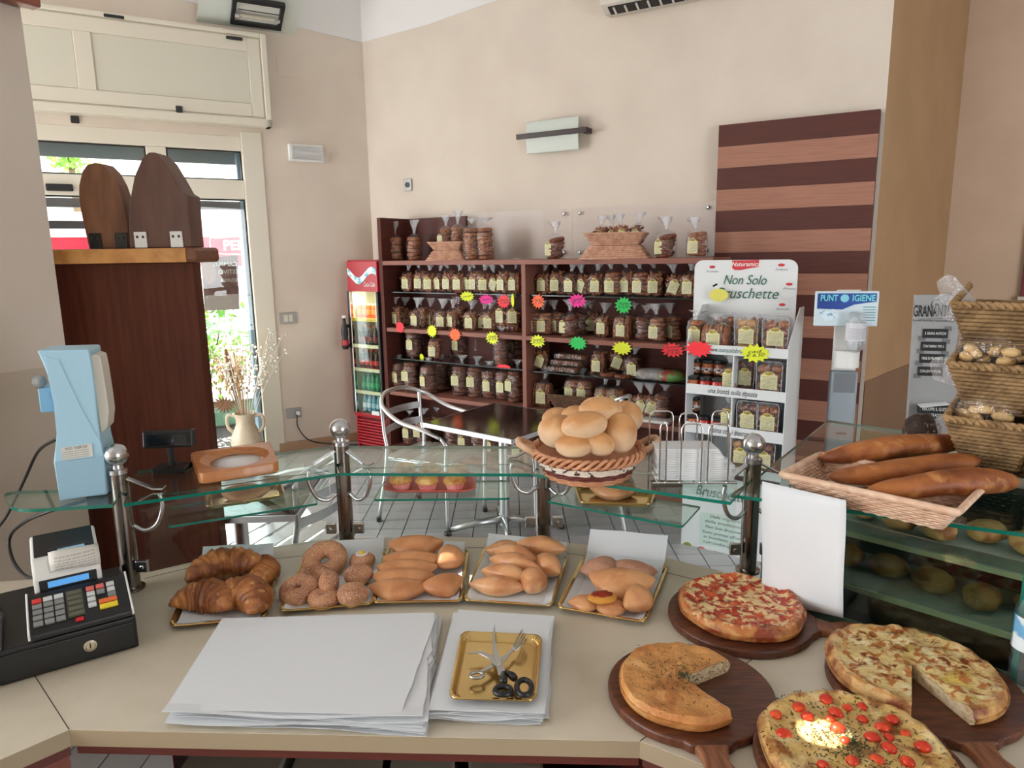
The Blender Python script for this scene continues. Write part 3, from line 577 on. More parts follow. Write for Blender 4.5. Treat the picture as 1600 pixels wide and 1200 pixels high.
def make_bag(kind, seed, bm_i, w, d, h, neck=0.10, lean=0.0, label=True, tilt=0.0, lw=0.066, lh=0.094, lx=0.0, group=GRP_BAG, name='biscuit_bag', lz=None):
    t = thing(name, 'x', 'bag', (0, 0, -50), 0, group); rnd = random.Random(seed); b = MB()
    if kind == 'lumps':
        for _ in range(int(46 * w * h / (0.105 * 0.15))):
            x, z = rnd.uniform(-.43, .43) * w, rnd.uniform(0.06, 0.95) * h; y = rnd.choice((-1, -1, 1)) * d * rnd.uniform(.22, .36); x *= 1 - 0.35 * max(0, z / h - 0.7)
            b.blob((x, y, z), (0.022, 0.009, 0.009), Matrix.Rotation(rnd.uniform(0, PI), 3, 'Y') @ Matrix.Rotation(rnd.uniform(-.4, .4), 3, 'Z'), 0.15, 2, 6, 4, rnd.random() * 9)
        b.blob((0, 0, h * 0.48), (w * 0.43, d * 0.36, h * 0.47), None, 0.1, 3, 12, 8, seed)
    elif kind == 'slices':
        k = 6
        for i in range(k):
            z = h * (0.06 + 0.9 * i / k); b.lathe([(w * 0.36, 0), (w * 0.47, 0.006), (w * 0.48, h / k * 0.6), (w * 0.40, h / k * 0.9)], 14, (rnd.uniform(-.05, .05) * w, 0, z), Matrix(((1, 0, 0), (0, d / w, 0), (0, 0, 1))) @ Matrix.Rotation(rnd.uniform(-.12, .12), 3, 'Y'))
    elif kind == 'loaf':
        for i in range(7):
            x = w * (-0.42 + 0.14 * i)
            b.blob((x, 0, h * 0.47), (w * 0.085, d * 0.46, h * 0.48), Matrix.Rotation(rnd.uniform(-.08, .08), 3, 'Y'), 0.05, 2, 10, 8, seed + i, fn=lambda u: Vector((math.copysign(abs(u.x) ** .6, u.x), math.copysign(abs(u.y) ** .6, u.y), math.copysign(abs(u.z) ** .6, u.z))))
    elif kind == 'discs':
        k = max(4, int(h / 0.030))
        for i in range(k):
            z = h * 0.02 + h * 0.95 * i / k; r = min(w, d) * 0.46 * rnd.uniform(.93, 1.03)
            b.lathe([(r * 0.25, 0.012), (r * 0.5, 0.004), (r * 0.9, 0.0), (r, 0.010), (r * 0.93, h / k * 0.82), (r * 0.6, h / k * 0.95), (r * 0.25, h / k * 0.7)], 18, (rnd.uniform(-.05, .05) * w, rnd.uniform(-.05, .05) * w, z), Matrix.Rotation(rnd.uniform(-.09, .09), 3, 'X') @ Matrix.Rotation(rnd.uniform(-.09, .09), 3, 'Y'))
    elif kind == 'rings':
        k = max(4, int(h / 0.026))
        for i in range(k):
            b.torus((rnd.uniform(-.1, .1) * w, rnd.uniform(-.06, .06) * w, h * (0.08 + 0.88 * i / k)), w * 0.31, w * 0.145, Matrix.Rotation(rnd.uniform(-.25, .25), 3, 'X') @ Matrix.Rotation(rnd.uniform(-.25, .25), 3, 'Y'), 16, 7, .1, i, 0.85)
    o = b.build('biscuits', bis[bm_i], t, smooth='auto', kind='stuff', local=True)
    a, c = MB(), MB(); cello_wrap(a, c, w * 1.06, d * 1.08, h, neck, seed, 3.2 if kind in ('lumps', 'loaf', 'slices') else 2.1, lean)
    a.build('cellophane', cello, t, smooth=True, local=True, recalc=False); c.build('bag_neck', cello_neck, t, smooth=True, local=True, recalc=False)
    if label:
        yy = -d * 0.565 - 0.002; z0 = h * 0.16 if lz is None else lz
        l = MB(); label_shape(l, lw, lh, yy, z0, tilt, lx); l.build('label', label_m, t, local=True)
        e = MB(); emblem(e, lw, lh, yy, z0, tilt, lx); e.build('label_emblem', label_top, t, local=True)
    return t
BAG = {}
def bag(key, p, label, rz=0.0, rot=None, sc=1.0):
    spec, first = BAG[key]
    if first[0] is None: first[0] = make_bag(**spec); o = first[0]
    else: o = copy_tree(first[0])
    o['label'] = label; o.location = p; o.rotation_euler = rot if rot else (0, 0, rS + rz); o.scale = (sc, sc, sc); return o
def defbag(key, **kw): BAG[key] = (kw, [None])
defbag('l1', kind='lumps', seed=1, bm_i=0, w=.115, d=.08, h=.155, neck=.07, lean=.02); defbag('l2', kind='lumps', seed=2, bm_i=0, w=.105, d=.08, h=.17, neck=.06, lean=-.03, lx=-.008)
defbag('l3', kind='lumps', seed=3, bm_i=1, w=.115, d=.08, h=.15, neck=.08, lean=.04, lx=.012); defbag('lt', kind='lumps', seed=4, bm_i=0, w=.125, d=.08, h=.14, neck=.08, tilt=.35, lean=-.03)
defbag('s1', kind='slices', seed=5, bm_i=0, w=.125, d=.085, h=.165, neck=.07, lean=-.03, lx=-.012); defbag('o1', kind='loaf', seed=6, bm_i=0, w=.125, d=.085, h=.165, neck=.08, lean=.03)
defbag('r1', kind='rings', seed=7, bm_i=1, w=.13, d=.10, h=.165, neck=.08, lx=-.035, lw=.05); defbag('r2', kind='rings', seed=8, bm_i=1, w=.125, d=.11, h=.17, neck=.05, label=False, lean=.02)
defbag('d1', kind='discs', seed=9, bm_i=1, w=.15, d=.15, h=.25, neck=.05, lx=-.02, lz=.09, lean=.02); defbag('d2', kind='discs', seed=10, bm_i=1, w=.145, d=.145, h=.235, neck=.035, lx=.01, lz=.07); defbag('d0', kind='discs', seed=11, bm_i=1, w=.14, d=.14, h=.24, neck=.03, label=False)
defbag('dt', kind='discs', seed=12, bm_i=0, w=.125, d=.125, h=.20, neck=.10, lx=-.03, lw=.06, lz=.05); defbag('dn', kind='discs', seed=13, bm_i=0, w=.125, d=.125, h=.195, neck=.11, label=False, lean=.01); defbag('db', kind='discs', seed=14, bm_i=0, w=.135, d=.135, h=.245, neck=.04, label=False)
defbag('f1', kind='lumps', seed=15, bm_i=0, w=.11, d=.07, h=.19, neck=.09, lz=.07, lw=.07, lh=.11, lean=-.02)
def row(pxs, z, dep, where, noun='bag of brown biscuits', jit=0.02):
    for i, it in enumerate(pxs):
        px, key = it[0], it[1]; rz = it[2] if len(it) > 2 else 0.0; extra = it[3] if len(it) > 3 else noun
        p = on_shelf(px, dep + (it[4] if len(it) > 4 else jit * math.sin(i * 2.3)), z + 0.001)
        bag(key, p, f'{extra}, {ORD[i]} from left, {where}', rz + 0.12 * math.sin(i * 1.7))
row([(640, 'l1'), (660, 'l2'), (673, 'l1', .3), (688, 'l3'), (704, 'l2'), (719, 'l1'), (733, 'l3', -.1), (745, 'l2'), (758, 'l1', .15), (775, 'lt'), (789, 'l2'), (805, 'o1')], ZG1, 0.15, 'upper left glass shelf')
row([(850, 'l1'), (871, 'l2'), (890, 'l3'), (911, 'lt', 0, 'bag of brown biscuits with tilted label'), (932, 'l1'), (957, 's1'), (980, 'l2'), (1001, 's1'), (1023, 'l2'), (1054, 'lt', 0, 'bag of brown biscuits with tilted label'), (1076, 'l1')], ZG1, 0.15, 'upper right glass shelf')
row([(621, 'l2'), (632, 'l1', 0, 'bag of dark twisted biscuits', .08), (650, 'l3', 0, 'bag of small dark biscuits'), (660, 'l2'), (672, 'l1', 0, 'bag of dark biscuits', .07), (689, 'l3', .1), (707, 'l1'), (719, 'l2', 0, 'bag of pale crumbs', .2), (736, 'l1', 0, 'bag of small brown biscuits'), (754, 'l3', .2, 'small bag of biscuits', .06), (765, 'l1', .3, 'small bag of biscuits', .05), (784, 'f1', 0, 'tall bag of biscuits', .08), (802, 'f1', .2, 'tall bag of biscuits', .08)], ZM, 0.12, 'middle left board')
row([(833, 's1'), (851, 's1', 0, 'bag of golden rusks'), (869, 's1', .1, 'bag of golden rusks', .08), (891, 'r1', 0, 'bag of ring biscuits'), (912, 'r2', 0, 'unlabelled bag of ring biscuits', .2), (926, 'l2', .1, 'bag of small biscuits', .22), (943, 'l1', 0, 'bag of small biscuits', .08), (974, 'o1', 0, 'bag of sliced rusks'), (990, 'r2', 0, 'dark unlabelled bag', .22), (1008, 'r2', 0, 'bag of stacked ring biscuits'), (1028, 's1', 0, 'bag of rusks'), (1050, 's1', 0, 'bag of rusks', .08)], ZM, 0.12, 'middle right board')
row([(646, 'd2', 0, 'dark stack of round rusks'), (658, 'd1', 0, 'dark stack of round rusks', .22), (678, 'l2', .2, 'bag of biscuits with white label'), (718, 'd2', 0, 'stack of round rusks behind the orange tag', .16), (749, 'd0', 0, 'dark stack of round rusks', .24), (784, 'd0', 0, 'pale stack of round rusks'), (809, 'd1', 0, 'narrow labelled stack of round rusks', .14)], ZG2, 0.18, 'lower left glass shelf')
row([(620, 'd2'), (640, 'd1'), (667, 'd2', -.2), (688, 'd0', 0, 'unlabelled stack of round rusks', .15), (703, 'd2', -.6, 'stack of round rusks', .24), (718, 'd1', .1, 'stack of round rusks', .05), (742, 'd1', .3, 'leaning stack of round rusks', .06), (764, 'd2', .1, 'stack of round rusks', .06), (786, 'd2', -.1, 'stack of round rusks', .07), (806, 'd1', -.2, 'stack of round rusks', .06)], ZL, 0.12, 'lower left board', 'stack of round dark rusks')
row([(634, 'd2'), (655, 'd1'), (677, 'd0', 0, 'stack of round rusks', .2), (702, 'd0'), (722, 'd2'), (744, 'd0'), (766, 'd2'), (790, 'd0'), (808, 'd2')], ZB, 0.13, 'bottom left board', 'stack of round rusks')
row([(846, 'd2'), (870, 'd0'), (893, 'd2')], ZB, 0.13, 'bottom right board', 'stack of round rusks')
# top of the shelf unit
def topbag(px, key, label, dep=0.16, z=0.0, rz=0.0): bag(key, on_shelf(px, dep, ZT + 0.001 + z), label, rz)
topbag(623, 'dt', 'labelled bag of round rusks at the left end of the shelf top'); topbag(652, 'dn', 'unlabelled bag of round rusks, second from the left end of the shelf top')
topbag(741, 'db', 'tall bag of round rusks touching the small basket on the shelf top', 0.1); topbag(761, 'db', 'tall bag of round rusks right of the small basket pair on the shelf top', 0.12, 0, .5)
topbag(869, 'r1', 'lone bag of ring biscuits midway along the shelf top', 0.14); topbag(1038, 'r1', 'bag of ring biscuits right of the large basket on the shelf top', 0.14); topbag(1085, 's1', 'bag of sliced rusks at the right end of the shelf top', 0.14)
# wicker trays on the shelf top
wick = mat('pale_wicker', rgb(212, 168, 142), 0.6, c2=rgb(186, 138, 112), nscale=30)
def wicker_tray(name, label, p, rz, w, d, h, taper, up, m, group=None, rows=7, ro=0.004, wob=0.0, n=14):
    """Rectangular basket: woven wall rows over upright stakes, rim and base; up=False turns it bottom up."""
    t = thing(name, label, 'basket', p, rz, group)
    def rect(k, z, wob=0, n=n):
        a, c = w / 2 + taper * k, d / 2 + taper * k; pts = []
        for i in range(n): pts.append((-a + 2 * a * i / n, -c))
        for i in range(n): pts.append((a, -c + 2 * c * i / n))
        for i in range(n): pts.append((a - 2 * a * i / n, c))
        for i in range(n): pts.append((-a, c - 2 * c * i / n))
        out = []
        for i, (x, y) in enumerate(pts):
            q = Vector((x, y, 0)); l = Vector((x / a, y / c, 0)); o = wob * (1 if i % 2 else -1)
            out.append(Vector((x + (o if abs(abs(x) - a) < 1e-6 else 0), y + (o if abs(abs(y) - c) < 1e-6 else 0), z)))
        return out
    fz = (lambda z: z) if up else (lambda z: h - z)
    b = MB()
    for r in range(rows): b.tube(rect((r + .5) / rows, fz(h * (r + .5) / rows), max(ro * .6, wob) * (1 if r % 2 else -1)), h / rows * 0.52, 5, True)
    b.build('weave', m, t, smooth=True, kind='stuff', local=True)
    b = MB(); b.loft([[v * 1.0 for v in rect(k * .98, fz(h * k))] for k in (0, 1)], cap=False); b.build('wall', m, t, local=True, recalc=False)
    b = MB(); b.tube(rect(1.04, fz(h)), ro * 1.6, 6, True); b.build('rim', m, t, smooth=True, local=True)
    b = MB(); b.box((0, 0, fz(0.003)), (w, d, 0.005)); b.build('base', m, t, local=True)
    return t
p = on_shelf(706, 0.14, ZT + 0.001)
wicker_tray('wicker_basket', 'small pale wicker tray turned bottom up under another on the shelf top', p, rS + 0.35, 0.22, 0.16, 0.075, 0.045, False, wick, wob=.003, n=16)
wicker_tray('wicker_basket', 'small pale wicker tray holding bags, resting on an upturned one on the shelf top', p + UP * 0.077, rS + 0.35, 0.20, 0.15, 0.06, 0.04, True, wick, wob=.003, n=16)
bag('dt', p + UP * 0.085 + dS * -0.03, 'labelled narrow bag standing in the small wicker tray on the shelf top', rS * 0 + 0.0, sc=0.82); bag('dn', p + UP * 0.085 + dS * 0.07 - nS * 0.02, 'bag of round rusks standing in the small wicker tray on the shelf top', 0, sc=0.9)
p = on_shelf(962, 0.15, ZT + 0.001)
wicker_tray('wicker_basket', 'large pale wicker tray turned bottom up under another on the shelf top', p, rS + 0.3, 0.33, 0.20, 0.085, 0.06, False, wick, wob=.0035, n=16)
wicker_tray('wicker_basket', 'large pale wicker tray full of bagged biscuits, resting on an upturned one', p + UP * 0.087, rS + 0.3, 0.30, 0.19, 0.08, 0.05, True, wick, wob=.0035, n=16)
for k, (a, o, zz, tl) in enumerate(((-0.12, 0, .075, 0), (-0.04, .03, .08, .3), (0.05, -.02, .085, -.4), (0.14, .02, .08, .2))):
    bag(('l1', 'lt', 'lt', 'l3')[k], p + UP * (0.02 + zz) + dS * a - nS * o, f'bag of biscuits lying in the large shelf-top basket, {ORD[k]} from the left', 0.2 * (-1) ** k, sc=0.8)
# right bay, lower glass shelf and board
bag('lt', on_shelf(846, 0.14, ZG2R + 0.002), 'bag with big tilted label at the left end of the lower right glass shelf', 0.1)
brick_pack = thing('rusk_pack', 'x', 'pack', on_shelf(892, .15, ZG2R + .001), rS, 'flat packs of rusks on the lower right glass shelf')
b = MB(); rr = random.Random(3)
for i in range(9): b.blob((-.10 + .025 * i, 0, .024), (.013, .05, .02), None, .1, 3, 8, 6, i)
b.build('rusks', bis[0], brick_pack, kind='stuff', smooth=True, local=True)
b = MB(); b.box((0, 0, .024), (.25, .11, .046)); b.build('wrapper', cello, brick_pack, local=True, bevel=.012)
for k, (dx, z, lab) in enumerate(((-.03, 0, 'flat wrapped pack of rusks at the bottom left of the small pile'), (.05, 0, 'flat wrapped pack of rusks at the bottom right of the small pile'), (0.0, .05, 'flat wrapped pack of rusks in the middle of the small pile'), (.03, .10, 'flat wrapped pack of rusks on top of the small pile'))):
    o = brick_pack if k == 0 else copy_tree(brick_pack); o['label'] = lab; o.location = on_shelf(888, .10 + .12 * (k == 1), ZG2R + .001 + z) + dS * dx
bag('l2', on_shelf(937, .14, ZG2R + .001), 'upright labelled bag of biscuits left on the dark oval tray'); bag('lt', on_shelf(967, .2, ZG2R + .03), 'bag of biscuits with its label upside behind the dark ring biscuits', .2); bag('l3', on_shelf(989, .12, ZG2R + .001), 'narrow labelled bag of biscuits right on the dark oval tray')
for k, px in enumerate((952, 975)):
    b = MB(); b.torus(on_shelf(px, .07, ZG2R + .018), .045, .016, None, 20, 8, .2, k); tag(b.build('ring_biscuit', bis[1], smooth=True), f'dark ring biscuit at the front of the lower right glass shelf, {ORD[k]} from left', 'biscuit', 'ring biscuits')
b = MB(); b.lathe([(0, 0), (.17, .001), (.2, .012), (.19, .012), (0, .006)], 28, on_shelf(962, .17, ZG2R + .001)); tag(b.build('oval_tray', black_plastic, smooth=True), 'dark round tray under the bags on the lower right glass shelf', 'tray')
for k, (px, c, lab) in enumerate(((1014, 0, 'low lumpy bag of biscuits right of the dark tray'), (1031, 1, 'low dark bag of biscuits lying second right of the dark tray'), (1050, 2, 'flat bag with green and red print lying by the display stand'))):
    t = thing('flat_bag', lab, 'bag', on_shelf(px, .12, ZG2R + .001), rS); b = MB()
    for i in range(10): b.blob((rr.uniform(-.07, .07), rr.uniform(-.04, .04), .02 + .012 * (i % 3)), (.03, .022, .018), rr.uniform(0, 3), .15, 3, 8, 6, i)
    b.build('biscuits', bis[(0, 1, 0)[k]], t, kind='stuff', smooth=True, local=True); b = MB(); b.blob((0, 0, .035), (.11, .07, .045), None, .15, 4, 16, 10, k, flat=-.03)
    b.build('wrapper', cello_neck if k < 2 else mat('printed_film', rgb(150, 70, 60), .3, c2=rgb(90, 140, 70), nscale=14, contrast=(.45, .55)), t, smooth=True, local=True)
bag('o1', on_shelf(848, .12, ZL + .001), 'reddish bag of toasted bread, first on the lower right board', .1, sc=1.15)
dark_wick = mat('brown_wicker', rgb(112, 76, 48), .6, c2=rgb(84, 54, 34), nscale=30)
wicker_tray('wicker_basket', 'brown wicker basket holding bagged rolls on the lower right board', on_shelf(902, .17, ZL + .001), rS + .1, .26, .18, .12, .05, True, dark_wick, rows=9)
for k, (px, lab) in enumerate(((895, 'labelled bag of rolls left in the brown wicker basket'), (914, 'labelled bag of rolls right in the brown wicker basket'))): bag('s1', on_shelf(px, .15, ZL + .06), lab, .1 * k)
for k, (px, lab) in enumerate(((944, 'labelled bag of biscuits just behind the bread basket'), (964, 'labelled bag of biscuits right of the one behind the bread basket'))): bag('o1', on_shelf(px, .13, ZL + .03), lab, .1 * k)
b = MB(); q = on_shelf(1020, .12, ZL + .012); b.box(q, (.34, .22, .02), rS); tag(b.build('white_tray', white_plastic, bevel=.004), 'white tray holding bags of biscuits near the display stand', 'tray')
for k, (px, key, lab) in enumerate(((1006, 'lt', 'bag with slanted label left on the white tray'), (1023, 'lt', 'bag with slanted label in the middle of the white tray'), (1040, 'r2', 'bag of ring biscuits right on the white tray'))): bag(key, on_shelf(px, .12, ZL + .024), lab, .1 * k)

# ------------------------------------------------------------------ fluorescent price stars
STARC = {'red': rgb(240, 40, 52), 'yellow': rgb(222, 232, 40), 'pink': rgb(226, 28, 140), 'orange': rgb(255, 104, 50), 'green': rgb(28, 190, 84)}
def star(p, ux, uy, w, h, colour, label, text=None, seed=0, bend=0.0, rot=0.0):
    nz = ux.cross(uy).normalized(); t = thing('price_star', label, 'price tag', p, 0, 'fluorescent price stars'); b = MB(); n = 13; pts = []; rnd = random.Random(seed)
    for k in range(2 * n):
        a = 2 * PI * k / (2 * n) + rot; r = 1.06 if k % 2 == 0 else 0.74; r *= rnd.uniform(.93, 1.04); x, y = r * w / 2 * math.cos(a), r * h / 2 * math.sin(a)
        pts.append(Vector(p) + ux * x + uy * y + nz * (bend * x * x))
    b.slab(pts, nz * -0.0015); b.build('card', mat('star_' + colour, STARC[colour], .6), t)
    if text:
        for i, line in enumerate(text.split('\n')):
            k = len(text.split('\n')); lettering(line, Vector(p) + uy * (h * .2 * ((k - 1) / 2 - i)), (ux + uy * .12), uy, h * .24, ink_black, t, 'handwriting', shear=.3, width=min(w * .62, .03 + .011 * len(line)), depth=.002)
    return t
def shelf_star(px, py, dep, colour, where, wpx=24, hpx=22, text=None, yaw=0.0, rot=0.0, seed=0):
    p = PL(px, py, ws(0, 0, dep), dS); k = (p - CP).length / FPX; ux = Matrix.Rotation(yaw, 3, 'Z') @ dS
    star(p, ux, UP, wpx * k * 1.12, hpx * k, colour, where, text, seed + px, .8, rot)
shelf_star(713, 465, .03, 'red', 'narrow turned red price star, first on the upper left glass shelf edge', 18, 24, None, -.9, .3)
shelf_star(730, 463, .03, 'yellow', 'yellow price star beside the turned red one on the upper left glass shelf', 22, 16, 'taralli', .2)
shelf_star(760, 468, .03, 'pink', 'magenta price star on the upper left glass shelf edge', 24, 16, 'Mandorle', .1)
shelf_star(787, 471, .03, 'red', 'red price star half behind a yellow one on the upper left glass shelf', 22, 22, 'Pane\n1,50', 0)
shelf_star(801, 469, .01, 'yellow', 'narrow turned yellow price star near the divider on the upper left glass shelf', 16, 22, None, -.7)
shelf_star(841, 471, .03, 'orange', 'orange price star, first on the upper right glass shelf edge', 21, 22, 'Taralli\n1,70', 0)
shelf_star(902, 470, .03, 'pink', 'magenta price star on the upper right glass shelf edge', 28, 22, 'Ciambelle\n€ 2.-', 0)
shelf_star(974, 477, .03, 'green', 'green price star on the upper right glass shelf edge', 25, 26, 'Pane\n€ 2,50', 0)
shelf_star(625, 511, -.012, 'red', 'red price star at the left end of the middle board', 16, 18, None, 0)
shelf_star(675, 517, -.012, 'yellow', 'blank yellow price star on the middle left board edge', 18, 20, None, 0)
shelf_star(711, 523, -.012, 'orange', 'blank orange price star on the middle left board edge', 21, 21, None, 0)
shelf_star(769, 528, -.012, 'yellow', 'yellow price star with black writing near the divider, middle left board', 22, 21, 'Friselle\n€ 2.8', 0)
shelf_star(840, 533, -.012, 'yellow', 'yellow price star with thin writing right of the divider, middle board', 25, 20, 'Friselle\n€ 3.20', 0)
shelf_star(903, 536, -.012, 'green', 'blank green price star on the middle right board edge', 28, 22, None, 0)
shelf_star(972, 544, -.012, 'yellow', 'blank yellow price star on the middle right board edge', 30, 22, None, 0)
shelf_star(1051, 547, -.012, 'red', 'red price star with writing at the right end of the middle board', 33, 23, 'Granella\nmista\n€ 5.40', 0)
shelf_star(659, 558, .10, 'yellow', 'small turned yellow price star on the lower left glass shelf', 14, 11, None, -.4)
shelf_star(787, 573, .05, 'red', 'red price star folded flat over the stacks on the lower left glass shelf', 26, 8, None, 0)
# ------------------------------------------------------------------ drinks fridge in the corner
fr0 = Z(562, 697, 0.0); fr0 = ws((fr0 - S0).dot(dS), 0, 0.0); fw = 0.375; fz = 1.665
fr = thing('drinks_fridge', 'red glass door drinks fridge with bottles, wedged between the corner and shelf unit', 'fridge', fr0, rS)
red_lac = mat('red_lacquer', rgb(176, 24, 40), .3, c2=rgb(164, 20, 36), nscale=3); fr_in = mat('fridge_lining', rgb(222, 220, 190), .5)
def fb(name, x0, x1, y0, y1, z0, z1, m, par=fr, bev=.004):
    b = MB(); b.box(((x0 + x1) / 2, (y0 + y1) / 2, (z0 + z1) / 2), (x1 - x0, y1 - y0, z1 - z0)); return b.build(name, m, par, local=True, bevel=bev)
fb('side', 0, .02, .0, .34, 0, fz, red_lac); fb('side', fw - .02, fw, 0, .34, 0, fz, red_lac); fb('top', 0, fw, 0, .34, fz - .03, fz, red_lac); fb('back', .02, fw - .02, .30, .34, .02, fz - .03, fr_in)
fb('lining', .02, .026, .0, .30, .33, 1.40, fr_in); fb('lining', fw - .026, fw - .02, .0, .30, .33, 1.40, fr_in)
fb('lower_case', .02, fw - .02, .02, .33, .0, .30, mat('dark_red', rgb(120, 14, 28), .4))
for k in range(9): fb('louvre', .01, fw - .01, -.012 - .002 * k * 0, .012, .035 + .027 * k, .053 + .027 * k, red_lac, fr, .005)
fb('door_bottom', .01, fw - .01, -.03, 0, .30, .33, red_lac); fb('header', .01, fw - .01, -.025, .03, 1.40, fz - .01, red_lac)
fb('door_stile', .005, .03, -.035, 0, .33, 1.40, black_plastic); fb('door_stile', fw - .03, fw - .005, -.035, 0, .33, 1.40, black_plastic); fb('door_trim', .03, .045, -.036, -.005, .33, 1.40, chrome)
b = MB(); pts = []
for k in range(17):
    u = k / 16; pts.append((.02 + (fw - .04) * u, 1.535 + .045 * math.sin(u * 2.1 * PI + 2.2)))
b.slab([Vector((x, -.0265, z + .028)) for x, z in pts] + [Vector((x, -.0265, z - .028)) for x, z in reversed(pts)], (0, -.002, 0)); b.build('wave', mat('wave_print', rgb(226, 236, 240), .4, c2=rgb(120, 190, 205), nscale=26, contrast=(.5, .6)), fr, local=True)
ux_ = Matrix.Rotation(rS, 3, 'Z') @ Vector((1, 0, 0)); ny_ = Matrix.Rotation(rS, 3, 'Z') @ Vector((0, -1, 0))
lettering('Coca-Cola', fr0 + ux_ * .27 + ny_ * .028 + UP * 1.46, ux_, UP, .055, ink_white, fr, shear=.3, width=.13)
fb('door_glass', .03, fw - .03, -.025, -.02, .33, 1.40, pane_glass, fr, 0)
bottle_kinds = [('can', rgb(222, 96, 40)), ('dark', rgb(44, 22, 18)), ('dark', rgb(60, 26, 22)), ('green', rgb(24, 142, 96)), ('blue', rgb(96, 158, 176))]
shelfz = [1.16, .93, .72, .52, .335]
bottle_names = ('can', 'cola_bottle', 'cola_bottle', 'green_bottle', 'water_bottle')
for r, z in enumerate(shelfz):
    if r < 4: fb('shelf', .025, fw - .025, .0, .29, z - .015, z, fr_in, fr, .002); fb('shelf_front', .025, fw - .025, -.012, .0, z - .018, z + .012, mat('ticket_rail_%d' % (r > 0), rgb(226, 222, 180) if r else rgb(222, 190, 60), .5), fr, .002)
    k, c = bottle_kinds[r]; m = mat('bottle_%d' % r, c, .12, c2=(rgb(180, 40, 36) if r == 2 else None), nscale=12, contrast=(.55, .6))
    proto = None
    for i in range(4):
        x, y = .075 + .056 * i, .05
        if proto is None:
            t = thing(bottle_names[r], 'x', 'can' if r == 0 else 'bottle', fr0, 0, 'drinks in the fridge'); b = MB()
            if k == 'can': b.lathe([(.022, 0), (.027, .006), (.027, .105), (.022, .115), (.02, .113)], 14)
            else: b.lathe([(.023, 0), (.026, .01), (.026, .06), (.0235, .075), (.026, .09), (.022, .115), (.011, .14), (.0105, .160)], 14)
            b.build('body', m, t, local=True, smooth=True)
            b = MB()
            if k == 'can': b.lathe([(.023, .114), (.023, .117), (.004, .117)], 12)
            else: b.lathe([(.013, .158), (.013, .172), (.002, .173)], 10)
            b.build('cap', mat('cap_%d' % r, (rgb(190, 190, 190), rgb(190, 30, 34), rgb(190, 30, 34), rgb(20, 110, 70), rgb(60, 110, 170))[r], .3), t, local=True)
            b = MB(); b.lathe([(.0272, .035), (.0272, .075)], 14, cap=False); b.build('label', mat('wrap_%d' % r, (rgb(240, 140, 60), rgb(120, 24, 26), rgb(200, 40, 36), rgb(40, 170, 110), rgb(170, 205, 215))[r], .4), t, local=True)
            proto = t; o = t
        else: o = copy_tree(proto)
        o['label'] = (('orange drink can', 'dark cola bottle', 'dark cola bottle with red wrap', 'green soda bottle', 'clear blue water bottle')[r] + f', {ORD[i]} from the left on the {("top", "second", "third", "fourth", "lowest")[r]} fridge shelf')
        o.location = fr0 + Matrix.Rotation(rS, 3, 'Z') @ Vector((x, y, 0)) + UP * (z + .001)
        if r == 0: o.scale = (1.05, 1.05, 1.1)
fl_d = bpy.data.lights.new('fridge_lamp', 'AREA'); fl_d.energy = 1.6; fl_d.size = .30; fl_d.size_y = .04; fl_d.shape = 'RECTANGLE'; fl_d.color = (1, .97, .82)
fl_o = bpy.data.objects.new('fridge_lamp', fl_d); COL.objects.link(fl_o); fl_o.parent = fr; fl_o.location = (fw / 2, .0, 1.385); fl_o.rotation_euler = (math.radians(12), 0, 0)
hb = MB(); hx, hy = -.005, -.075
hb.lathe([(.022, 0), (.03, .01), (.03, .07), (.024, .10), (.03, .14), (.026, .19), (.014, .235), (.013, .27), (.016, .272), (.016, .285)], 16, (hx, hy, .90)); hd = hb.build('door_handle', black_plastic, fr, local=True, smooth=True); hd['label'] = 'black bottle shaped door handle'
b = MB(); b.lathe([(.0165, 0), (.0165, .02), (.004, .021)], 14, (hx, hy, 1.172)); b.build('cap', white_plastic, hd, local=True)
b = MB(); b.lathe([(.0305, 0), (.0305, .045)], 16, (hx, hy, .935), cap=False); b.build('wrap', red_lac, hd, local=True)
for z in (.93, 1.10): b = MB(); b.box((.005, -.045, z), (.02, .05, .03)); b.build('bracket', black_plastic, hd, local=True)
b = MB(); b.box((fw * .72, -.028, .345), (.09, .004, .035)); b.build('sticker', paper_white, fr, local=True)

# ------------------------------------------------------------------ cardboard display stand
a0, a1 = Z(1065, 850, 0), Z(1195, 891, 0); D = thing('display_stand', 'white cardboard display stand with four shelves of biscuits and jars', 'display stand', a0)
dD = (a1 - a0).normalized(); dD = Matrix.Rotation(math.radians(10), 3, 'Z') @ dD; nD = Vector((dD.y, -dD.x, 0)); dw = .46; rD = math.atan2(dD.y, dD.x)
def dp(px, py, dep=0.0): return PL(px, py, a0 - nD * dep, dD)
def dx(u, z, dep=0.0): return a0 + dD * u - nD * dep + UP * z
card = mat('white_card', rgb(214, 217, 218), .55); card_in = mat('grey_card', rgb(188, 190, 192), .6)
dw = max(.3, (dp(1230, 560) - a0).dot(dD))
DD = .30
def dbox(name, u0, u1, z0, z1, d0, d1, m=card):
    b = MB(); b.slab([dx(u0, z0, d0), dx(u1, z0, d0), dx(u1, z1, d0), dx(u0, z1, d0)], -nD * (d1 - d0)); return b.build(name, m, D, bevel=.001)
dbox('plinth', 0, dw, 0, dp(1150, 750).z - .004, 0.0, .02); dbox('back_panel', 0, dw, 0, dp(1160, 540).z + .1, DD - .006, DD, card_in)
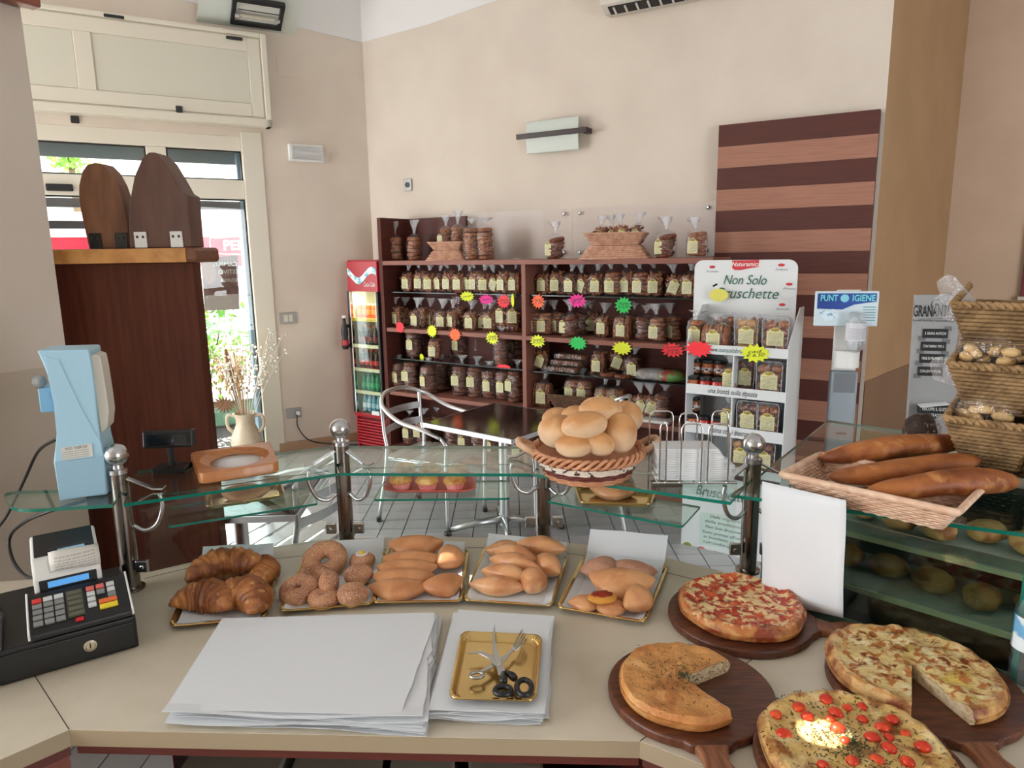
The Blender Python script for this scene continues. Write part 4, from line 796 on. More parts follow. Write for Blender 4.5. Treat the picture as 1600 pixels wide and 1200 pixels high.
# header with round shoulders
hz_ = [dp(x, y, DD) for x, y in ((1086, 422), (1248, 410))]; ht = dp(1165, 406, DD).z; hu0 = (hz_[0] - a0).dot(dD); hu1 = (hz_[1] - a0).dot(dD); rc = .05
hb0 = dp(1160, 520, DD).z - .1
pts = [(hu0, hb0), (hu1, hb0)] + [(hu1 - rc + rc * math.cos(k * PI / 12), ht - rc + rc * math.sin(k * PI / 12)) for k in range(7)] + [(hu0 + rc - rc * math.sin(k * PI / 12), ht - rc + rc * math.cos(k * PI / 12)) for k in range(7)]
b = MB(); b.slab([dx(u, z, DD - .008) for u, z in pts], -nD * .006); b.build('header', card, D)
def hpt(px, py): return dp(px, py, DD - .009)
b = MB(); tq = [hpt(x, y) for x, y in ((1144, 407), (1186, 406), (1186, 417), (1172, 419), (1158, 422), (1148, 422), (1144, 419))]; b.slab([q + nD * .001 for q in tq], -nD * .002); b.build('brand_tab', ink_red, D)
def kk(p): return (p - CP).length / FPX
pxm = kk(hpt(1165, 440))
def htext(t, px, py, hpx, wpx, m, **k): return lettering(t, hpt(px, py) + nD * .002, dD, (UP + dD * .0).normalized(), hpx * pxm, m, D, width=wpx * pxm * 1.12, **k)
htext('Naturamica', 1165, 413, 9, 36, ink_white, shear=.2); htext('Non Solo', 1163, 438, 20, 56, ink_green, shear=.3); htext('Bruschette', 1166, 459, 22, 80, ink_green, shear=.3)
for px, py, s in ((1113, 417, 'Bruschette'), (1221, 414, 'Antipasti'), (1233, 444, 'Primi'), (1222, 476, 'Secondi')):
    b = MB(); b.blob(hpt(px, py), (.018, .0015, .008), rD); b.build('emblem', ink_red, D); htext(s, px, py + 7, 4, 16, ink_grey, shear=.3)
tiers = [(533, 548), (598, 614), (660, 677), (722, 735)]
names = ['www.nonsolobruschette.it', 'una bontà sulla #pasta', 'ottima con i #secondi', '']
tz = []
for k, (yt, yb) in enumerate(tiers):
    zt_, zb_ = dp(1150, (yt + 8), 0).z, dp(1150, (yb + 8), 0).z; tz.append((zt_, zb_))
    dbox('shelf', .004, dw - .004, zb_ + .004, zb_ + .010, 0.004, DD - .006, card_in); dbox('shelf_front', 0, dw, zb_, zt_, 0, .004)
    if names[k]: lettering(names[k], dx(dw * .48, (zt_ + zb_) / 2, -.0005), dD, UP, (zt_ - zb_) * .72, ink_green if k == 0 else ink_black, D, shear=.3, width=dw * (.54, .5, .46)[k], depth=.001)
    if k > 0 : dbox('partition', dw * .47, dw * .485, zt_ - .01, tz[k - 1][1], .01, DD - .01, card)
for u in (-.004, dw):
    b = MB(); b.slab([dx(u, 0, 0), dx(u, tz[0][0] + .01, 0), dx(u, tz[0][0] + .20, DD - .09), dx(u, tz[0][0] + .20, DD), dx(u, 0, DD)], dD * .004); b.build('side_panel', card, D)
# lower front print
lz = lambda px, py: dp(px, py, -.0008)
b = MB(); fq = [lz(x, y) for x, y in ((1094, 800), (1160, 806), (1160, 862), (1092, 850))]; b.slab(fq, nD * .0006); b.build('text_frame', mat('pale_green_card', rgb(196, 214, 206), .6), D)
for t, px, py, w in (('Bruschette', 1125, 772, 66), ('Dalla migliore', 1132, 811, 40), ('della tradizione', 1130, 819, 50), ('Non Solo Bruschette', 1132, 828, 52), ('Sono pronte all’uso', 1128, 836, 54), ('su bruschette, crostini', 1130, 844, 54), ('e per condire ogni piatto', 1130, 852, 54)):
    lettering(t, lz(px, py) + nD * .001, dD, UP, (22 if py < 780 else 6.5) * pxm, ink_green if py < 780 else ink_grey, D, shear=.3, width=w * pxm * 1.12)
for k, c in enumerate((rgb(142, 138, 48), rgb(206, 84, 80), rgb(200, 44, 60), rgb(196, 120, 112), rgb(202, 70, 66), rgb(200, 40, 56))):
    q = lz(1074 + 22 * k, 857 + 7.2 * k); b = MB(); b.slab([q + dD * .033 * math.cos(i * PI / 10) + UP * .04 * math.sin(i * PI / 10) for i in range(11)], nD * .001); b.build('scallop', mat('scallop_%d' % k, c, .6), D)
# goods on the stand
defbag('st1', kind='discs', seed=21, bm_i=0, w=.11, d=.10, h=.165, neck=.03, lx=0, lw=.07, lh=.10, lz=.03, name='bread_bag'); defbag('st2', kind='loaf', seed=22, bm_i=0, w=.145, d=.11, h=.15, neck=.03, lw=.075, lh=.11, lz=.01, name='bread_bag')
def boxed(label, p, bi, w=.13, d=.08, h=.20):
    t = thing('biscuit_box', label, 'box', p, rD, 'clear boxes of biscuits'); b = MB(); rnd = random.Random(int(p.x * 1e4))
    for i in range(2):
        for j in range(4): b.blob((w * (-.22 + .44 * i) + rnd.uniform(-.006, .006), -d * .12 + rnd.uniform(-.01, .01), h * (.13 + .215 * j)), (w * .24, d * .25, h * .125), Matrix.Rotation(rnd.uniform(-.5, .5), 3, 'Y'), .12, 3, 10, 8, rnd.random() * 20)
    b.build('biscuits', bis[bi], t, smooth=True, kind='stuff', local=True); b = MB(); b.box((0, 0, h / 2), (w, d, h)); b.build('clear_box', cello, t, local=True, bevel=.018)
    b = MB(); b.tube([Vector((x, -d * .5, z)) for x, z in ((-w * .45, .01), (-w * .48, h * .9), (-w * .38, h * .99), (w * .38, h * .99), (w * .48, h * .9), (w * .45, .01))], .0025, 5); b.build('box_rim', cello_neck, t, local=True)
    l = MB(); label_shape(l, w * .62, h * .48, -d * .54, h * .24); l.build('label', label_m, t, local=True); e = MB(); emblem(e, w * .62, h * .48, -d * .54, h * .24); e.build('label_emblem', label_top, t, local=True); return t
def on_tier(px, k, dep): q = PL(px, 560, a0 - nD * dep, dD); return dx((q - a0).dot(dD), tz[k][1] + .012, dep)
def sbag(key, p, label): o = bag(key, p, label); o.rotation_euler = (0, 0, rD); return o
sbag('st1', on_tier(1088, 0, .12), 'tall bag of round bread at the left end of the display stand top tier'); sbag('st2', on_tier(1118, 0, .09), 'fat bag of sliced bread on the display stand top tier')
boxed('clear box of round biscuits behind the fat bread bag on the display stand top tier', on_tier(1131, 0, .20), 0); boxed('clear box of golden biscuits in the middle of the display stand top tier', on_tier(1167, 0, .10), 2)
boxed('clear box of brown biscuits at the right end of the display stand top tier', on_tier(1212, 0, .08), 0, .14)
boxed('clear box of dark biscuits behind the golden ones on the display stand top tier', on_tier(1182, 0, .20), 1)
# jars
def jar(label, p, c, first=[None]):
    if first[0] is None or True:
        t = thing('jar', label, 'jar', p, rD, 'jars on the display stand'); t.scale = (1.2, 1.2, 1.12); b = MB(); b.lathe([(.024, 0), (.029, .005), (.029, .05), (.024, .058)], 14); b.build('glass_body', mat('jar_' + c, {'orange': rgb(188, 104, 60), 'red': rgb(178, 40, 36), 'brown': rgb(150, 88, 58)}[c], .15, coat=.5), t, local=True, smooth='auto')
        b = MB(); b.lathe([(.028, .056), (.0295, .06), (.0295, .072), (.02, .0735)], 14); b.build('lid', mat('jar_lid', rgb(38, 38, 40), .3), t, local=True, smooth='auto')
        b = MB(); b.lathe([(.0295, .012), (.0295, .034)], 14, cap=False); b.build('label', mat('jar_label', rgb(226, 220, 214), .5, c2=rgb(90, 40, 36), nscale=60, contrast=(.52, .56)), t, local=True); return t
for k, tier in ((1, 'second'), (2, 'third')):
    for i, px in enumerate((1084, 1104, 1123)):
        jar(f'jar in the front row of the display stand {tier} tier, {ORD[i]} from left', on_tier(px, k, .05), ('orange', 'red', 'red')[i])
        if k == 1 or i == 0: jar(f'jar stacked on another at the back of the {tier} tier, {ORD[i]} from left', on_tier(px + 3, k, .14) + UP * .084, ('brown', 'orange', 'brown')[i]); jar(f'jar under another at the back of the {tier} tier, {ORD[i]} from left', on_tier(px + 3, k, .14), 'brown')
defbag('sp', kind='lumps', seed=31, bm_i=2, w=.075, d=.06, h=.15, neck=.06, lw=.065, lh=.12, lz=.02, name='pasta_bag')
sbag('sp', on_tier(1142, 1, .06), 'slim bag with large yellow label beside the jars on the second tier'); sbag('sp', on_tier(1142, 2, .06), 'slim bag with large yellow label beside the jars on the third tier')
boxed('clear box of brown biscuits left of centre behind the yellow price star', on_tier(1168, 1, .12), 1, .11); boxed('clear box of round rusks at the right end of the display stand second tier', on_tier(1206, 1, .06), 0, .14)
boxed('clear box of striped biscuits on the display stand third tier', on_tier(1175, 2, .06), 1, .12); boxed('clear box of brown biscuits at the right end of the display stand third tier', on_tier(1207, 2, .06), 0, .12)
boxed('clear box of biscuits left on the display stand lowest tier', on_tier(1166, 3, .06), 2, .11); boxed('clear box of dark biscuits at the right end of the display stand lowest tier', on_tier(1203, 3, .06), 1, .13)
p = dx((dp(1092, 545) - a0).dot(dD), dp(1092, 545).z, -.006); star(p, dD, UP, 38 * pxm * 1.1, 24 * pxm, 'red', 'blank red price star on the display stand edge', None, 5)
p = dx((dp(1180, 552) - a0).dot(dD), dp(1180, 552).z, -.006); star(p, dD, UP, 38 * pxm * 1.1, 26 * pxm, 'yellow', 'yellow price star with black writing on the display stand', 'cad.\n€ 6.50', 8)
p = dp(1123, 461, DD - .05); b = MB(); b.slab([p + dD * .055 * math.cos(k * PI / 12) + UP * .036 * math.sin(k * PI / 12) for k in range(24)], nD * .001)
t = thing('price_star', 'washed-out yellow oval price card clipped to the display stand header', 'price tag', p, 0, 'fluorescent price stars'); b.build('card', mat('pale_yellow_card', rgb(214, 208, 92), .5), t)
b = MB(); b.tube([p + dD * -.035 + UP * .05, p + dD * -.012 + UP * .062], .006, 6); b.build('clip', black_plastic, t)

# ------------------------------------------------------------------ hand hygiene column
hy = Z(1312, 905, 0.0); hyY = 3.55
hy = Yp(1312, 700, hyY); hy.z = 0
rH = math.radians(-14); dH = Vector((math.cos(rH), math.sin(rH), 0)); nH = Vector((dH.y, -dH.x, 0))
H_ = thing('hygiene_station', 'grey hand sanitiser column with a blue and white hygiene sign', 'dispenser', hy, rH)
def hpx(px, py): return PL(px, py, hy, dH)
def hu(px, py): q = hpx(px, py); return ((q - hy).dot(dH), q.z)
zc = hu(1312, 515)[1]; z2 = hu(1312, 555)[1]
b = MB(); b.prism([(-.065, 0), (.065, 0), (.065, .07), (-.065, .07)], 0.02, hu(1312, 580)[1]); b.build('column', mat('pale_steel', rgb(150, 160, 166), .35, .5), H_, local=True, bevel=.012)
b = MB(); b.box((0, .03, .01), (.34, .30, .02)); b.build('foot', mat('pale_steel', (0, 0, 0, 1)), H_, local=True, bevel=.004)
b = MB(); b.box((0, .05, (hu(0, 580)[1] + zc) / 2 + .1), (.115, .02, zc - hu(0, 580)[1] + .2)); b.build('back_plate', white_plastic, H_, local=True, bevel=.005)
b = MB(); z3 = hu(1312, 573)[1]; b.loft([[Vector((.062 * math.cos(a), .0 - .05 * math.sin(a) * (1 if math.sin(a) > 0 else .6), z)) for a in [2 * PI * k / 20 for k in range(20)]] for z in (z3, z3 + .02, z3 + .07, z3 + .085)]); b.build('dispenser_head', white_plastic, H_, local=True, smooth='auto')
zz = hu(1318, 548)[1]; zt2 = hu(1328, 487)[1]
b = MB(); b.lathe([(.02, 0), (.042, .02), (.047, .04), (.047, zt2 - zz - .05), (.04, zt2 - zz - .03), (.036, zt2 - zz)], 18, (.025, -.045, zz)); b.build('sanitiser_bottle', mat_glass('clear_bottle', (.82, .85, .86, 1), 1.2, .05, base=.06, haze=.22), H_, local=True, smooth=True)
b = MB(); b.lathe([(.0475, 0), (.0475, .09)], 18, (.025, -.045, zz + .06), cap=False); b.build('bottle_label', mat_print('bottle_print', rgb(205, 205, 210), rgb(110, 100, 120), 12, .6), H_, local=True)
b = MB(); zb3 = hu(1312, 597)[1]; b.slab([(-.05, -.003, zb3 - .055), (.05, -.003, zb3 - .055), (.052, -.003, zb3 + .045), (-.05, -.003, zb3 + .045)], (0, .004, 0)); b.build('drip_panel', mat('mid_grey', rgb(112, 116, 122), .5), H_, local=True)
b = MB(); b.box((0, -.002, hu(1312, 677)[1]), (.05, .006, .008)); b.build('latch_slot', dark_grey, H_, local=True)
s0, s1 = hu(1274, 455), hu(1370, 510); su_, sv_ = (s0[0] + s1[0]) / 2, (s0[1] + s1[1]) / 2; sw_, sh_ = s1[0] - s0[0], s0[1] - s1[1] - .0
nose = -.006
b = MB(); b.box((su_, .0, sv_), (sw_, .012, sh_)); b.build('sign_board', mat('sign_white', rgb(206, 222, 230), .3), H_, local=True, bevel=.005)
b = MB(); x0, x1, y0, y1 = su_ - sw_ * .46, su_ + sw_ * .46, sv_ + sh_ * .0, sv_ + sh_ * .44
b.slab([Vector((x, nose - .0012, z)) for x, z in ((x0, y0 + .0), (su_ - sw_ * .06, y0 - sh_ * .02), (su_ + sw_ * .12, y0 + sh_ * .12), (su_ + sw_ * .3, y0 + sh_ * .17), (x1, y0 + sh_ * .2), (x1, y1), (x0, y1))], (0, .001, 0)); b.build('blue_field', mat('sign_blue', rgb(28, 78, 166), .35, c2=rgb(22, 60, 140), nscale=8), H_, local=True)
def hs_(t, u, v, h, w, m): lettering(t, hy + dH * u + nH * (-nose + .003) + UP * v, dH, UP, h, m, H_, width=w, bold=.02)
cyan = mat('cyan_ink', rgb(120, 220, 226), .4)
hs_('PUNT', su_ - sw_ * .28, sv_ + sh_ * .30, sh_ * .25, sw_ * .27, cyan); hs_('IGIENE', su_ + sw_ * .26, sv_ + sh_ * .30, sh_ * .25, sw_ * .35, cyan)
b = MB(); b.lathe([(0, 0), (.020, .0), (.020, .001), (0, .0012)], 20, (su_ - sw_ * .035, nose - .0015, sv_ + sh_ * .30), Matrix.Rotation(PI / 2, 3, 'X')); b.build('globe', mat('globe_ink', rgb(130, 206, 224), .4), H_, local=True)
for k in range(5):
    b = MB(); a = .35 + .10 * k; p0 = Vector((su_ - sw_ * (.42 - .02 * k), nose - .002, sv_ - sh_ * (.12 + .05 * k))); b.loft([[p0 + Matrix.Rotation(-.22, 3, 'Y') @ Vector((u, -.0004 * k, v)) for u, v in ((0, -.008), (sw_ * .22, -.006), (sw_ * .27, 0), (sw_ * .22, .006), (0, .008))], [p0 + Matrix.Rotation(-.22, 3, 'Y') @ Vector((u, .001, v)) for u, v in ((0, -.008), (sw_ * .22, -.006), (sw_ * .27, 0), (sw_ * .22, .006), (0, .008))]]); b.build('hand_print', mat('hand_print', rgb(214, 232, 240), .4, c2=rgb(120, 170, 200), nscale=40, contrast=(.55, .62)), H_, local=True)
for k in range(6):
    b = MB(); b.box((su_ + sw_ * .36, nose - .001, sv_ + sh_ * (.05 - .075 * k)), (sw_ * .2, .001, .0035)); b.build('text_line', mat('teal_ink', rgb(60, 140, 150), .5), H_, local=True)

# ------------------------------------------------------------------ cafe table and chairs
A_, B_, C_ = Z(664, 660, .72), Z(768, 680, .72), Z(711, 641, .72); e1 = (B_ - A_); e1 = e1.normalized() * .66; e2 = (C_ - A_); e2 = (e2 - e1.normalized() * e2.dot(e1.normalized())).normalized() * .66; e1.z = e2.z = 0
top_m = mat('dark_woven_top', rgb(34, 26, 25), .12, c2=rgb(50, 38, 36), nscale=90, contrast=(.45, .55), spec=.7)
def cafe_table(name, label, c, e1, e2, foot=True):
    t = thing(name, label, 'table', (c.x, c.y, 0)); q = [c - e1 / 2 - e2 / 2, c + e1 / 2 - e2 / 2, c + e1 / 2 + e2 / 2, c - e1 / 2 + e2 / 2]; q = [Vector((v.x, v.y, .70)) for v in q]
    b = MB(); b.slab(q, UP * .02); b.build('tabletop', top_m, t, bevel=.003)
    b = MB(); o_ = [v + (v - Vector((c.x, c.y, .70))).normalized() * .008 for v in q]
    for i in range(4):
        m_ = (o_[(i + 1) % 4] - o_[i]); b = MB(); b.slab([o_[i] - UP * .006, o_[(i + 1) % 4] - UP * .006, o_[(i + 1) % 4] + UP * .019, o_[i] + UP * .019], (m_.cross(UP)).normalized() * .006); b.build('edge_trim', alu, t)
    b = MB(); b.tube([(c.x, c.y, .05), (c.x, c.y, .70)], .03, 14); b.build('column', alu, t, smooth='auto')
    for k in range(4):
        d = (e1 * (1 if k in (0, 1) else -1) + e2 * (1 if k in (0, 3) else -1)).normalized(); b = MB(); b.tube([Vector((c.x, c.y, .085)) + d * .02, Vector((c.x, c.y, .07)) + d * .18, Vector((c.x, c.y, .028)) + d * .36], [.028, .022, .015], 8); ft = b.build('foot', alu, t, smooth=True)
        b = MB(); b.lathe([(.02, 0), (.024, .006), (.02, .024)], 10, Vector((c.x, c.y, 0)) + d * .355); b.build('glide', black_plastic, ft)
    return t
tc_ = A_ + e1 / 2 + e2 / 2; cafe_table('cafe_table', 'square cafe table with dark woven top and metal rim in front of the shelves', tc_, e1, e2)
a, b_, c_ = Z(345, 835, .72), Z(437, 826, .72), Z(430, 795, .72)
f1 = Vector((1, .03, 0)).normalized() * .66; f2 = Vector((-.08, 1, 0)).normalized() * .30; cc = Vector((b_.x, b_.y, 0)) - f1 / 2 + f2 / 2
f2 = f2.normalized() * .62; cc = Vector((c_.x, c_.y, 0)) - f1 / 2 - Vector((-.08, 1, 0)).normalized() * .31
cafe_table('cafe_table', 'cafe table with dark top half hidden behind the tall brown panel', Vector((b_.x - .30, b_.y + .38, 0)), Vector((1, .05, 0)) * .60, Vector((-.05, 1, 0)) * .50)
def chair(label, p, rz):
    t = thing('cafe_chair', label, 'chair', p, rz, 'aluminium cafe chairs'); L = True
    hoop = smooth_path([(-.25, -.24, .62), (-.262, -.12, .66), (-.265, .06, .70), (-.235, .20, .775), (-.13, .275, .825), (0, .29, .84), (.13, .275, .825), (.235, .20, .775), (.265, .06, .70), (.262, -.12, .66), (.25, -.24, .62)], 6)
    b = MB(); b.tube(hoop, .0135, 10); b.build('arm_hoop', alu, t, smooth=True, local=L)
    for s in (-1, 1):
        b = MB(); b.tube(smooth_path([(.25 * s, -.24, .62), (.243 * s, -.268, .57), (.232 * s, -.255, .45), (.225 * s, -.25, .013)], 5), .0135, 10); lg = b.build('leg', alu, t, smooth=True, local=L); b = MB(); b.lathe([(.014, 0), (.017, .004), (.016, .03)], 10, (.225 * s, -.25, 0)); b.build('glide', black_plastic, lg, local=L)
        b = MB(); b.tube(smooth_path([(.205 * s, .235, .80), (.20 * s, .225, .6), (.205 * s, .21, .44), (.225 * s, .285, .013)], 5), .0125, 10); lg = b.build('leg', alu, t, smooth=True, local=L); b = MB(); b.lathe([(.014, 0), (.017, .004), (.016, .03)], 10, (.225 * s, .285, 0)); b.build('glide', black_plastic, lg, local=L)
    b = MB(); b.tube([(-.205, -.24, .435), (.205, -.24, .435), (.205, .22, .425), (-.205, .22, .425)], .011, 8, True); b.build('seat_frame', alu, t, smooth=True, local=L)
    for k in range(5):
        b = MB(); b.box((0, -.205 + .098 * k, .448 - .002 * k), (.42, .082, .006)); b.build('seat_slat', mat('seat_alu', (.78, .8, .82, 1), .35, 1.0), t, local=L, bevel=.002)
    for z, o_ in ((.60, .245), (.70, .262)):
        P = smooth_path([(-.205, o_ - .03, z), (-.12, o_ + .006, z), (0, o_ + .022, z), (.12, o_ + .006, z), (.205, o_ - .03, z)], 4); b = MB(); b.loft([[p + Vector((0, -.002, -.022)), p + Vector((0, .002, -.022)), p + Vector((0, .002, .022)), p + Vector((0, -.002, .022))] for p in P]); b.build('back_slat', mat('seat_alu', (0, 0, 0, 1)), t, local=True)
    return t
chair('aluminium armchair with slatted seat beside the tall brown panel, lit by the sun', Vector((-1.06, 3.02, 0)), math.radians(-108))
chair('aluminium armchair drawn up to the cafe table, left of its column', Vector((-.52, 4.36, 0)), math.radians(62))
chair('aluminium armchair behind the bread basket on the right of the cafe table', Vector((.42, 4.13, 0)), math.radians(-100))

# ------------------------------------------------------------------ vase with dried flowers by the window
vp = Z(385, 700, 0.0); vp = PL(386, 690, wl(0, 0, .16), dL); vp.z = 0
va = thing('amphora_vase', 'pale two handled amphora vase with dried flowers by the window', 'vase', vp)
vt = PL(390, 645, vp, (1, 0)).z
b = MB(); k_ = vt / .60; b.lathe([(.07, 0), (.10, .01), (.15, .12), (.175, .24), (.165, .34), (.125, .42), (.105, .47), (.105, .53), (.125, .585), (.135, .60), (.12, .60), (.095, .54)], 28, (0, 0, 0), Matrix.Scale(k_, 3)); b.build('body', mat('cream_ceramic', rgb(206, 192, 168), .3, c2=rgb(184, 166, 140), nscale=7, coat=.3), va, local=True, smooth='auto')
for s in (-1, 1):
    b = MB(); b.tube(smooth_path([Vector(q) * k_ for q in ((.115 * s, 0, .56), (.19 * s, 0, .58), (.215 * s, 0, .50), (.20 * s, 0, .42), (.15 * s, 0, .37))], 5), .018 * k_, 8); b.build('handle', mat('cream_ceramic', (0, 0, 0, 1)), va, smooth=True, local=True)
rv = random.Random(4); straw = mat('straw', rgb(196, 164, 124), .8); palegrass = mat('pale_dried_flower', rgb(226, 220, 210), .8); brownhead = mat('brown_seed_head', rgb(126, 92, 66), .85)
for grp, n, m, hh in (('dried_stem', 26, straw, (.35, .62)), ('pale_spray', 22, palegrass, (.40, .72))):
    for i in range(n):
        a = rv.uniform(0, 2 * PI); lean = rv.uniform(.02, .17) + (.06 if grp == 'pale_spray' else 0); h = rv.uniform(*hh); x = math.cos(a) * lean + (.06 if grp == 'pale_spray' else -.06); y = math.sin(a) * lean * .7
        p0 = Vector((x * .2, y * .2, .5 * k_)); p1 = Vector((x * .7, y * .7, .55 * k_ + h * .5)); p2 = Vector((x * 1.4, y * 1.2, .6 * k_ + h)); b = MB(); b.tube(smooth_path([p0, p1, p2], 3), .003, 4)
        for q in range(9 if grp == 'pale_spray' else 6):
            u = .55 + .45 * q / 8; c = p1.lerp(p2, (u - .5) * 2) + Vector((rv.uniform(-.03, .03), rv.uniform(-.03, .03), rv.uniform(-.02, .02))) * (1.2 if grp == 'pale_spray' else .45); b.blob(c, (.010, .010, .016) if grp != 'pale_spray' else (.013, .013, .009), None, .2, 3, 6, 4, i + q)
        b.build(grp, m, va, smooth=True, local=True)
b = MB()
for k in range(16): a = 2 * PI * k / 16; b.tube([Vector((-.14, -.05, .72 * k_)), Vector((-.14 + .09 * math.cos(a), -.07, .72 * k_ + .07 * math.sin(a)))], [.018, .004], 5)
b.build('thistle_head', brownhead, va, local=True)
b = MB(); b.tube(smooth_path([(-.02, 0, .5 * k_), (-.06, 0, .8 * k_), (-.11, 0, 1.35 * k_)], 4), [.004] * 4 + [.012] * 2 + [.018, .02, .012][:3], 6); b.build('seed_spike', brownhead, va, smooth=True, local=True)

# ------------------------------------------------------------------ tall brown panel cabinet with two upright boards
cY = 2.475; cl, cr = Yp(84, 402, cY), Yp(305, 398, cY); cz = (cl.z + cr.z) / 2
cabm = mat('dark_mahogany', rgb(92, 46, 30), .5, c2=rgb(76, 36, 23), nscale=4, stretch=(14, 14, 1), spec=.2)
cb = thing('tall_cabinet', 'tall dark mahogany cabinet panel with worn yellow edged top board', 'cabinet', Vector(((cl.x + cr.x) / 2, cY, 0)))
cb_r = Yp(340, 800, cY).x
b = MB(); b.box(((cl.x + cr.x) / 2 - .07, cY + .03, cz / 2 - .012), (cr.x - cl.x + .12, .06, cz - .024)); b.build('panel', cabm, cb, bevel=.004)
edge_y = mat('worn_yellow_edge', rgb(206, 150, 84), .5, c2=rgb(176, 118, 60), nscale=14, contrast=(.5, .7))
zt3 = Yp(200, 388, cY).z; zb4 = Yp(200, 412, cY).z
b = MB(); b.box(((cl.x + cr.x) / 2 - .06, cY + .075, (zt3 + zb4) / 2), (cr.x - cl.x + .15, .20, zt3 - zb4)); b.build('top_board', mat('board_brown', rgb(122, 76, 52), .45, c2=rgb(104, 62, 42), nscale=6, stretch=(1, 10, 10)), cb, bevel=.012)
b = MB(); b.box(((cl.x + cr.x) / 2 - .075, cY - .027, (zt3 + zb4) / 2), (cr.x - cl.x + .11, .006, zt3 - zb4 - .004)); b.build('edge_band', edge_y, cb, bevel=.002)
def upright(label, pts, y, th, m, mside, brk, bm_):
    P = [Yp(x, yy, y) for x, yy in pts]; zb = min(p.z for p in P)
    for p in P:
        if p.z < zt3 + .02: p.z = zt3 + .001
    c = sum(P, Vector()) / len(P); t = thing('wooden_board', label, 'board', Vector((c.x, y, zt3 + .001)), 0, 'rounded boards on the tall cabinet')
    b = MB(); b.slab(P, (.03 * 0, th, 0)); o = b.build('board', [m], t, bevel=.003)
    for px in brk:
        q = Yp(px, 375, y - .004); b = MB(); b.box((q.x, y - .004, zt3 + .028), (.042, .006, .054)); br = b.build('bracket', bm_, t, bevel=.001)
        for s in (-1, 1): b = MB(); b.lathe([(.005, 0), (.003, .003)], 8, (q.x + .01 * s, y - .007, zt3 + .038), Matrix.Rotation(PI / 2, 3, 'X')); b.build('screw', dark_grey, br)
    return t
wd1 = mat('aged_board_wood', rgb(132, 90, 62), .55, c2=rgb(108, 70, 48), nscale=5, stretch=(6, 6, 1)); wd2 = mat('dark_board_wood', rgb(102, 70, 56), .5, c2=rgb(86, 56, 46), nscale=5, stretch=(6, 6, 1))
upright('shorter lighter brown round topped board upright on the tall cabinet', [(139, 388), (130, 350), (123, 315), (123, 290), (128, 268), (136, 257), (148, 254), (160, 256), (172, 268), (183, 288), (193, 318), (200, 352), (203, 388)], cY + .06, .07, wd1, wd2, (149, 190), black_plastic)
upright('taller dark brown pointed board upright on the tall cabinet with white brackets', [(203, 388), (201, 350), (203, 312), (210, 275), (222, 247), (232, 238), (242, 238), (256, 252), (270, 275), (284, 300), (293, 305), (300, 388)], cY - .0, .10, wd2, wd2, (220, 276), white_plastic)
# ------------------------------------------------------------------ serving counter
CT = 0.9
F0, F1, F2, F3 = Z(0, 1187, CT), Z(108, 1140, CT), Z(1000, 1158, CT), Z(1110, 1200, CT)
SLd, SRd = (Z(60, 1065, CT) - F1).normalized(), (Z(1022, 1142, CT) - F2).normalized()
top_lam = mat('beige_worktop', rgb(212, 202, 182), .42, c2=rgb(204, 193, 172), nscale=9, bump=.03, bscale=90); top_edge = mat('worktop_edge', rgb(168, 150, 122), .45)
fascia = mat('counter_fascia', rgb(118, 58, 44), .4, c2=rgb(104, 48, 36), nscale=6, stretch=(6, 6, 1))
ctr = thing('serving_counter', 'angled serving counter with beige worktop and reddish brown front', 'counter', Vector((-.3, 1.4, 0)))
bk = [Z(x, y, CT) for x, y in ((236, 893), (345, 868), (500, 843), (570, 841), (640, 838), (760, 840), (835, 843), (924, 852), (1044, 872), (1130, 893), (1192, 920))]
SLe = F1 + SLd * .62; SRe = F2 + SRd * .60
dFl = (F0 - F1).normalized(); dFr = (F3 - F2).normalized(); Lx, Rx = F1 + dFl * 1.0, F2 + dFr * 1.2
PN0, PN1 = Z(1186, 935, CT), Z(1577, 1070, CT); dP4 = (PN1 - PN0).normalized(); nP4 = Vector((-dP4.y, dP4.x, 0))
if nP4.y < 0: nP4 = -nP4
polys = [[F1, SLe, bk[0], Vector((-1.6, 1.62, CT)), Vector((-2.1, 1.3, CT)), Lx], [F2, *([SRe] if False else []), PN0 + dP4 * .12 + nP4 * .01, bk[-1], *list(reversed(bk[:-1])), SLe, F1], [F2, Rx, PN1 + dP4 * .6 + nP4 * .01, PN0 + dP4 * .12 + nP4 * .01]]
for pl in polys:
    b = MB(); b.prism([(p.x, p.y) for p in pl], CT - .032, CT); b.build('worktop', top_lam, ctr)
def strip(p, q, w, z, h=.0006):
    n = Vector((-(q - p).y, (q - p).x, 0)).normalized() * w / 2; b = MB(); b.prism([(p - n).to_2d(), (q - n).to_2d(), (q + n).to_2d(), (p + n).to_2d()], z, z + h); return b
gap_m = mat('seam', rgb(70, 60, 48), .7)
strip(F1 + SLd * .001, SLe, .0016, CT - .0002).build('seam', gap_m, ctr); strip(F2, PN0 + dP4 * .12, .0016, CT - .0002).build('seam', gap_m, ctr)
gr = [Z(x, y, CT) for x, y in ((226, 904), (300, 886), (480, 868), (640, 856), (760, 856), (850, 860), (920, 869), (1046, 896), (1100, 909))]
for p, q in zip(gr, gr[1:]): strip(p, q, .0022, CT - .0002).build('groove', gap_m, ctr)
for (p, q) in ((Lx, F1), (F1, F2), (F2, Rx)):
    d = (q - p).normalized(); n = Vector((d.y, -d.x, 0))
    b = MB(); b.slab([p + n * .0015 - UP * .031, q + n * .0015 - UP * .031, q + n * .0015 - UP * .001, p + n * .0015 - UP * .001], -n * .0015); b.build('edge_band', top_edge, ctr)
    b = MB(); b.slab([p - n * .012 - UP * .056, q - n * .012 - UP * .056, q - n * .012 - UP * .032, p - n * .012 - UP * .032], -n * .02); b.build('rail', mat('rail_brown', rgb(100, 46, 36), .4), ctr)
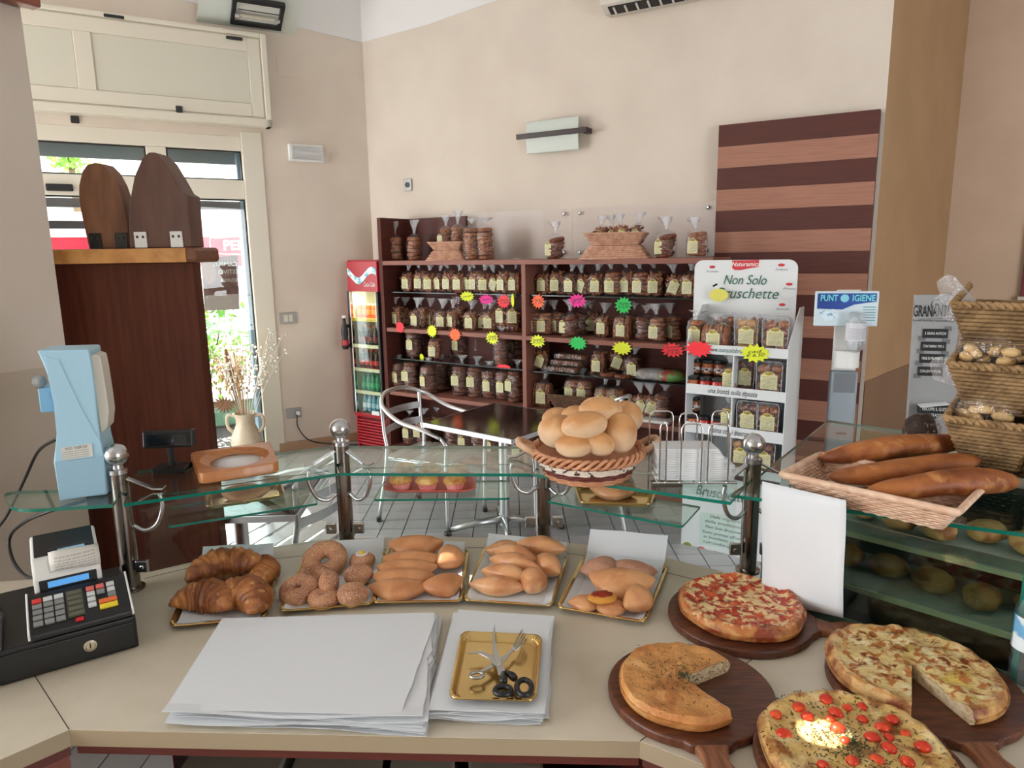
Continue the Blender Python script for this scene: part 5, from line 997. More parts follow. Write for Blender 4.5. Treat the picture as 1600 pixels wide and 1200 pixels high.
inn = [F1 - UP * .09, F2 - UP * .09]
for p, d, n0 in ((F1, dFl, 1), (F2, dFr, -1)):
    q = p + d * .9; w = (q - p).normalized(); n = Vector((w.y, -w.x, 0)); n = n if n.y < 0 else -n
    for k in range(2):
        a_, c_ = p + d * (.05 + .42 * k), p + d * (.45 + .42 * k); b = MB(); b.slab([Vector((v.x, v.y, z)) - n * .03 for v, z in ((a_, .12), (c_, .12), (c_, CT - .06), (a_, CT - .06))], -n * .018); dr = b.build('cabinet_door', fascia, ctr, bevel=.003)
    b = MB(); b.slab([Vector((v.x, v.y, z)) - n * .028 for v, z in ((p, .0), (p + d * .045, .0), (p + d * .045, CT - .056), (p, CT - .056))], -n * .4); b.build('end_panel', mat('end_panel_brown', rgb(140, 80, 62), .4, c2=rgb(126, 70, 54), nscale=6, stretch=(6, 6, 1)), ctr)
dark_in = mat('dark_cupboard', rgb(52, 32, 28), .6)
for z in (.06, .46): b = MB(); b.prism([(F1.x + .03, F1.y + .08), (F2.x - .03, F2.y + .08), (.2, 1.5), (-.8, 1.5)], z, z + .02); b.build('inner_shelf', dark_in, ctr)
b = MB(); b.slab([(F1.x - .05, 1.5, 0), (F2.x + .05, 1.5, 0), (F2.x + .05, 1.5, CT - .04), (F1.x - .05, 1.5, CT - .04)], (0, .02, 0)); b.build('inner_back', dark_in, ctr)
bq = [bk[0], bk[2], bk[6], bk[9]]
for p, q in zip(bq, bq[1:]):
    b = MB(); b.slab([Vector((p.x, p.y, 0)), Vector((q.x, q.y, 0)), Vector((q.x, q.y, CT - .032)), Vector((p.x, p.y, CT - .032))], Vector((-(q - p).y, (q - p).x, 0)).normalized() * -.02); b.build('front_panel', lam_brown, ctr)
# wrapping-paper bundles on the shelf under the counter
for k, (x, w) in enumerate(((-.62, .22), (-.38, .22), (-.22, .16), (-.03, .16))):
    b = MB(); b.box((x, 1.385, .481 + .07), (w, .16, .14), .02 * k); tag(b.build('paper_bundle', mat('grey_bundle_card', rgb(150, 142, 132), .7), bevel=.006), f'white paper bundle in the dark shelf under the counter, {ORD[k]} from the left', 'bundle', 'bundles under the counter')

# ------------------------------------------------------------------ glass display: posts, panels, lower shelves
GZ = 1.15
posts = []
ball_m = mat('satin_steel', (.60, .61, .63, 1), .22, 1.0); post_m = mat('post_steel_brown_reflection', (.27, .235, .21, 1), .2, 1.0)  # brown reflections of the room are put into the darker post colour
PNM = ['leftmost, in front of the tall brown panel', 'second from the left, beside the sugared doughnuts', 'third from the left, behind the bread basket', 'rightmost, beside the hanging white sheet']
for i, (bx, by) in enumerate(((207, 920), (543, 857), (850, 847), (1168, 892))):
    p = Z(bx, by, CT); posts.append(p); H0 = 1.197 if i < 3 else 1.185
    if i == 2: H0 = 1.13
    t = thing('glass_post', f'steel display post {("with ball finial, " if i != 2 else "")}{PNM[i]}', 'post', p, 0, 'display glass posts')
    b = MB(); b.lathe([(.03, .0005), (.03, .006), (.022, .007)], 24); b.build('flange', post_m, t, local=True, smooth='auto')
    b = MB(); b.lathe([(.0205, .006), (.0205, H0 - CT)], 24); b.build('pole', post_m, t, local=True, smooth='auto')
    h = H0 - CT
    b = MB(); b.lathe([(.0205, h), (.022, h + .002), (.022, h + .012), (.013, h + .014), (.012, h + .024)], 24); b.build('collar', ball_m, t, local=True, smooth='auto')
    if i != 2:
        b = MB(); b.blob((0, 0, h + .047), (.0275, .0275, .0275), None, 0, 1, 24, 14); b.build('ball', ball_m, t, local=True, smooth=True)
    along = [Vector((-.9, -.35, 0)), Vector((1, 0, 0))]
    dirs = {0: [Vector((.75, .1, 0))], 1: [Vector((-.88, -.45, 0)), Vector((.9, -.45, 0))], 2: [Vector((-.95, -.2, 0)), Vector((.8, -.6, 0))], 3: [Vector((-.7, -.35, 0)), Vector((.35, -.1, 0))]}[i]
    for d in dirs:
        d = d.normalized(); w = Vector((-d.y, d.x, 0)); b = MB(); z0 = GZ - CT + .034; z1 = GZ - CT + .004
        b.loft([[d * .015 + w * s * .007 + UP * (z0 + q) for s, q in ((-1, 0), (1, 0), (1, .004), (-1, .004))], [d * .075 + w * s * .008 + UP * (z1 + q) for s, q in ((-1, 0), (1, 0), (1, .004), (-1, .004))], [d * .10 + w * s * .012 + UP * (z1 + q) for s, q in ((-1, 0), (1, 0), (1, .004), (-1, .004))]]); b.build('support_arm', ball_m, t, local=True)
        b = MB(); b.tube(smooth_path([d * .088 + UP * (GZ - CT - .008), d * .092 + UP * (GZ - CT - .04), d * .075 + UP * (GZ - CT - .085), d * .045 + UP * (GZ - CT - .10), d * .019 + UP * (GZ - CT - .085)], 5), .0055, 8); b.build('support_hook', steel, t, local=True, smooth=True)
    for s in ((1,) if i == 0 else (-1, 1)):
        a = math.atan2(dirs[0 if s < 0 else -1].y, dirs[0 if s < 0 else -1].x) if i else .2
        b = MB(); b.box((s * .038, -.012, .065), (.028, .012, .03)); cl_ = b.build('pane_clip', steel, t, local=True, bevel=.002); b = MB(); b.lathe([(.005, 0), (.003, .003)], 10, (s * .04, -.019, .065), Matrix.Rotation(PI / 2, 3, 'X')); b.build('screw', chrome, cl_, local=True)
def glass_plate(name, label, pts, z, th=.008, bev=0, cat='glass shelf', group='display glass'):
    c = sum((Vector((p.x, p.y, z)) for p in pts), Vector()) / len(pts); t = thing(name, label, cat, c, 0, group); P = [(p.x, p.y) for p in pts]
    b = MB(); b.loft([[Vector((x, y, z)) for x, y in P], [Vector((x, y, z - th)) for x, y in P]]); b.bm.faces.ensure_lookup_table()
    for f in [f for f in b.bm.faces if abs(f.normal.z) < .5 and len(f.verts) == 4 and len({round(v.co.z, 5) for v in f.verts}) > 1]: b.bm.faces.remove(f)
    b.build('pane', shelf_glass, t)
    b = MB(); b.loft([[Vector((x, y, z)) for x, y in P], [Vector((x, y, z - th)) for x, y in P]], cap=False); b.build('edge', glass_edge, t, recalc=True); return t
def rnd_corner(P, ks, r, n=6):
    out = []
    for i, p in enumerate(P):
        if i not in ks: out.append(p); continue
        a, c = (P[i - 1] - p), (P[(i + 1) % len(P)] - p); a_, c_ = p + a.normalized() * r, p + c.normalized() * r
        for k in range(n + 1): t = k / n; out.append(a_ * (1 - t) ** 2 + p * 2 * t * (1 - t) + c_ * t * t)
    return out
g = lambda x, y: Z(x, y, GZ)
n1, n2, n3, n4, n5 = g(193, 787), g(530, 739), g(830, 740), g(1141, 784), g(1640, 838)
q1 = n1 + Vector((-.10, .25, 0)); q2 = n2 + Vector((-.09, .26, 0)); q2b = n2 + Vector((-.06, .26, 0)); q3 = n3 + Vector((.02, .255, 0)); q3b = n3 + Vector((.06, .25, 0)); n4b = g(1180, 742); q4 = n4b + Vector((.02, .09, 0))
glass_plate('display_shelf', 'glass top shelf left of the doughnuts, under the round wooden tray', [n1, n2, q2, q1], GZ)
glass_plate('display_shelf', 'middle glass top shelf above the muffins', [n2 + Vector((.004, 0, 0)), n3, q3, q2b], GZ)
glass_plate('display_shelf', 'glass top shelf under the bread basket and napkin rack', [n3 + Vector((.004, 0, 0)), n4, n4b, q4, q3b], GZ)
r0 = g(1128, 772); glass_plate('display_shelf', 'right glass case top under the baguette basket', [r0 + Vector((.02, .0, -.0)), g(1640, 838), g(1640, 838) + Vector((.55, .45, 0)), g(1185, 741) + Vector((.42, .55, 0)), g(1187, 741)], GZ - .0005)
glass_plate('display_shelf', 'small rounded glass shelf carrying the blue scale', rnd_corner([g(176, 788), g(182, 768) + Vector((.0, .03, 0)), g(2, 768), g(20, 797)], (2, 3), .05), GZ)
for lab, pts in (('lower glass shelf left, holding a tray with one pastry', [(262, 822), (497, 786)]), ('lower glass shelf in the middle, holding the muffins', [(583, 780), (796, 778)]), ('lower glass shelf right, holding a tray with one pastry', [(853, 782), (1066, 822)])):
    a, c = Z(*pts[0], 1.055), Z(*pts[1], 1.055); d = (c - a).normalized(); n = Vector((-d.y, d.x, 0)); glass_plate('hanging_shelf', lab, rnd_corner([a, c, c + n * .15 + d * .0, a + n * .15], (0, 1), .012), 1.055, .006)
for i in range(3):
    a, c = posts[i], posts[i + 1]; d = (c - a).normalized(); n = Vector((-d.y, d.x, 0)); a_, c_ = a + d * .035 + n * .012, c - d * .035 + n * .012
    t = thing('sneeze_guard', ('clear front pane behind the croissants', 'clear front pane behind the doughnuts and half moon pastries', 'clear front pane behind the sugared pastries')[i], 'glass pane', (a_ + c_) / 2, 0, 'display glass')
    b = MB(); b.slab([a_ + UP * .03, c_ + UP * .03, c_ + UP * .225, a_ + UP * .225], n * .006); b.build('pane', pane_glass, t)
    b = MB(); b.slab([a_ + UP * .225, c_ + UP * .225, c_ + UP * .2265, a_ + UP * .2265], n * .006); b.build('edge', glass_edge, t)
# right hand glass case
case = thing('chilled_case', 'dark glass fronted chilled display case behind the pizzas', 'display case', PN0 + nP4 * .2)
def cq(u, z, dep=0.0): return PN0 + dP4 * u + nP4 * dep + UP * (z - CT)
UL = (PN1 - PN0).length
cg = mat_glass('case_glass', (.52, .62, .58, 1), 1.0)  # tint stands in for the dark reflection in the pane
b = MB(); b.slab([cq(.0, CT + .002), cq(UL, CT + .002), cq(UL, GZ - .01), cq(.0, GZ - .01)], nP4 * .006); b.build('pane', cg, case)
b = MB(); b.slab([cq(UL, CT + .002, -.001), cq(UL + .010, CT + .002, -.001), cq(UL + .010, GZ - .01, -.001), cq(UL, GZ - .01, -.001)], nP4 * .012); b.build('edge', glass_edge, case)
b = MB(); b.slab([cq(.0, CT + .001, .007), cq(UL, CT + .001, .007), cq(UL, CT + .012, .012), cq(.0, CT + .012, .012)], nP4 * .012); b.build('bottom_rail', mat('pale_rail', rgb(196, 206, 200), .35), case)
teal = mat('case_lining', rgb(44, 62, 58), .4); plate = mat('case_shelf', rgb(170, 190, 184), .35)
b = MB(); b.slab([cq(-.02, .82, .02), cq(.9, .82, .02), cq(.9, .82, .62), cq(-.02, .82, .62)], UP * .02); b.build('floor_plate', teal, case)
b = MB(); b.slab([cq(-.02, .80, .60), cq(.9, .80, .60), cq(.9, GZ - .02, .50), cq(-.02, GZ - .02, .50)], nP4 * .01); b.build('far_wall', teal, case)
b = MB(); b.slab([cq(.9, .80, .02), cq(.9, .80, .60), cq(.9, GZ - .02, .5), cq(.9, GZ - .02, .02)], dP4 * .01); b.build('end_wall', teal, case)
b = MB(); ps = [cq(.0, .84, .05), cq(.0, .84, .50)] + [cq(.0, .84 + .28 * math.sin(a), .30 + .20 * math.cos(a)) for a in [PI / 2 * k / 8 for k in range(9)]] + [cq(.0, 1.12, .05)]; b.slab(ps, dP4 * .008); b.build('curved_side', mat_glass('side_tint', (.6, .74, .71, 1), 1, .05, haze=.25, hazec=(.5, .62, .6, 1)), case)
for z, d0, d1, m in ((1.035, .20, .42, plate), (.95, .10, .30, plate)): 
    b = MB(); b.slab([cq(.06, z, d0), cq(.88, z, d0), cq(.88, z, d1), cq(.06, z, d1)], UP * .006); b.build('shelf', m, case)
    b = MB(); b.slab([cq(.06, z - .008, d0 - .004), cq(.88, z - .008, d0 - .004), cq(.88, z + .004, d0 - .004), cq(.06, z + .004, d0 - .004)], nP4 * .004); b.build('shelf_strip', mat('painted_glow_strip', rgb(250, 240, 200), .2, emit=None), case)  # pale colour stands in for LED glow; the strip emits nothing
rc_ = random.Random(9); cols = ('case_roll', 'case_bun', 'case_salad')
cm_ = [mat_blend('case_roll', [(rgb(182, 132, 76),), (rgb(140, 88, 44), 20, .45, .65, 3)]), mat_blend('case_bun', [(rgb(206, 164, 104),), (rgb(160, 104, 58), 20, .5, .65, 3)]), mat_blend('case_salad', [(rgb(96, 130, 56),), (rgb(170, 180, 90), 30, .5, .6, 3)])]
for r, (z, dep, n, k) in enumerate(((1.042, .31, 9, 1), (.957, .19, 8, 0), (.842, .33, 8, 2))):
    for i in range(n):
        c = cq(.12 + .75 * i / n, z + .026, dep + rc_.uniform(-.03, .03)); b = MB(); b.blob(c, (.045, .036, .026), rc_.uniform(0, 3), .12, 2.5, 12, 8, i + r * 10, flat=-.024)
        tag(b.build(('filled_roll', 'filled_roll', 'salad_roll')[r], cm_[(1, 0, 2)[r]], smooth=True), f'{("pale bun", "brown roll", "green topped roll")[r]} in the chilled case, {ORD[i]} from the left on the {("upper shelf", "lower shelf", "case floor")[r]}', 'roll', 'rolls in the chilled case')
# white sheet hanging over the case glass
b = MB(); c4 = [PL(x, y, PN0 - nP4 * .012, dP4) for x, y in ((1191, 752), (1322, 782), (1317, 966), (1190, 935))]
b.grid(8, 12, lambda u, v: (c4[0] * (1 - u) + c4[1] * u) * (1 - v) + (c4[3] * (1 - u) + c4[2] * u) * v + nP4 * (-.004 * math.sin(v * 7) * math.sin(u * 3 + 1))); hs = tag(b.build('paper_sheet', paper_white, smooth=True, solid=.0006), 'large white paper sheet hanging in front of the dark display case', 'paper')

# ------------------------------------------------------------------ things on the glass tops
# blue scale seen from its side
sc_b = mat('scale_blue', rgb(166, 206, 226), .35); sc_c = mat('scale_cream', rgb(206, 202, 190), .4)
s0 = Z(130, 778, GZ); sd = Vector((.96, .28, 0)).normalized(); sn = Vector((-sd.y, sd.x, 0))
SCL = thing('price_scale', 'light blue shop scale with cream display head, seen from its side', 'scale', s0)
def sp_(x, y, dep=0.0): return PL(x, y, s0 + sn * dep, sd)
outl = [(93, 784), (167, 772), (163, 712), (157, 690), (152, 655), (149, 620), (144, 580), (138, 546), (57, 548), (66, 567), (75, 590), (83, 625), (86, 650), (88, 675), (86, 700), (83, 722)]
P = [sp_(x, y) for x, y in outl]
for p in P:
    if p.z < GZ + .006: p.z = GZ + .001
b = MB(); b.slab(P, sn * .10); b.build('body', sc_b, SCL, bevel=.004)
b = MB(); b.slab([sp_(x, y) - sn * .0025 for x, y in ((86, 722), (163, 712), (166, 771), (94, 782))], sn * .003); b.build('lower_cover', mat('scale_blue_low', rgb(150, 186, 206), .35), SCL, bevel=.001)
b = MB(); b.slab([sp_(x, y) - sn * .0015 for x, y in ((70, 556), (92, 563), (128, 640), (158, 692), (161, 708), (86, 720), (89, 680), (84, 630), (76, 592))], sn * .0016); b.build('side_cover', sc_b, SCL, bevel=.0008)
b = MB(); b.slab([sp_(x, y, .01) for x, y in ((141, 556), (146, 553), (156, 556), (160, 575), (167, 620), (170, 645), (168, 668), (161, 676), (157, 675), (150, 625))], sn * .06); b.build('display_head', sc_c, SCL, bevel=.006)
b = MB(); b.slab([sp_(x, y, .02) for x, y in ((58, 608), (84, 604), (86, 644), (63, 645))], sn * .07); b.build('motor_box', mat('scale_blue_mid', rgb(122, 172, 204), .35), SCL, bevel=.003)
b = MB(); b.lathe([(.012, 0), (.014, .004), (.014, .018), (.009, .02)], 14, sp_(68, 596, .03), Matrix.Rotation(-PI / 2, 3, 'Y')); b.build('knob', grey_plastic, SCL)
b = MB(); b.slab([sp_(x, y) - sn * .0035 for x, y in ((96, 699), (144, 692), (146, 712), (98, 719))], sn * .0008); b.build('rating_plate', mat('rating_plate_paper', rgb(214, 214, 208), .5), SCL)
lettering('MOD. TIGER 250', sp_(120, 699) - sn * .004, sp_(144, 692) - sp_(96, 699), UP, .008, ink_black, SCL, width=.045); 
for k in range(4): lettering('IIIIIIII IIII IIIIII'.replace('I', ('a', 'e', 'm', 'n')[k]), sp_(119, 703.5 + 3.4 * k) - sn * .004, sp_(144, 692) - sp_(96, 699), UP, .004, ink_grey, SCL, width=.055)
b = MB(); b.tube(smooth_path([sp_(92, 684, .03), Z(60, 705, 1.2), Z(38, 750, 1.1), Z(8, 810, 1.0), Z(-20, 840, .93)], 6), .004, 8); tag(b.build('scale_cable', black_plastic, smooth=True), 'black cable hanging from the back of the blue scale', 'cable')
# customer display
q = Z(256, 745, GZ); CD = thing('customer_display', 'black customer display on a short pole behind the left glass post', 'display', q + Vector((0, .05, 0)), .1)
b = MB(); b.box((0, 0, .008), (.085, .06, .015)); b.build('base', black_plastic, CD, local=True, bevel=.003); b = MB(); b.lathe([(.009, .015), (.009, .07)], 12); b.build('pole', black_plastic, CD, local=True)
b = MB(); b.box((0, 0, .088), (.125, .03, .045), Matrix.Rotation(-.15, 3, 'X')); b.build('head', black_plastic, CD, local=True, bevel=.004); b = MB(); b.box((0, -.0165, .088), (.10, .002, .026), Matrix.Rotation(-.15, 3, 'X')); b.build('screen', mat('dark_screen', rgb(20, 24, 28), .1), CD, local=True)
# round-welled wooden change tray
wq = [Z(x, y, GZ + .002) for x, y in ((312, 758), (437, 738), (423, 704), (298, 722))]; wc = sum(wq, Vector()) / 4
WT = thing('wooden_tray', 'square wooden change tray with a round glass-lined hollow', 'tray', Vector((wc.x, wc.y, GZ + .001)))
wood_o = mat('orange_beech', rgb(196, 128, 70), .4, c2=rgb(176, 108, 56), nscale=5, stretch=(2, 14, 2), coat=.2)
def rrect(q, k, z, n=6, r=.18):
    out = []
    for i in range(4):
        cx_, cy_ = ((-1, -1), (1, -1), (1, 1), (-1, 1))[i]
        for j in range(n + 1):
            a = PI + PI / 2 * i + PI / 2 * j / n; x, y = (cx_ * (1 - r) + r * math.cos(a)) * k, (cy_ * (1 - r) + r * math.sin(a)) * k
            u, v = (x + 1) / 2, (y + 1) / 2; p = (q[0] * (1 - u) + q[1] * u) * (1 - v) + (q[3] * (1 - u) + q[2] * u) * v; out.append(Vector((p.x, p.y, z)))
    return out
def circ(q, k, z, n=28):
    out = []
    for j in range(n):
        a = PI + PI / 4 * 0 + 2 * PI * (j - 0) / n + PI / n * 0; x, y = k * math.cos(a), k * math.sin(a); u, v = (x + 1) / 2, (y + 1) / 2; p = (q[0] * (1 - u) + q[1] * u) * (1 - v) + (q[3] * (1 - u) + q[2] * u) * v; out.append(Vector((p.x, p.y, z)))
    return out
zt_ = GZ + .030
b = MB(); b.loft([rrect(wq, .97, GZ + .001), rrect(wq, 1.0, GZ + .004), rrect(wq, 1.0, zt_ - .003), rrect(wq, .985, zt_), circ(wq, .86, zt_), circ(wq, .80, zt_ - .006), circ(wq, .6, zt_ - .014), circ(wq, .2, zt_ - .016)]); b.build('body', wood_o, WT, smooth='auto')
b = MB(); b.loft([circ(wq, .62, zt_ - .012), circ(wq, .3, zt_ - .0135)]); b.build('glass_disc', mat('smoky_disc', rgb(128, 92, 66), .25), WT)
# napkin rack
NR = thing('napkin_rack', 'chrome wire napkin rack with looped dividers on the glass top', 'rack', Z(1085, 752, GZ)); ng = lambda x, y, z=GZ + .003: Z(x, y, z)
xw = ng(1137, 757) - ng(1040, 757); xd = xw.normalized(); yd = Vector((-xd.y, xd.x, 0)); o_ = ng(1026, 756)
def nz(u, v, z): return Vector((o_.x, o_.y, GZ)) + xd * u + yd * v + UP * z
kx = xw.length / 97
for (xa, xb, v, h) in ((4, 14, .0, .155), (37, 69, .0, .150), (79, 111, .0, .150), (-4, 34, .09, .16), (45, 74, .09, .155), (98, 124, .09, .16)):
    a_, c_ = xa * kx, xb * kx; b = MB(); b.tube([nz(a_, v, .004), nz(a_, v, h - .012), nz(a_ + .004, v, h - .003), nz(a_ + .012, v, h), nz(max(a_ + .012, c_ - .012), v, h), nz(c_ - .004 if c_ - a_ > .012 else c_, v, h - .003), nz(c_, v, h - .012), nz(c_, v, .004)], .0022, 7); b.build('wire_loop', chrome, NR, smooth=True)
for v in (0, .09): b = MB(); b.tube([nz(-6 * kx, v, .005), nz(126 * kx, v, .005)], .0025, 7); b.build('base_wire', chrome, NR)
for u in (2, 60, 118): b = MB(); b.tube([nz(u * kx, 0, .0045), nz(u * kx, .09, .0045)], .0025, 7); b.build('base_wire', chrome, NR)
for k in range(14):
    rk = random.Random(k); w0, w1 = (0 + rk.uniform(-2, 3)) * kx, ((112 if k > 6 else 122) - (k - 8 if k > 8 else 0) * 3 + rk.uniform(-3, 2)) * kx
    z = .009 + .0056 * k; b = MB(); b.slab([nz(w0, .008, z), nz(w1, .008, z - .001), nz(w1 - .006, .082, z), nz(w0, .082, z)], UP * .0053)
    tag(b.build('paper_napkin', paper_white, bevel=.001), f'white folded paper napkin in the wire rack, {ORD[13 - k]} from the top of the pile', 'napkin', 'napkins in the wire rack')

# ------------------------------------------------------------------ till corner
G0 = Z(218, 1012, CT); gx = (G0 - Z(0, 1075, CT)).normalized(); rG = math.atan2(gx.y, gx.x)
TL = thing('cash_till', 'black steel cash drawer with round key lock', 'cash drawer', G0 + UP * .0005, rG)
def tb(par, name, x0, x1, y0, y1, z0, z1, m, bev=.002):
    b = MB(); b.box(((x0 + x1) / 2, (y0 + y1) / 2, (z0 + z1) / 2), (x1 - x0, y1 - y0, z1 - z0)); return b.build(name, m, par, local=True, bevel=bev)
tb(TL, 'case', -.42, 0, .004, .30, 0, .07, black_plastic, .004); tb(TL, 'drawer_front', -.415, -.005, 0, .006, .006, .06, black_plastic, .002)
b = MB(); b.lathe([(.011, 0), (.012, .003), (.009, .0045), (.008, .003)], 18, (-.085, .0, .035), Matrix.Rotation(PI / 2, 3, 'X')); lk = b.build('lock', mat('brass_steel', (.72, .68, .56, 1), .25, 1.0), TL, local=True); b = MB(); b.box((-.085, -.0045, .035), (.002, .002, .009)); b.build('keyhole', black_plastic, lk, local=True)
zt0 = CT + .0715; ex3 = Vector((gx.x, gx.y, 0)); ey3 = Vector((-gx.y, gx.x, 0))
KB = thing('cash_register', 'black cash register keyboard with grey, red and yellow keys', 'cash register', Vector((G0.x, G0.y, zt0)), rG)
sl = math.atan2(.032, .097); KS = .86
b = MB(); b.slab([Vector((-.180, .004, 0)), Vector((-.180, .004, .012)), Vector((-.180, .018, .018)), Vector((-.180, .115, .050)), Vector((-.180, .125, .050)), Vector((-.180, .125, 0))], (.176, 0, 0)); b.build('case', black_plastic, KB, local=True, bevel=.003)
for x in (-.182, -.003):
    b = MB(); b.tube([(x, .006, .004), (x, .008, .015), (x, .018, .021), (x, .12, .053)], .0022, 6); b.build('white_trim', white_plastic, KB, local=True)
Rs = Matrix.Rotation(sl, 3, 'X'); kc = {'g': mat('grey_key', rgb(132, 134, 132), .5), 'w': mat('white_key', rgb(206, 208, 206), .5), 'r': mat('red_key', rgb(212, 64, 58), .5), 'p': mat('pink_key', rgb(224, 110, 100), .5), 'o': mat('orange_key', rgb(226, 110, 52), .5), 'y': mat('yellow_key', rgb(232, 206, 50), .5)}
def key(u, v, w, c):
    p = Vector((-.172 + u * KS, .018, .0185)) + Rs @ Vector((0, v * .95, .002)); b = MB(); b.box(p, (w * KS, .0120, .005), Rs); b.build('key', kc[c], KB, local=True, bevel=.001)
lay = [('rggggg', .006), ('wggggg', .029), ('wggggg', .052)]
for col, u in (('ggggr', .008), ('ggggw', .030), ('ggggw', .052)):
    for j, c in enumerate(col): key(u, .012 + .0175 * j, .019, c)
p = Vector((-.172 + .083 * KS, .018, .0185)) + Rs @ Vector((0, .047, .001)); b = MB(); b.box(p, (.030, .080, .002), Rs); b.build('department_pad', mat('olive_pad', rgb(74, 74, 60), .5), KB, local=True)
for j in range(5): p = Vector((-.172 + .083 * KS, .018, .0185)) + Rs @ Vector((0, .015 + .016 * j, .0025)); b = MB(); b.box(p, (.026, .010, .0015), Rs); b.build('key', mat('olive_key', rgb(96, 96, 78), .5), KB, local=True)
for j, c in enumerate('wwwp'): key(.117, .030 + .0175 * j, .017, c)
for j, c in enumerate('gp'): key(.138, .0655 + .0175 * j, .017, c)
for j, c in enumerate('gww'): key(.160, .048 + .0175 * j, .017, c)
for j, c in enumerate('yo'): key(.150, .016 + .0165 * j, .038, c)
p = Vector((-.172 + .088 * KS, .018, .0185)) + Rs @ Vector((0, -.003, .001)); b = MB(); b.box(p, (.014, .010, .002), Rs); b.build('red_badge', ink_red, KB, local=True)
PR = thing('receipt_printer', 'white and black receipt printer with a blue display and hanging receipt', 'printer', Vector((G0.x, G0.y, zt0)), rG)
PX0, PX1 = -.168, -.045; pxm_ = (PX0 + PX1) / 2
b = MB(); b.slab([Vector((PX0, .128, 0)), Vector((PX0, .128, .074)), Vector((PX0, .150, .112)), Vector((PX0, .25, .132)), Vector((PX0, .25, 0))], (PX1 - PX0, 0, 0)); b.build('case', white_plastic, PR, local=True, bevel=.005)
b = MB(); R2 = Matrix.Rotation(math.atan2(.020, .10), 3, 'X'); b.box(Vector((pxm_, .201, .1235)), (.110, .090, .003), R2); b.build('lid', black_plastic, PR, local=True, bevel=.001)
b = MB(); b.box(Vector((pxm_ + .008, .172, .1190)), (.078, .008, .004), R2); b.build('paper_slot', dark_grey, PR, local=True); b = MB(); b.box(Vector((pxm_ + .012, .163, .1175)), (.050, .013, .003), R2); b.build('blue_tear_bar', mat('pale_blue_film', rgb(150, 196, 224), .2), PR, local=True)
b = MB(); b.box((pxm_, .127, .060), (.104, .003, .024)); b.build('display_bezel', black_plastic, PR, local=True, bevel=.001)
b = MB(); b.box((pxm_, .1250, .061), (.074, .002, .013)); b.build('display', mat('lcd_blue', rgb(70, 140, 200), .3, emit=((.12, .36, .75, 1), .5)), PR, local=True)
b = MB(); b.grid(6, 8, lambda u, v: Vector((pxm_ - .03 + .092 * u, .158 - .030 * min(1, v * 1.7) - .004 * math.sin(u * 3), .120 - .008 * v - .030 * max(0, v - .3) * 1.3 + .002 * math.sin(u * 5)))); rc2 = b.build('receipt', mat_print('receipt_print', rgb(212, 208, 200), rgb(120, 112, 110), 7, .5, y0=.02, y1=.8), None, smooth=True, solid=.0005)
rc2.parent = PR
# calculator, payment terminal, cables
CA = thing('calculator', 'dark desk calculator with grey screen on the cash drawer', 'calculator', Vector((G0.x, G0.y, zt0)) , rG)
b = MB(); b.slab([Vector((-.345, .0, 0)), Vector((-.345, .0, .010)), Vector((-.345, .13, .028)), Vector((-.345, .13, 0))], (.12, 0, 0)); b.build('case', dark_grey, CA, local=True, bevel=.003)
Rc = Matrix.Rotation(math.atan2(.018, .13), 3, 'X'); b = MB(); b.box(Vector((-.285, .105, .0255)), (.10, .03, .002), Rc); b.build('screen', mat('lcd_grey', rgb(120, 128, 120), .25), CA, local=True)
for i in range(5):
    for j in range(4): b = MB(); b.box(Vector((-.332 + .0235 * i, .016 + .018 * j, .0135 + .0025 * j)), (.014, .011, .004), Rc); b.build('key', mat('calc_key', rgb(150, 156, 170), .5), CA, local=True)
PT = thing('payment_terminal', 'black card payment terminal standing behind the calculator', 'terminal', Vector((G0.x, G0.y, zt0)), rG)
b = MB(); b.slab([Vector((-.32, .15, 0)), Vector((-.32, .14, .03)), Vector((-.32, .20, .105)), Vector((-.32, .235, .10)), Vector((-.32, .235, 0))], (.085, 0, 0)); b.build('case', black_plastic, PT, local=True, bevel=.006)
Rp = Matrix.Rotation(math.atan2(.075, .06), 3, 'X'); b = MB(); b.box((-.2775, .184, .087), (.066, .036, .002), Rp); b.build('screen', mat('lcd_grey', (0, 0, 0, 1)), PT, local=True)
for i in range(3):
    for j in range(3): b = MB(); b.box(Vector((-.30 + .022 * i, .147 + .009 * j, .040 + .011 * j)), (.015, .008, .003), Rp); b.build('key', mat('green_key', rgb(40, 150, 80), .5) if (i, j) == (2, 0) else dark_grey, PT, local=True)
b = MB(); b.tube(smooth_path([Z(160, 775, 1.13), Z(90, 795, 1.12), Z(40, 815, 1.08), Z(15, 840, 1.02), Z(20, 875, .98), Z(40, 900, .975), Z(58, 902, 1.0)], 6), .004, 8); tag(b.build('printer_cable', black_plastic, smooth=True), 'black cable looping behind the receipt printer', 'cable')
# ------------------------------------------------------------------ paper stacks on the counter
def px_quad(pts, z): return [Z(x, y, z) for x, y in pts]
def sheet(q, z, label, group, seed, amp=.0012, curl=0.0, name='paper_sheet', ragged=.0):
    rnd = random.Random(seed); t0, t1, t2 = rnd.random() * 9, rnd.random() * 9, rnd.random() * 9; n = 12
    def f(u, v):
        p = (q[0] * (1 - u) + q[1] * u) * (1 - v) + (q[3] * (1 - u) + q[2] * u) * v
        k = z + amp * (.6 + .4 * math.sin(u * 5 + t0) * math.sin(v * 4 + t1)) - amp * .6
        e = max(0, .16 - v) / .16; k += curl * e * e * math.sin(u * 7 + t2)
        if ragged: p = p + (q[1] - q[0]).normalized() * ragged * (u > .95) * noise.noise(Vector((v * 9, seed, 0)))
        return Vector((p.x, p.y, max(k, CT + .0012)))
    b = MB(); b.grid(n, n, f); return tag(b.build(name, paper_white, solid=.0007, recalc=False), label, 'paper', group)
rs = random.Random(12)
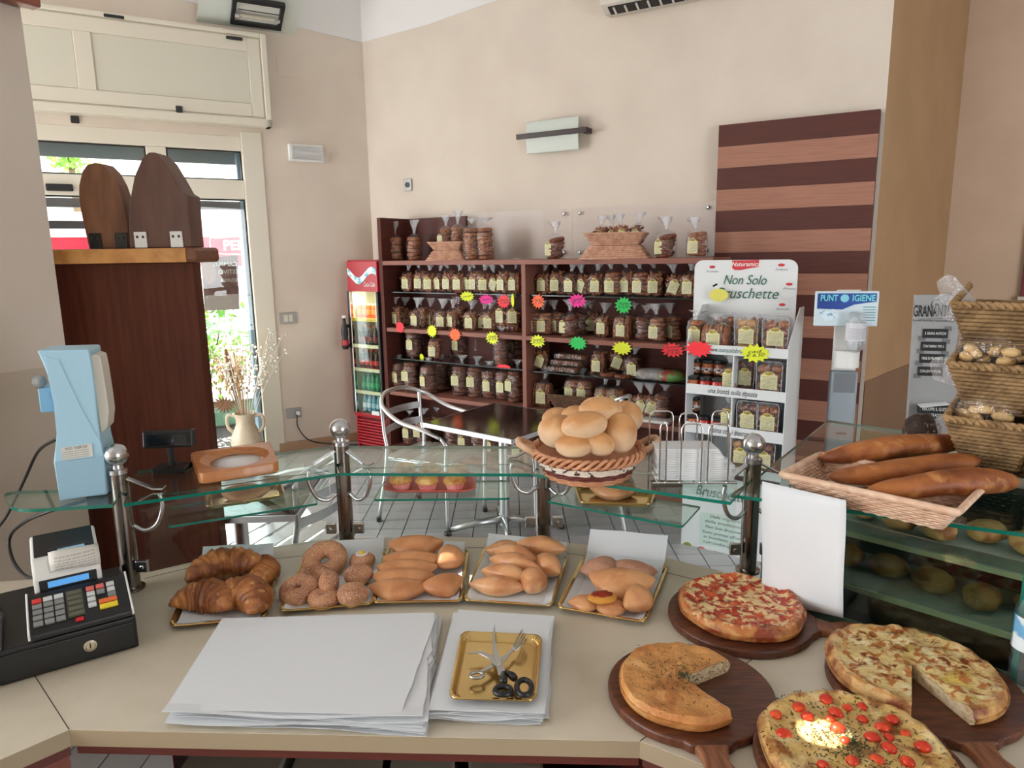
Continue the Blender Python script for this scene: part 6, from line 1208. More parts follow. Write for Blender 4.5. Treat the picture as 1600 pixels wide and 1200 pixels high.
base = px_quad([(276, 1128), (664, 1142), (684, 972), (352, 980)], CT + .004)
for k in range(11):
    w = 1 - k / 11; j = lambda s=.020: Vector((rs.uniform(-s, s), rs.uniform(-s, s), 0))
    q = [base[0] + j() + Vector((.0, -.006 * w, 0)), base[1] + j(.010) + Vector((0, -.004 * w, 0)), base[2] + j(.008), base[3] + j(.006)]
    if k == 10: q = px_quad([(312, 1108), (627, 1116), (680, 964), (372, 977)], CT + .031)
    sheet(q, CT + .0016 + .0028 * k, ('top white wrapping sheet of the large paper stack' if k == 10 else f'white wrapping sheet in the large paper stack, {ORD[10 - k]} from the top'), 'sheets of the large paper stack', k, .0012, .005 if k < 10 else 0, ragged=.012)
base = px_quad([(664, 1126), (852, 1130), (862, 976), (712, 966)], CT + .004)
for k in range(9):
    j = lambda s=.008: Vector((rs.uniform(-s, s), rs.uniform(-s, s), 0)); q = [p + j() for p in base]
    if k == 8: q = px_quad([(668, 1108), (850, 1114), (860, 972), (716, 961)], CT + .025)
    sheet(q, CT + .0016 + .0028 * k, ('top white sheet of the small paper stack, under the golden tray' if k == 8 else f'white sheet in the small paper stack, {ORD[8 - k]} from the top'), 'sheets of the small paper stack', 40 + k, .001, .004 if k < 8 else 0, ragged=.006)
PZ = CT + .0262

# ------------------------------------------------------------------ golden card trays
gold = mat('gold_card', (.72, .50, .20, 1), .2, .9, c2=(.62, .42, .16, 1), nscale=5, bump=.015, bscale=30)
def tray(label, q, z, depth=.014, group='golden pastry trays', m=None, flange=.07, r=.14):
    m = m or gold; c = sum(q, Vector()) / 4; t = thing('golden_tray', label, 'tray', Vector((c.x, c.y, z)), 0, group)
    b = MB(); b.loft([rrect(q, .82, z + .0008, 6, r), rrect(q, .86, z + .0012, 6, r), rrect(q, .93, z + depth * .8, 6, r), rrect(q, .955, z + depth, 6, r), rrect(q, .99, z + depth, 6, r), rrect(q, 1.0, z + depth - .002, 6, r)], cap=False)
    b.build('rim', m, t, smooth='auto', solid=.0008, recalc=False)
    b = MB(); b.slab(rrect(q, .83, z + .0004, 6, r), UP * .001); b.build('bottom', m, t)
    b = MB()
    for i in range(4):
        for j in range(5):
            o = rrect(q, .975, z + depth + .0008, 6, r); inn_ = rrect(q, .88, z + depth * .35, 6, r); k = i * 7 + 1 + j
            b.tube([inn_[k], o[k]], [.0016, .0022], 5)
    b.build('corner_flutes', m, t, smooth=True, kind='stuff'); return t
def liner(label, q, z, k=(.80, .80), over=None, up=.02):
    """Thin white sheet lying in a tray; over = far-side overhang."""
    cells = 10
    def f(u, v):
        uu, vv = .5 + (u - .5) * k[0], .5 + (v - .5) * k[1]
        if over and v > .7: vv += (v - .7) / .3 * over
        p = (q[0] * (1 - uu) + q[1] * uu) * (1 - vv) + (q[3] * (1 - uu) + q[2] * uu) * vv
        e = max(abs(uu - .5), abs(vv - .5)) * 2; h = z + .0028 + max(0, e - .80) / .2 * .013 + .001 * math.sin(u * 9 + v * 4)
        if over and vv > .93: h += (vv - .93) * up * 4
        return Vector((p.x, p.y, h))
    b = MB(); b.grid(cells, cells, f); return tag(b.build('tray_liner', paper_white, solid=.0005, recalc=False), label, 'paper', 'paper tray liners')
TR = {'cro': [(262, 979), (416, 966), (436, 874), (306, 880)], 'don': [(434, 956), (583, 944), (604, 862), (474, 872)], 'fol': [(580, 942), (723, 940), (733, 858), (607, 850)],
      'bri': [(722, 938), (863, 948), (888, 868), (758, 852)], 'emp': [(868, 949), (1010, 973), (1046, 882), (911, 868)]}
TQ = {k: px_quad(v, CT + .014) for k, v in TR.items()}
TZ = CT + .0008
tray('golden tray of croissants, leftmost of the row', TQ['cro'], TZ); liner('white liner under the croissants', TQ['cro'], TZ, (.86, .98), .12)
tray('golden tray of sugared doughnuts, second of the row', TQ['don'], TZ); liner('white liner under the sugared doughnuts', TQ['don'], TZ, (.93, .96), .12)
tray('golden tray of smooth half moon pastries, middle of the row', TQ['fol'], TZ); liner('white liner under the smooth half moon pastries', TQ['fol'], TZ, (.9, .95), .06)
tray('golden tray of pointed brioche buns, fourth of the row', TQ['bri'], TZ); liner('white liner under the pointed brioche buns', TQ['bri'], TZ, (.95, .97), .10)
tray('golden tray with mixed pastries, rightmost of the row', TQ['emp'], TZ); liner('white liner with raised far edge under the mixed pastries', TQ['emp'], TZ, (.9, .95), .16, .05)
kq = px_quad([(700, 1092), (838, 1096), (848, 992), (720, 986)], PZ + .012); tray('empty golden tray holding scissors on the small paper stack', kq, PZ + .0012, .012, r=.2)

# ------------------------------------------------------------------ pastry materials
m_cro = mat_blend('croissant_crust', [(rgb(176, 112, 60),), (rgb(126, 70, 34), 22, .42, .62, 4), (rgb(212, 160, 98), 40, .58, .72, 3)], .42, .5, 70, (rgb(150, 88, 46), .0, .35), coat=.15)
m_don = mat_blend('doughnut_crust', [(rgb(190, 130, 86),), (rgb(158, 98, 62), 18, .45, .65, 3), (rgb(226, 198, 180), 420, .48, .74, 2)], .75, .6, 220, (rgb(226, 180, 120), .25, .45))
m_fol = mat_blend('fried_pastry', [(rgb(210, 148, 100),), (rgb(186, 120, 76), 16, .45, .68, 3), (rgb(210, 150, 102), 30, .6, .75, 3)], .42, .18, 60, spec=.4)
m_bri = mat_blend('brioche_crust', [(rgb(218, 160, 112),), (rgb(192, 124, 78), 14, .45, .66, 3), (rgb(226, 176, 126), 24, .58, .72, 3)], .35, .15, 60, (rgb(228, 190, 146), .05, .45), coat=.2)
m_emp = mat_blend('glazed_pastry', [(rgb(216, 158, 108),), (rgb(190, 124, 80), 14, .45, .66, 3), (rgb(216, 164, 112), 30, .6, .72, 3)], .42, .2, 60)
m_sug = mat_blend('sugared_pastry', [(rgb(208, 160, 134),), (rgb(188, 132, 104), 16, .45, .65, 3), (rgb(234, 218, 206), 12, .56, .70, 5)], .75, .4, 160)
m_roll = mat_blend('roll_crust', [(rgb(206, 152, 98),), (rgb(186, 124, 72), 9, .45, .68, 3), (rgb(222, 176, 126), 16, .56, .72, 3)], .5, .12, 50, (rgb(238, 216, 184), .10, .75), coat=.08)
m_bag = mat_blend('baguette_crust', [(rgb(172, 104, 54),), (rgb(124, 66, 34), 12, .40, .62, 5), (rgb(202, 142, 84), 22, .58, .72, 4)], .5, .45, 60)
def obj_bake(name, b, m, label, cat, group=None, **k): return tag(b.build(name, m, smooth=True, **k), label, cat, group)
def centred(b, c):
    b.bm.transform(Matrix.Translation(-Vector(c))); return b
def at_c(o, c): o.location = c; return o
# croissants
def croissant(c, L, a_mid, sweep, rmax, label, seed, tilt=0.0):
    b = MB(); n = 44; R = L / sweep; path, rad = [], []; rings = []
    for i in range(n + 1):
        t = i / n; a = a_mid + (t - .5) * sweep; p = Vector((R * math.cos(a), R * math.sin(a), 0)) - Vector((R * math.cos(a_mid), R * math.sin(a_mid), 0)) * .92
        s = math.sin(PI * min(1, max(0, t))) ** .62; seg = (t * 9) % 1; rr = max(.006, rmax * s * (.86 + .20 * (1 - (abs(t - .5) * 11) % 1)))
        path.append(p); rad.append(rr)
    up = Vector((0, 0, 1))
    for i, p in enumerate(path):
        d = (path[min(n, i + 1)] - path[max(0, i - 1)]).normalized(); w = d.cross(up).normalized(); ring = []
        for j in range(16):
            q = 2 * PI * j / 16; k = 1 + .07 * noise.noise(Vector((p.x * 50, math.cos(q) * 1.5 + seed, math.sin(q) * 1.5))); z = math.sin(q) * rad[i] * .98 * k
            ring.append(p + w * (math.cos(q) * rad[i] * k) + up * max(z, -rad[i] * .55) + up * (rmax * .55))
        rings.append(ring)
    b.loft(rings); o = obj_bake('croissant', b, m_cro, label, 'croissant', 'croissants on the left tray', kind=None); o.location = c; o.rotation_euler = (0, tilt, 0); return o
zc = TZ + .004
croissant(Z(352, 900, zc + .012), .21, math.radians(118), 2.2, .046, 'large croissant at the far left of the croissant tray, overlapping the front ones', 1, 0)
croissant(Z(328, 950, zc), .18, math.radians(80), 2.5, .043, 'croissant at the near left of the croissant tray, horns towards the counter edge', 2)
croissant(Z(388, 946, zc + .004), .19, math.radians(55), 2.6, .044, 'croissant in the near right of the croissant tray', 3)
croissant(Z(410, 905, zc), .18, math.radians(10), 1.7, .034, 'croissant along the far right edge of the croissant tray', 4)
# doughnuts and sugared buns
def ringdough(px, py, z, R, r, tilt, label, seed, sz=.9):
    R, r = R * 1.12, r * 1.15
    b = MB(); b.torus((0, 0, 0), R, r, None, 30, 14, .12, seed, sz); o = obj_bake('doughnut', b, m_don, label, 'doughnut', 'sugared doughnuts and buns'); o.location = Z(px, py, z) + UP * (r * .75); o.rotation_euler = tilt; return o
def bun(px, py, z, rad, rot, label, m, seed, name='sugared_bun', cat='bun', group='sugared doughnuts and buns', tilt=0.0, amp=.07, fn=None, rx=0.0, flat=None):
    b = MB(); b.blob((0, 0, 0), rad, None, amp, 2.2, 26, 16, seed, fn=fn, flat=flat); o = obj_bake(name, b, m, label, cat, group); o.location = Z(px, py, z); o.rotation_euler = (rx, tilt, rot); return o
ringdough(508, 886, zc + .012, .031, .0205, (.55, 0, 0), 'large sugared ring doughnut leaning at the far left of the doughnut tray', 1)
ringdough(468, 931, zc + .004, .0235, .0185, (.25, -.1, 0), 'sugared ring doughnut at the near left of the doughnut tray', 2)
ringdough(492, 912, zc, .023, .0175, (.1, 0, 0), 'sugared ring doughnut between the other two rings, partly hidden', 3)
ringdough(506, 944, zc, .0155, .0165, (.1, 0, 0), 'small sugared ring at the front of the doughnut tray', 4)
eq = lambda u: Vector((u.x, u.y, u.z * (1 - .10 * math.exp(-(u.z * 5) ** 2))))
bun(514, 911, zc + .034, (.024, .031, .031), .2, 'sugared bun standing on edge in the middle of the doughnut tray', m_don, 5, rx=.3)
bun(551, 929, zc + .022, (.036, .034, .028), .2, 'sugared bun at the near right of the doughnut tray', m_don, 6, fn=eq)
bun(560, 898, zc + .024, (.036, .031, .025), .3, 'sugared bun at the right of the doughnut tray, behind the near one', m_don, 7, fn=eq)
o = bun(566, 876, zc + .022, (.034, .030, .022), .1, 'sugared bun topped with yellow cream at the far right of the tray', m_don, 8)
b = MB(); b.blob((0, .0, .0215), (.0085, .0075, .005), None, .2, 3, 12, 8, 1); b.build('cream', mat('custard', rgb(226, 188, 60), .4), o, smooth=True, local=True)
b = MB(); b.torus((0, 0, .0205), .012, .004, None, 18, 6, .3, 2, .5); b.build('sugar_ring', mat('icing_sugar', rgb(236, 228, 224), .8), o, smooth=True, local=True)
# half-moon pastries
def half_moon(px, py, z, w, d, h, rot, label, m, seed, name='half_moon_pastry', group=None, tilt=0.0, rx=0.0):
    """Folded round: straight fold at the back, thin sealed curved edge in front."""
    b = MB(); n, k = 26, 8; rings = []
    def P(t, s, top):
        a = PI + PI * t; e = s; x = math.cos(a) * e * w / 2; y = math.sin(a) * e * d + d * .42
        prof = (1 - (abs(e) ** 3.0)) ** .6; side = abs(math.sin(a)) ** .18 if True else 1
        bulge = h * prof * side * (.8 + .35 * noise.noise(Vector((x * 30, y * 30, seed)))) ; rim = .004 + .0012 * math.sin(t * 60) * (e > .93)
        return Vector((x, y + (.012 * noise.noise(Vector((x * 18, seed, 2)))), (rim + bulge) if top else -.0005 + (.002 * (1 - e))))
    for top in (True, False):
        c = b.bm.verts.new(P(.5, 0, top)); R = [[b.bm.verts.new(P(i / n, j / k, top)) for i in range(n + 1)] for j in range(1, k + 1)]
        for i in range(n): b.face((c, R[0][i], R[0][i + 1]))
        for A, B in zip(R, R[1:]):
            for i in range(n): b.face((A[i], B[i], B[i + 1], A[i + 1]))
    bmesh.ops.remove_doubles(b.bm, verts=b.bm.verts, dist=.0045 * .2)
    bmesh.ops.holes_fill(b.bm, edges=[e for e in b.bm.edges if e.is_boundary], sides=0)
    o = obj_bake(name, b, m, label, 'pastry', group); o.location = Z(px, py, z); o.rotation_euler = (rx, tilt, rot); return o
def moon(px, py, z, w, d, h, rot, label, m, seed, group, rx=0.0, tilt=0.0, name='half_moon_pastry', sharp=1.0):
    w, d, h = w * 1.17, d * 1.12, h * 1.18
    """Plump half moon: ellipsoid pulled to two points with one flat long side."""
    def fn(u):
        x, y, zz = u.x, u.y, u.z; k = (1 - abs(x) ** 2.2 * .45 * sharp); y2 = y * k; y2 = y2 if y2 < 0 else y2 * .62; return Vector((x * 1.05, y2 - .14 * (1 - x * x) + .10 * abs(x), zz * (1 - .35 * abs(x) ** 2)))
    b = MB(); b.blob((0, 0, 0), (w / 2, d, h), None, .05, 2.4, 30, 18, seed, fn=fn, flat=-h * .72); o = obj_bake(name, b, m, label, 'pastry', group); o.location = Z(px, py, z) + UP * h * .72; o.rotation_euler = (rx, tilt, rot); return o
gf = 'smooth half moon pastries on the middle tray'
moon(650, 862, zc + .022, .120, .044, .024, .05, 'smooth half moon pastry at the far side of the middle tray', m_fol, 1, gf, .35)
moon(644, 884, zc + .016, .122, .042, .021, -.05, 'smooth half moon pastry, second from the far side of the middle tray', m_fol, 2, gf, .32)
moon(636, 897, zc + .012, .124, .042, .020, .0, 'smooth half moon pastry, third from the far side of the middle tray', m_fol, 3, gf, .30)
moon(630, 910, zc + .008, .124, .042, .019, -.03, 'smooth half moon pastry, fourth from the far side of the middle tray', m_fol, 4, gf, .26)
moon(624, 926, zc + .003, .122, .040, .018, .0, 'smooth half moon pastry nearest the counter edge on the middle tray', m_fol, 5, gf, .15)
moon(697, 881, zc + .010, .086, .040, .024, 1.35, 'smooth half moon pastry standing at the far right of the middle tray', m_fol, 6, gf, .1)
moon(692, 922, zc + .002, .086, .038, .021, .45, 'smooth half moon pastry at the near right of the middle tray', m_fol, 7, gf, .1)
# pointed brioche buns
def pointed(px, py, z, L, w, h, rot, label, m, seed, group, rx=0.0, tilt=0.0, name='brioche_bun'):
    L, w, h = L * 1.15, w * 1.2, h * 1.22
    fn = lambda u: Vector((u.x * (1 + .10 * abs(u.x)), u.y * (1 - .55 * abs(u.x) ** 1.8), u.z * (1 - .42 * abs(u.x) ** 2)))
    b = MB(); b.blob((0, 0, 0), (L / 2, w / 2, h), None, .05, 2, 28, 16, seed, fn=fn, flat=-h * .7); o = obj_bake(name, b, m, label, 'bun', group); o.location = Z(px, py, z) + UP * h * .7; o.rotation_euler = (rx, tilt, rot); return o
gb = 'pointed brioche buns on the fourth tray'
for k, (px, py, dz, L, w, h, rot, lab) in enumerate(((790, 868, .012, .085, .05, .020, .1, 'pointed bun at the far left of the brioche tray'), (846, 866, .022, .108, .052, .024, -.30, 'large pointed bun across the far right of the brioche tray'),
        (806, 880, .018, .115, .046, .024, -.62, 'pointed bun lying slantwise second from the far side, brioche tray'), (804, 893, .016, .112, .044, .024, -.45, 'pointed bun lying slantwise third from the far side, brioche tray'),
        (792, 909, .010, .108, .042, .022, -.35, 'pointed bun lying slantwise fourth from the far side, brioche tray'), (777, 926, .002, .108, .046, .020, -.18, 'pointed bun at the near left of the brioche tray'),
        (856, 895, .012, .080, .050, .024, -1.0, 'short pointed bun at the right edge of the brioche tray'), (834, 920, .003, .084, .056, .025, 1.35, 'pointed bun upright at the near right of the brioche tray'))):
    pointed(px, py, zc + dz, L, w, h, rot, lab, m_bri, k, gb, .12)
# mixed pastries
ge = 'pastries on the rightmost tray'
moon(936, 896, zc + .006, .088, .042, .022, .55, 'sugar dusted pastry at the far left of the rightmost tray', m_sug, 11, ge, .1); moon(988, 900, zc + .006, .098, .042, .021, -.35, 'sugar dusted half moon pastry at the far right of the rightmost tray', m_sug, 12, ge, .1)
moon(972, 918, zc + .018, .128, .052, .024, -.18, 'large smooth half moon pastry in the middle of the rightmost tray', m_emp, 13, ge, .3)
moon(914, 948, zc + .002, .062, .032, .015, .1, 'small smooth pastry at the near left of the rightmost tray', m_emp, 14, ge); moon(955, 956, zc + .002, .062, .03, .015, 0, 'small smooth pastry at the near middle of the rightmost tray', m_emp, 15, ge)
moon(990, 946, zc + .010, .080, .036, .024, 1.1, 'plump pastry at the near right of the rightmost tray', m_emp, 16, ge, .2)
o = bun(941, 934, zc + .040, (.032, .024, .011), .05, 'small red topped pizzetta lying on the mixed pastries', mat_blend('pizzetta_crust', [(rgb(206, 142, 56),), (rgb(170, 96, 40), 20, .5, .65, 3)], .5, .3), 4, 'pizzetta', 'pizza', ge)
b = MB(); b.blob((0, .001, .0075), (.024, .016, .005), None, .25, 4, 18, 8, 2); b.build('tomato_topping', mat_blend('pizzetta_sauce', [(rgb(150, 46, 24),), (rgb(110, 28, 16), 40, .45, .6, 3)], .35, .4), o, smooth=True, local=True)
# pastry and muffins on the lower glass shelves
lz_ = 1.056
dq = px_quad([(322, 792), (446, 772), (440, 752), (318, 770)], lz_ + .012); tray('small dark golden tray with one pastry under the wooden change tray', dq, lz_, .012, r=.2)
moon(384, 776, lz_ + .003, .105, .045, .018, .15, 'single pastry in the small tray under the wooden change tray', m_fol, 21, None, .2)
dq = px_quad([(905, 785), (1018, 788), (1026, 766), (896, 758)], lz_ + .012); tray('small golden tray with one pastry under the bread basket', dq, lz_, .012, r=.2)
moon(958, 772, lz_ + .003, .108, .042, .020, -.12, 'single pastry in the small tray under the bread basket', m_bri, 22, None, .2)
mq = px_quad([(598, 768), (742, 768), (744, 738), (606, 738)], lz_ + .008); tray('red and white tray of muffins on the middle lower shelf', mq, lz_, .010, r=.3, m=mat('red_white_card', rgb(206, 96, 84), .45), group='golden pastry trays')
m_muf = mat_blend('muffin_top', [(rgb(214, 156, 84),), (rgb(176, 104, 52), 24, .5, .66, 4), (rgb(236, 196, 130), 20, .56, .7, 3)], .5, .4, 80); m_cup = mat('pink_paper_cup', rgb(226, 128, 128), .7, c2=rgb(240, 170, 164), nscale=30)
muf = None
for k, (px, py, lab) in enumerate(((627, 764, 'muffin in a pink paper cup, front row left'), (668, 765, 'muffin in a pink paper cup, front row middle'), (711, 765, 'muffin in a pink paper cup, front row right'), (634, 745, 'muffin in a pink paper cup, back row left'), (673, 746, 'muffin in a pink paper cup, back row middle'), (716, 747, 'muffin in a pink paper cup, back row right'))):
    if muf is None:
        muf = thing('muffin', lab, 'muffin', (0, 0, 0), 0, 'muffins on the lower glass shelf'); b = MB(); rings = []
        for r, z in ((.020, 0), (.029, .028)): rings.append([Vector(((r + .0012 * (-1) ** j) * math.cos(2 * PI * j / 44), (r + .0012 * (-1) ** j) * math.sin(2 * PI * j / 44), z)) for j in range(44)])
        b.loft(rings); b.build('paper_cup', m_cup, muf, local=True); b = MB(); b.blob((0, 0, .026), (.032, .032, .017), None, .12, 3, 24, 14, 3, flat=-.004); b.build('crown', m_muf, muf, smooth=True, local=True); o = muf
    else: o = copy_tree(muf)
    o['label'] = lab; o.location = Z(px, py, lz_ + .0035); o.rotation_euler = (0, 0, k * 1.3)

# ------------------------------------------------------------------ scissors and cake fork
blade = mat('blade_steel', (.5, .49, .47, 1), .28, 1.0)
kz = PZ + .012
def kp(x, y, z=0.0): return Z(x, y, kz + z)
SC = thing('scissors', 'kitchen scissors with black handles lying open in the golden tray', 'scissors', kp(781, 1040))
def flatbar(pts, ws_, z, th):
    """Tapered flat bar through photo points with widths, lying at height z."""
    P = [kp(x, y, z) for x, y in pts]; L_, R_ = [], []
    for i, p in enumerate(P):
        d = (P[min(len(P) - 1, i + 1)] - P[max(0, i - 1)]).normalized(); w = Vector((-d.y, d.x, 0)) * ws_[i] / 2; L_.append(p + w); R_.append(p - w)
    b = MB(); b.slab(L_ + R_[::-1], UP * th); return b
flatbar([(790, 1056), (779, 1040), (766, 1027), (750, 1020), (731, 1021)], (.010, .013, .013, .010, .0015), .007, .002).build('blade', blade, SC, bevel=.0005)
flatbar([(783, 1056), (780, 1040), (775, 1022), (771, 1002), (773, 978)], (.010, .012, .010, .006, .0012), .0095, .002).build('blade', blade, SC, bevel=.0005)
b = MB(); b.lathe([(.004, 0), (.004, .003), (.002, .004)], 14, kp(780, 1040, .011)); b.build('pivot', chrome, SC)
for pts, ring in (([(786, 1052), (787, 1062)], (786, 1079, .014, .012)), ([(790, 1050), (800, 1056)], (819, 1074, .013, .022))):
    c = kp(ring[0], ring[1], .009); R_ = [c + Vector((ring[2] * math.cos(a) , ring[3] * math.sin(a) , 0)) for a in [2 * PI * k / 24 for k in range(24)]]
    b = MB(); b.tube(R_, .0052, 8, True); b.build('handle_loop', black_plastic, SC, smooth=True)
    b = MB(); b.tube([kp(*pts[0], .009), kp(*pts[1], .009), c + (kp(*pts[1], .009) - c) * .75], [.005, .0075, .0065], 8); b.build('handle_neck', black_plastic, SC, smooth=True)
S2 = thing('pastry_shears', 'plain steel shears with a ring handle under the black scissors', 'scissors', kp(752, 1050))
flatbar([(762, 1046), (775, 1036), (790, 1026), (802, 1016)], (.008, .009, .007, .003), .004, .002).build('blade', blade, S2, bevel=.0004); c = kp(745, 1055, .005)
b = MB(); b.tube([c + Vector((.0125 * math.cos(a), .009 * math.sin(a), 0)) for a in [2 * PI * k / 20 for k in range(20)]], .003, 6, True); b.build('ring_handle', blade, S2, smooth=True); flatbar([(752, 1051), (765, 1044)], (.007, .008), .004, .003).build('shank', blade, S2)
FK = thing('cake_fork', 'dark steel serving fork with curved tines beside the scissors', 'fork', kp(800, 1020))
flatbar([(785, 1036), (796, 1022), (803, 1014)], (.004, .005, .009), .004, .0018).build('handle', blade, FK)
for k in range(4):
    u = k - 1.5; b = MB(); b.tube(smooth_path([kp(803 + u * 1.6, 1014 + u * 1.8, .006), kp(812 + u * 3.0, 1003 + u * 2.6, .012), kp(820 + u * 2.2, 990 + u * 4.5, .008)], 4), [.0016] * 8 + [.0006], 6); b.build('tine', blade, FK, smooth=True)

# ------------------------------------------------------------------ pizzas on wooden boards
bwood = mat('dark_peel_wood', rgb(112, 62, 38), .42, c2=rgb(70, 36, 23), nscale=6, stretch=(3, 22, 3), bump=.12, bscale=14, contrast=(.3, .68))
hwood = mat('pale_peel_handle', rgb(150, 96, 62), .5, c2=rgb(112, 66, 42), nscale=6, stretch=(22, 3, 3), bump=.1, bscale=14)
def peel(label, c, r, hd, hl, hw=.036, sq=1.0):
    hd = hd.normalized(); w = Vector((-hd.y, hd.x, 0)); a0 = math.atan2(hd.y, hd.x); t = thing('pizza_peel', label, 'board', c, 0, 'round wooden pizza boards')
    pts = [c + Vector((math.cos(a), math.sin(a), 0)) * r for a in [a0 + .3 + (2 * PI - .6) * k / 48 for k in range(49)]]
    b = MB(); b.slab(pts + [c + hd * (r * 1.03) - w * hw * .9, c + hd * (r * 1.03) + w * hw * .9], UP * .018); b.build('board', bwood, t, bevel=.004)
    s = c + hd * (r * .98); n = 6; Lp = [s + hd * (hl * k / n) + w * hw * (.85 - .30 * math.sin(PI * min(1, k / 3.5)) + (.12 if k > 3 else 0)) for k in range(n + 1)]; Rp = [s + hd * (hl * k / n) - w * hw * (.85 - .30 * math.sin(PI * min(1, k / 3.5)) + (.12 if k > 3 else 0)) for k in range(n + 1)]
    e = s + hd * hl; capp = [e + hd * (.018 * math.sin(PI * k / 6)) + w * hw * .95 * math.cos(PI * k / 6) * 1.0 for k in range(1, 6)]
    b = MB(); b.slab(Lp + capp + Rp[::-1], UP * .017); b.build('handle', hwood, t, bevel=.005); return t
def mat_pizza(name, crust, layers, rim=(.80, .90), rough=.45):
    m = mat_blend(name, layers, rough, .7, 90); t = m.node_tree; N, L = t.nodes, t.links; P = N['Principled BSDF']; src = P.inputs['Base Color'].links[0].from_socket
    tc = N.new('ShaderNodeTexCoord'); mp = N.new('ShaderNodeMapping'); L.new(tc.outputs['Object'], mp.inputs[0]); mp.inputs['Scale'].default_value = (1, 1, 0)
    ln = N.new('ShaderNodeVectorMath'); ln.operation = 'LENGTH'; L.new(mp.outputs[0], ln.inputs[0]); nz_ = N.new('ShaderNodeTexNoise'); nz_.inputs['Scale'].default_value = 30; L.new(tc.outputs['Object'], nz_.inputs['Vector'])
    ad = N.new('ShaderNodeMath'); ad.operation = 'MULTIPLY_ADD'; ad.inputs[1].default_value = .03; L.new(nz_.outputs['Fac'], ad.inputs[0]); L.new(ln.outputs['Value'], ad.inputs[2])
    mr = N.new('ShaderNodeMapRange'); mr.inputs['From Min'].default_value, mr.inputs['From Max'].default_value = rim[0] + .015, rim[1] + .015; L.new(ad.outputs[0], mr.inputs['Value'])
    cn = N.new('ShaderNodeTexNoise'); cn.inputs['Scale'].default_value = 26; cn.inputs['Detail'].default_value = 3; L.new(tc.outputs['Object'], cn.inputs['Vector'])
    cr = N.new('ShaderNodeValToRGB'); cr.color_ramp.elements[0].position, cr.color_ramp.elements[1].position = .42, .62; cr.color_ramp.elements[0].color, cr.color_ramp.elements[1].color = crust; L.new(cn.outputs['Fac'], cr.inputs[0])
    mx = N.new('ShaderNodeMix'); mx.data_type = 'RGBA'; L.new(mr.outputs[0], mx.inputs['Factor']); L.new(src, mx.inputs['A']); L.new(cr.outputs[0], mx.inputs['B']); L.new(mx.outputs['Result'], P.inputs['Base Color']); return m
crumb = mat_blend('crumb', [(rgb(222, 200, 164),), (rgb(196, 166, 124), 60, .45, .6, 4), (rgb(236, 222, 196), 90, .55, .7, 3)], .85, 1.2, 150)
def pizza(name, label, c, r, h, m, seed, cut=None, rim=.007, ell=1.0, ea=0.0, amp=.07, lump=.006):
    t = thing(name, label, 'pizza', c); b = MB(); n, k = (72, 16); a0, a1 = (0, 2 * PI) if cut is None else (cut[1], cut[0] + 2 * PI)
    def outr(a): return r * (1 + amp * noise.noise(Vector((math.cos(a) * 1.6, math.sin(a) * 1.6, seed))))
    def P(a, s):
        R = outr(a) * s; x, y = R * math.cos(a), R * math.sin(a)
        if s <= .97: z = h + rim * math.exp(-((s - .88) / .07) ** 2) * (1 + .5 * noise.noise(Vector((math.cos(a) * 5, math.sin(a) * 5, seed + 4)))) + lump * noise.noise(Vector((x * 38, y * 38, seed))) + lump * .5 * noise.noise(Vector((x * 90, y * 90, seed)))
        else: z = h * .62
        return Vector((x, y, z))
    full = cut is None; ss = [i / k * .94 for i in range(1, k + 1)] + [.975, 1.0]
    cv = b.bm.verts.new(P(a0, 0)); cb_ = b.bm.verts.new((0, 0, 0)); cols = []
    for i in range(n if full else n + 1):
        a = a0 + (a1 - a0) * i / n; col = [b.bm.verts.new(P(a, s)) for s in ss]; R = outr(a)
        col += [b.bm.verts.new((R * .985 * math.cos(a), R * .985 * math.sin(a), h * .25)), b.bm.verts.new((R * .93 * math.cos(a), R * .93 * math.sin(a), 0))]; cols.append(col)
    for i in range(n):
        A, B = cols[i], cols[(i + 1) % len(cols)]; b.face((cv, A[0], B[0])); b.face((cb_, B[-1], A[-1]))
        for j in range(len(A) - 1): b.face((A[j], A[j + 1], B[j + 1], B[j]))
    o = b.build('base', m, t, smooth='auto', local=True)
    if cut:
        w = MB()
        for a in cut:
            sgn = 1 if a == cut[0] else -1; off = Vector((math.cos(a + PI / 2), math.sin(a + PI / 2), 0)) * .0008 * sgn
            top = [P(a, s) for s in [0] + ss] ; R = outr(a); poly = [q + off for q in top] + [Vector((R * .985 * math.cos(a), R * .985 * math.sin(a), h * .25)) + off, Vector((R * .93 * math.cos(a), R * .93 * math.sin(a), .0)) + off, Vector((0, 0, 0)) + off]
            w.face(w.verts(poly))
        w.build('cut_face', crumb, t, local=True, recalc=False)
    return t
def span(x0, x1, y, z): a, c = Z(x0, y, z), Z(x1, y, z); return (a + c) / 2, (c - a).length / 2
m_pr = mat_pizza('pizza_red', (rgb(200, 140, 78), rgb(136, 58, 30)), [(rgb(172, 52, 34),), (rgb(206, 96, 52), 40, .5, .62, 4), (rgb(230, 200, 146), 64, .47, .57, 6), (rgb(128, 48, 28), 45, .58, .66, 4)], (.112, .136))
m_pw = mat_pizza('pizza_white', (rgb(216, 168, 104), rgb(138, 72, 40)), [(rgb(224, 196, 134),), (rgb(236, 218, 170), 26, .5, .62, 4), (rgb(212, 180, 92), 18, .58, .68, 2), (rgb(188, 118, 60), 60, .50, .58, 6), (rgb(132, 66, 32), 40, .58, .64, 5)], (.118, .142))
m_pf = mat_pizza('pizza_focaccia', (rgb(200, 140, 78), rgb(178, 114, 60)), [(rgb(206, 146, 84),), (rgb(182, 114, 60), 16, .48, .66, 4), (rgb(222, 172, 112), 24, .58, .72, 3), (rgb(112, 76, 40), 130, .70, .76, 2)], (.112, .14), .55)
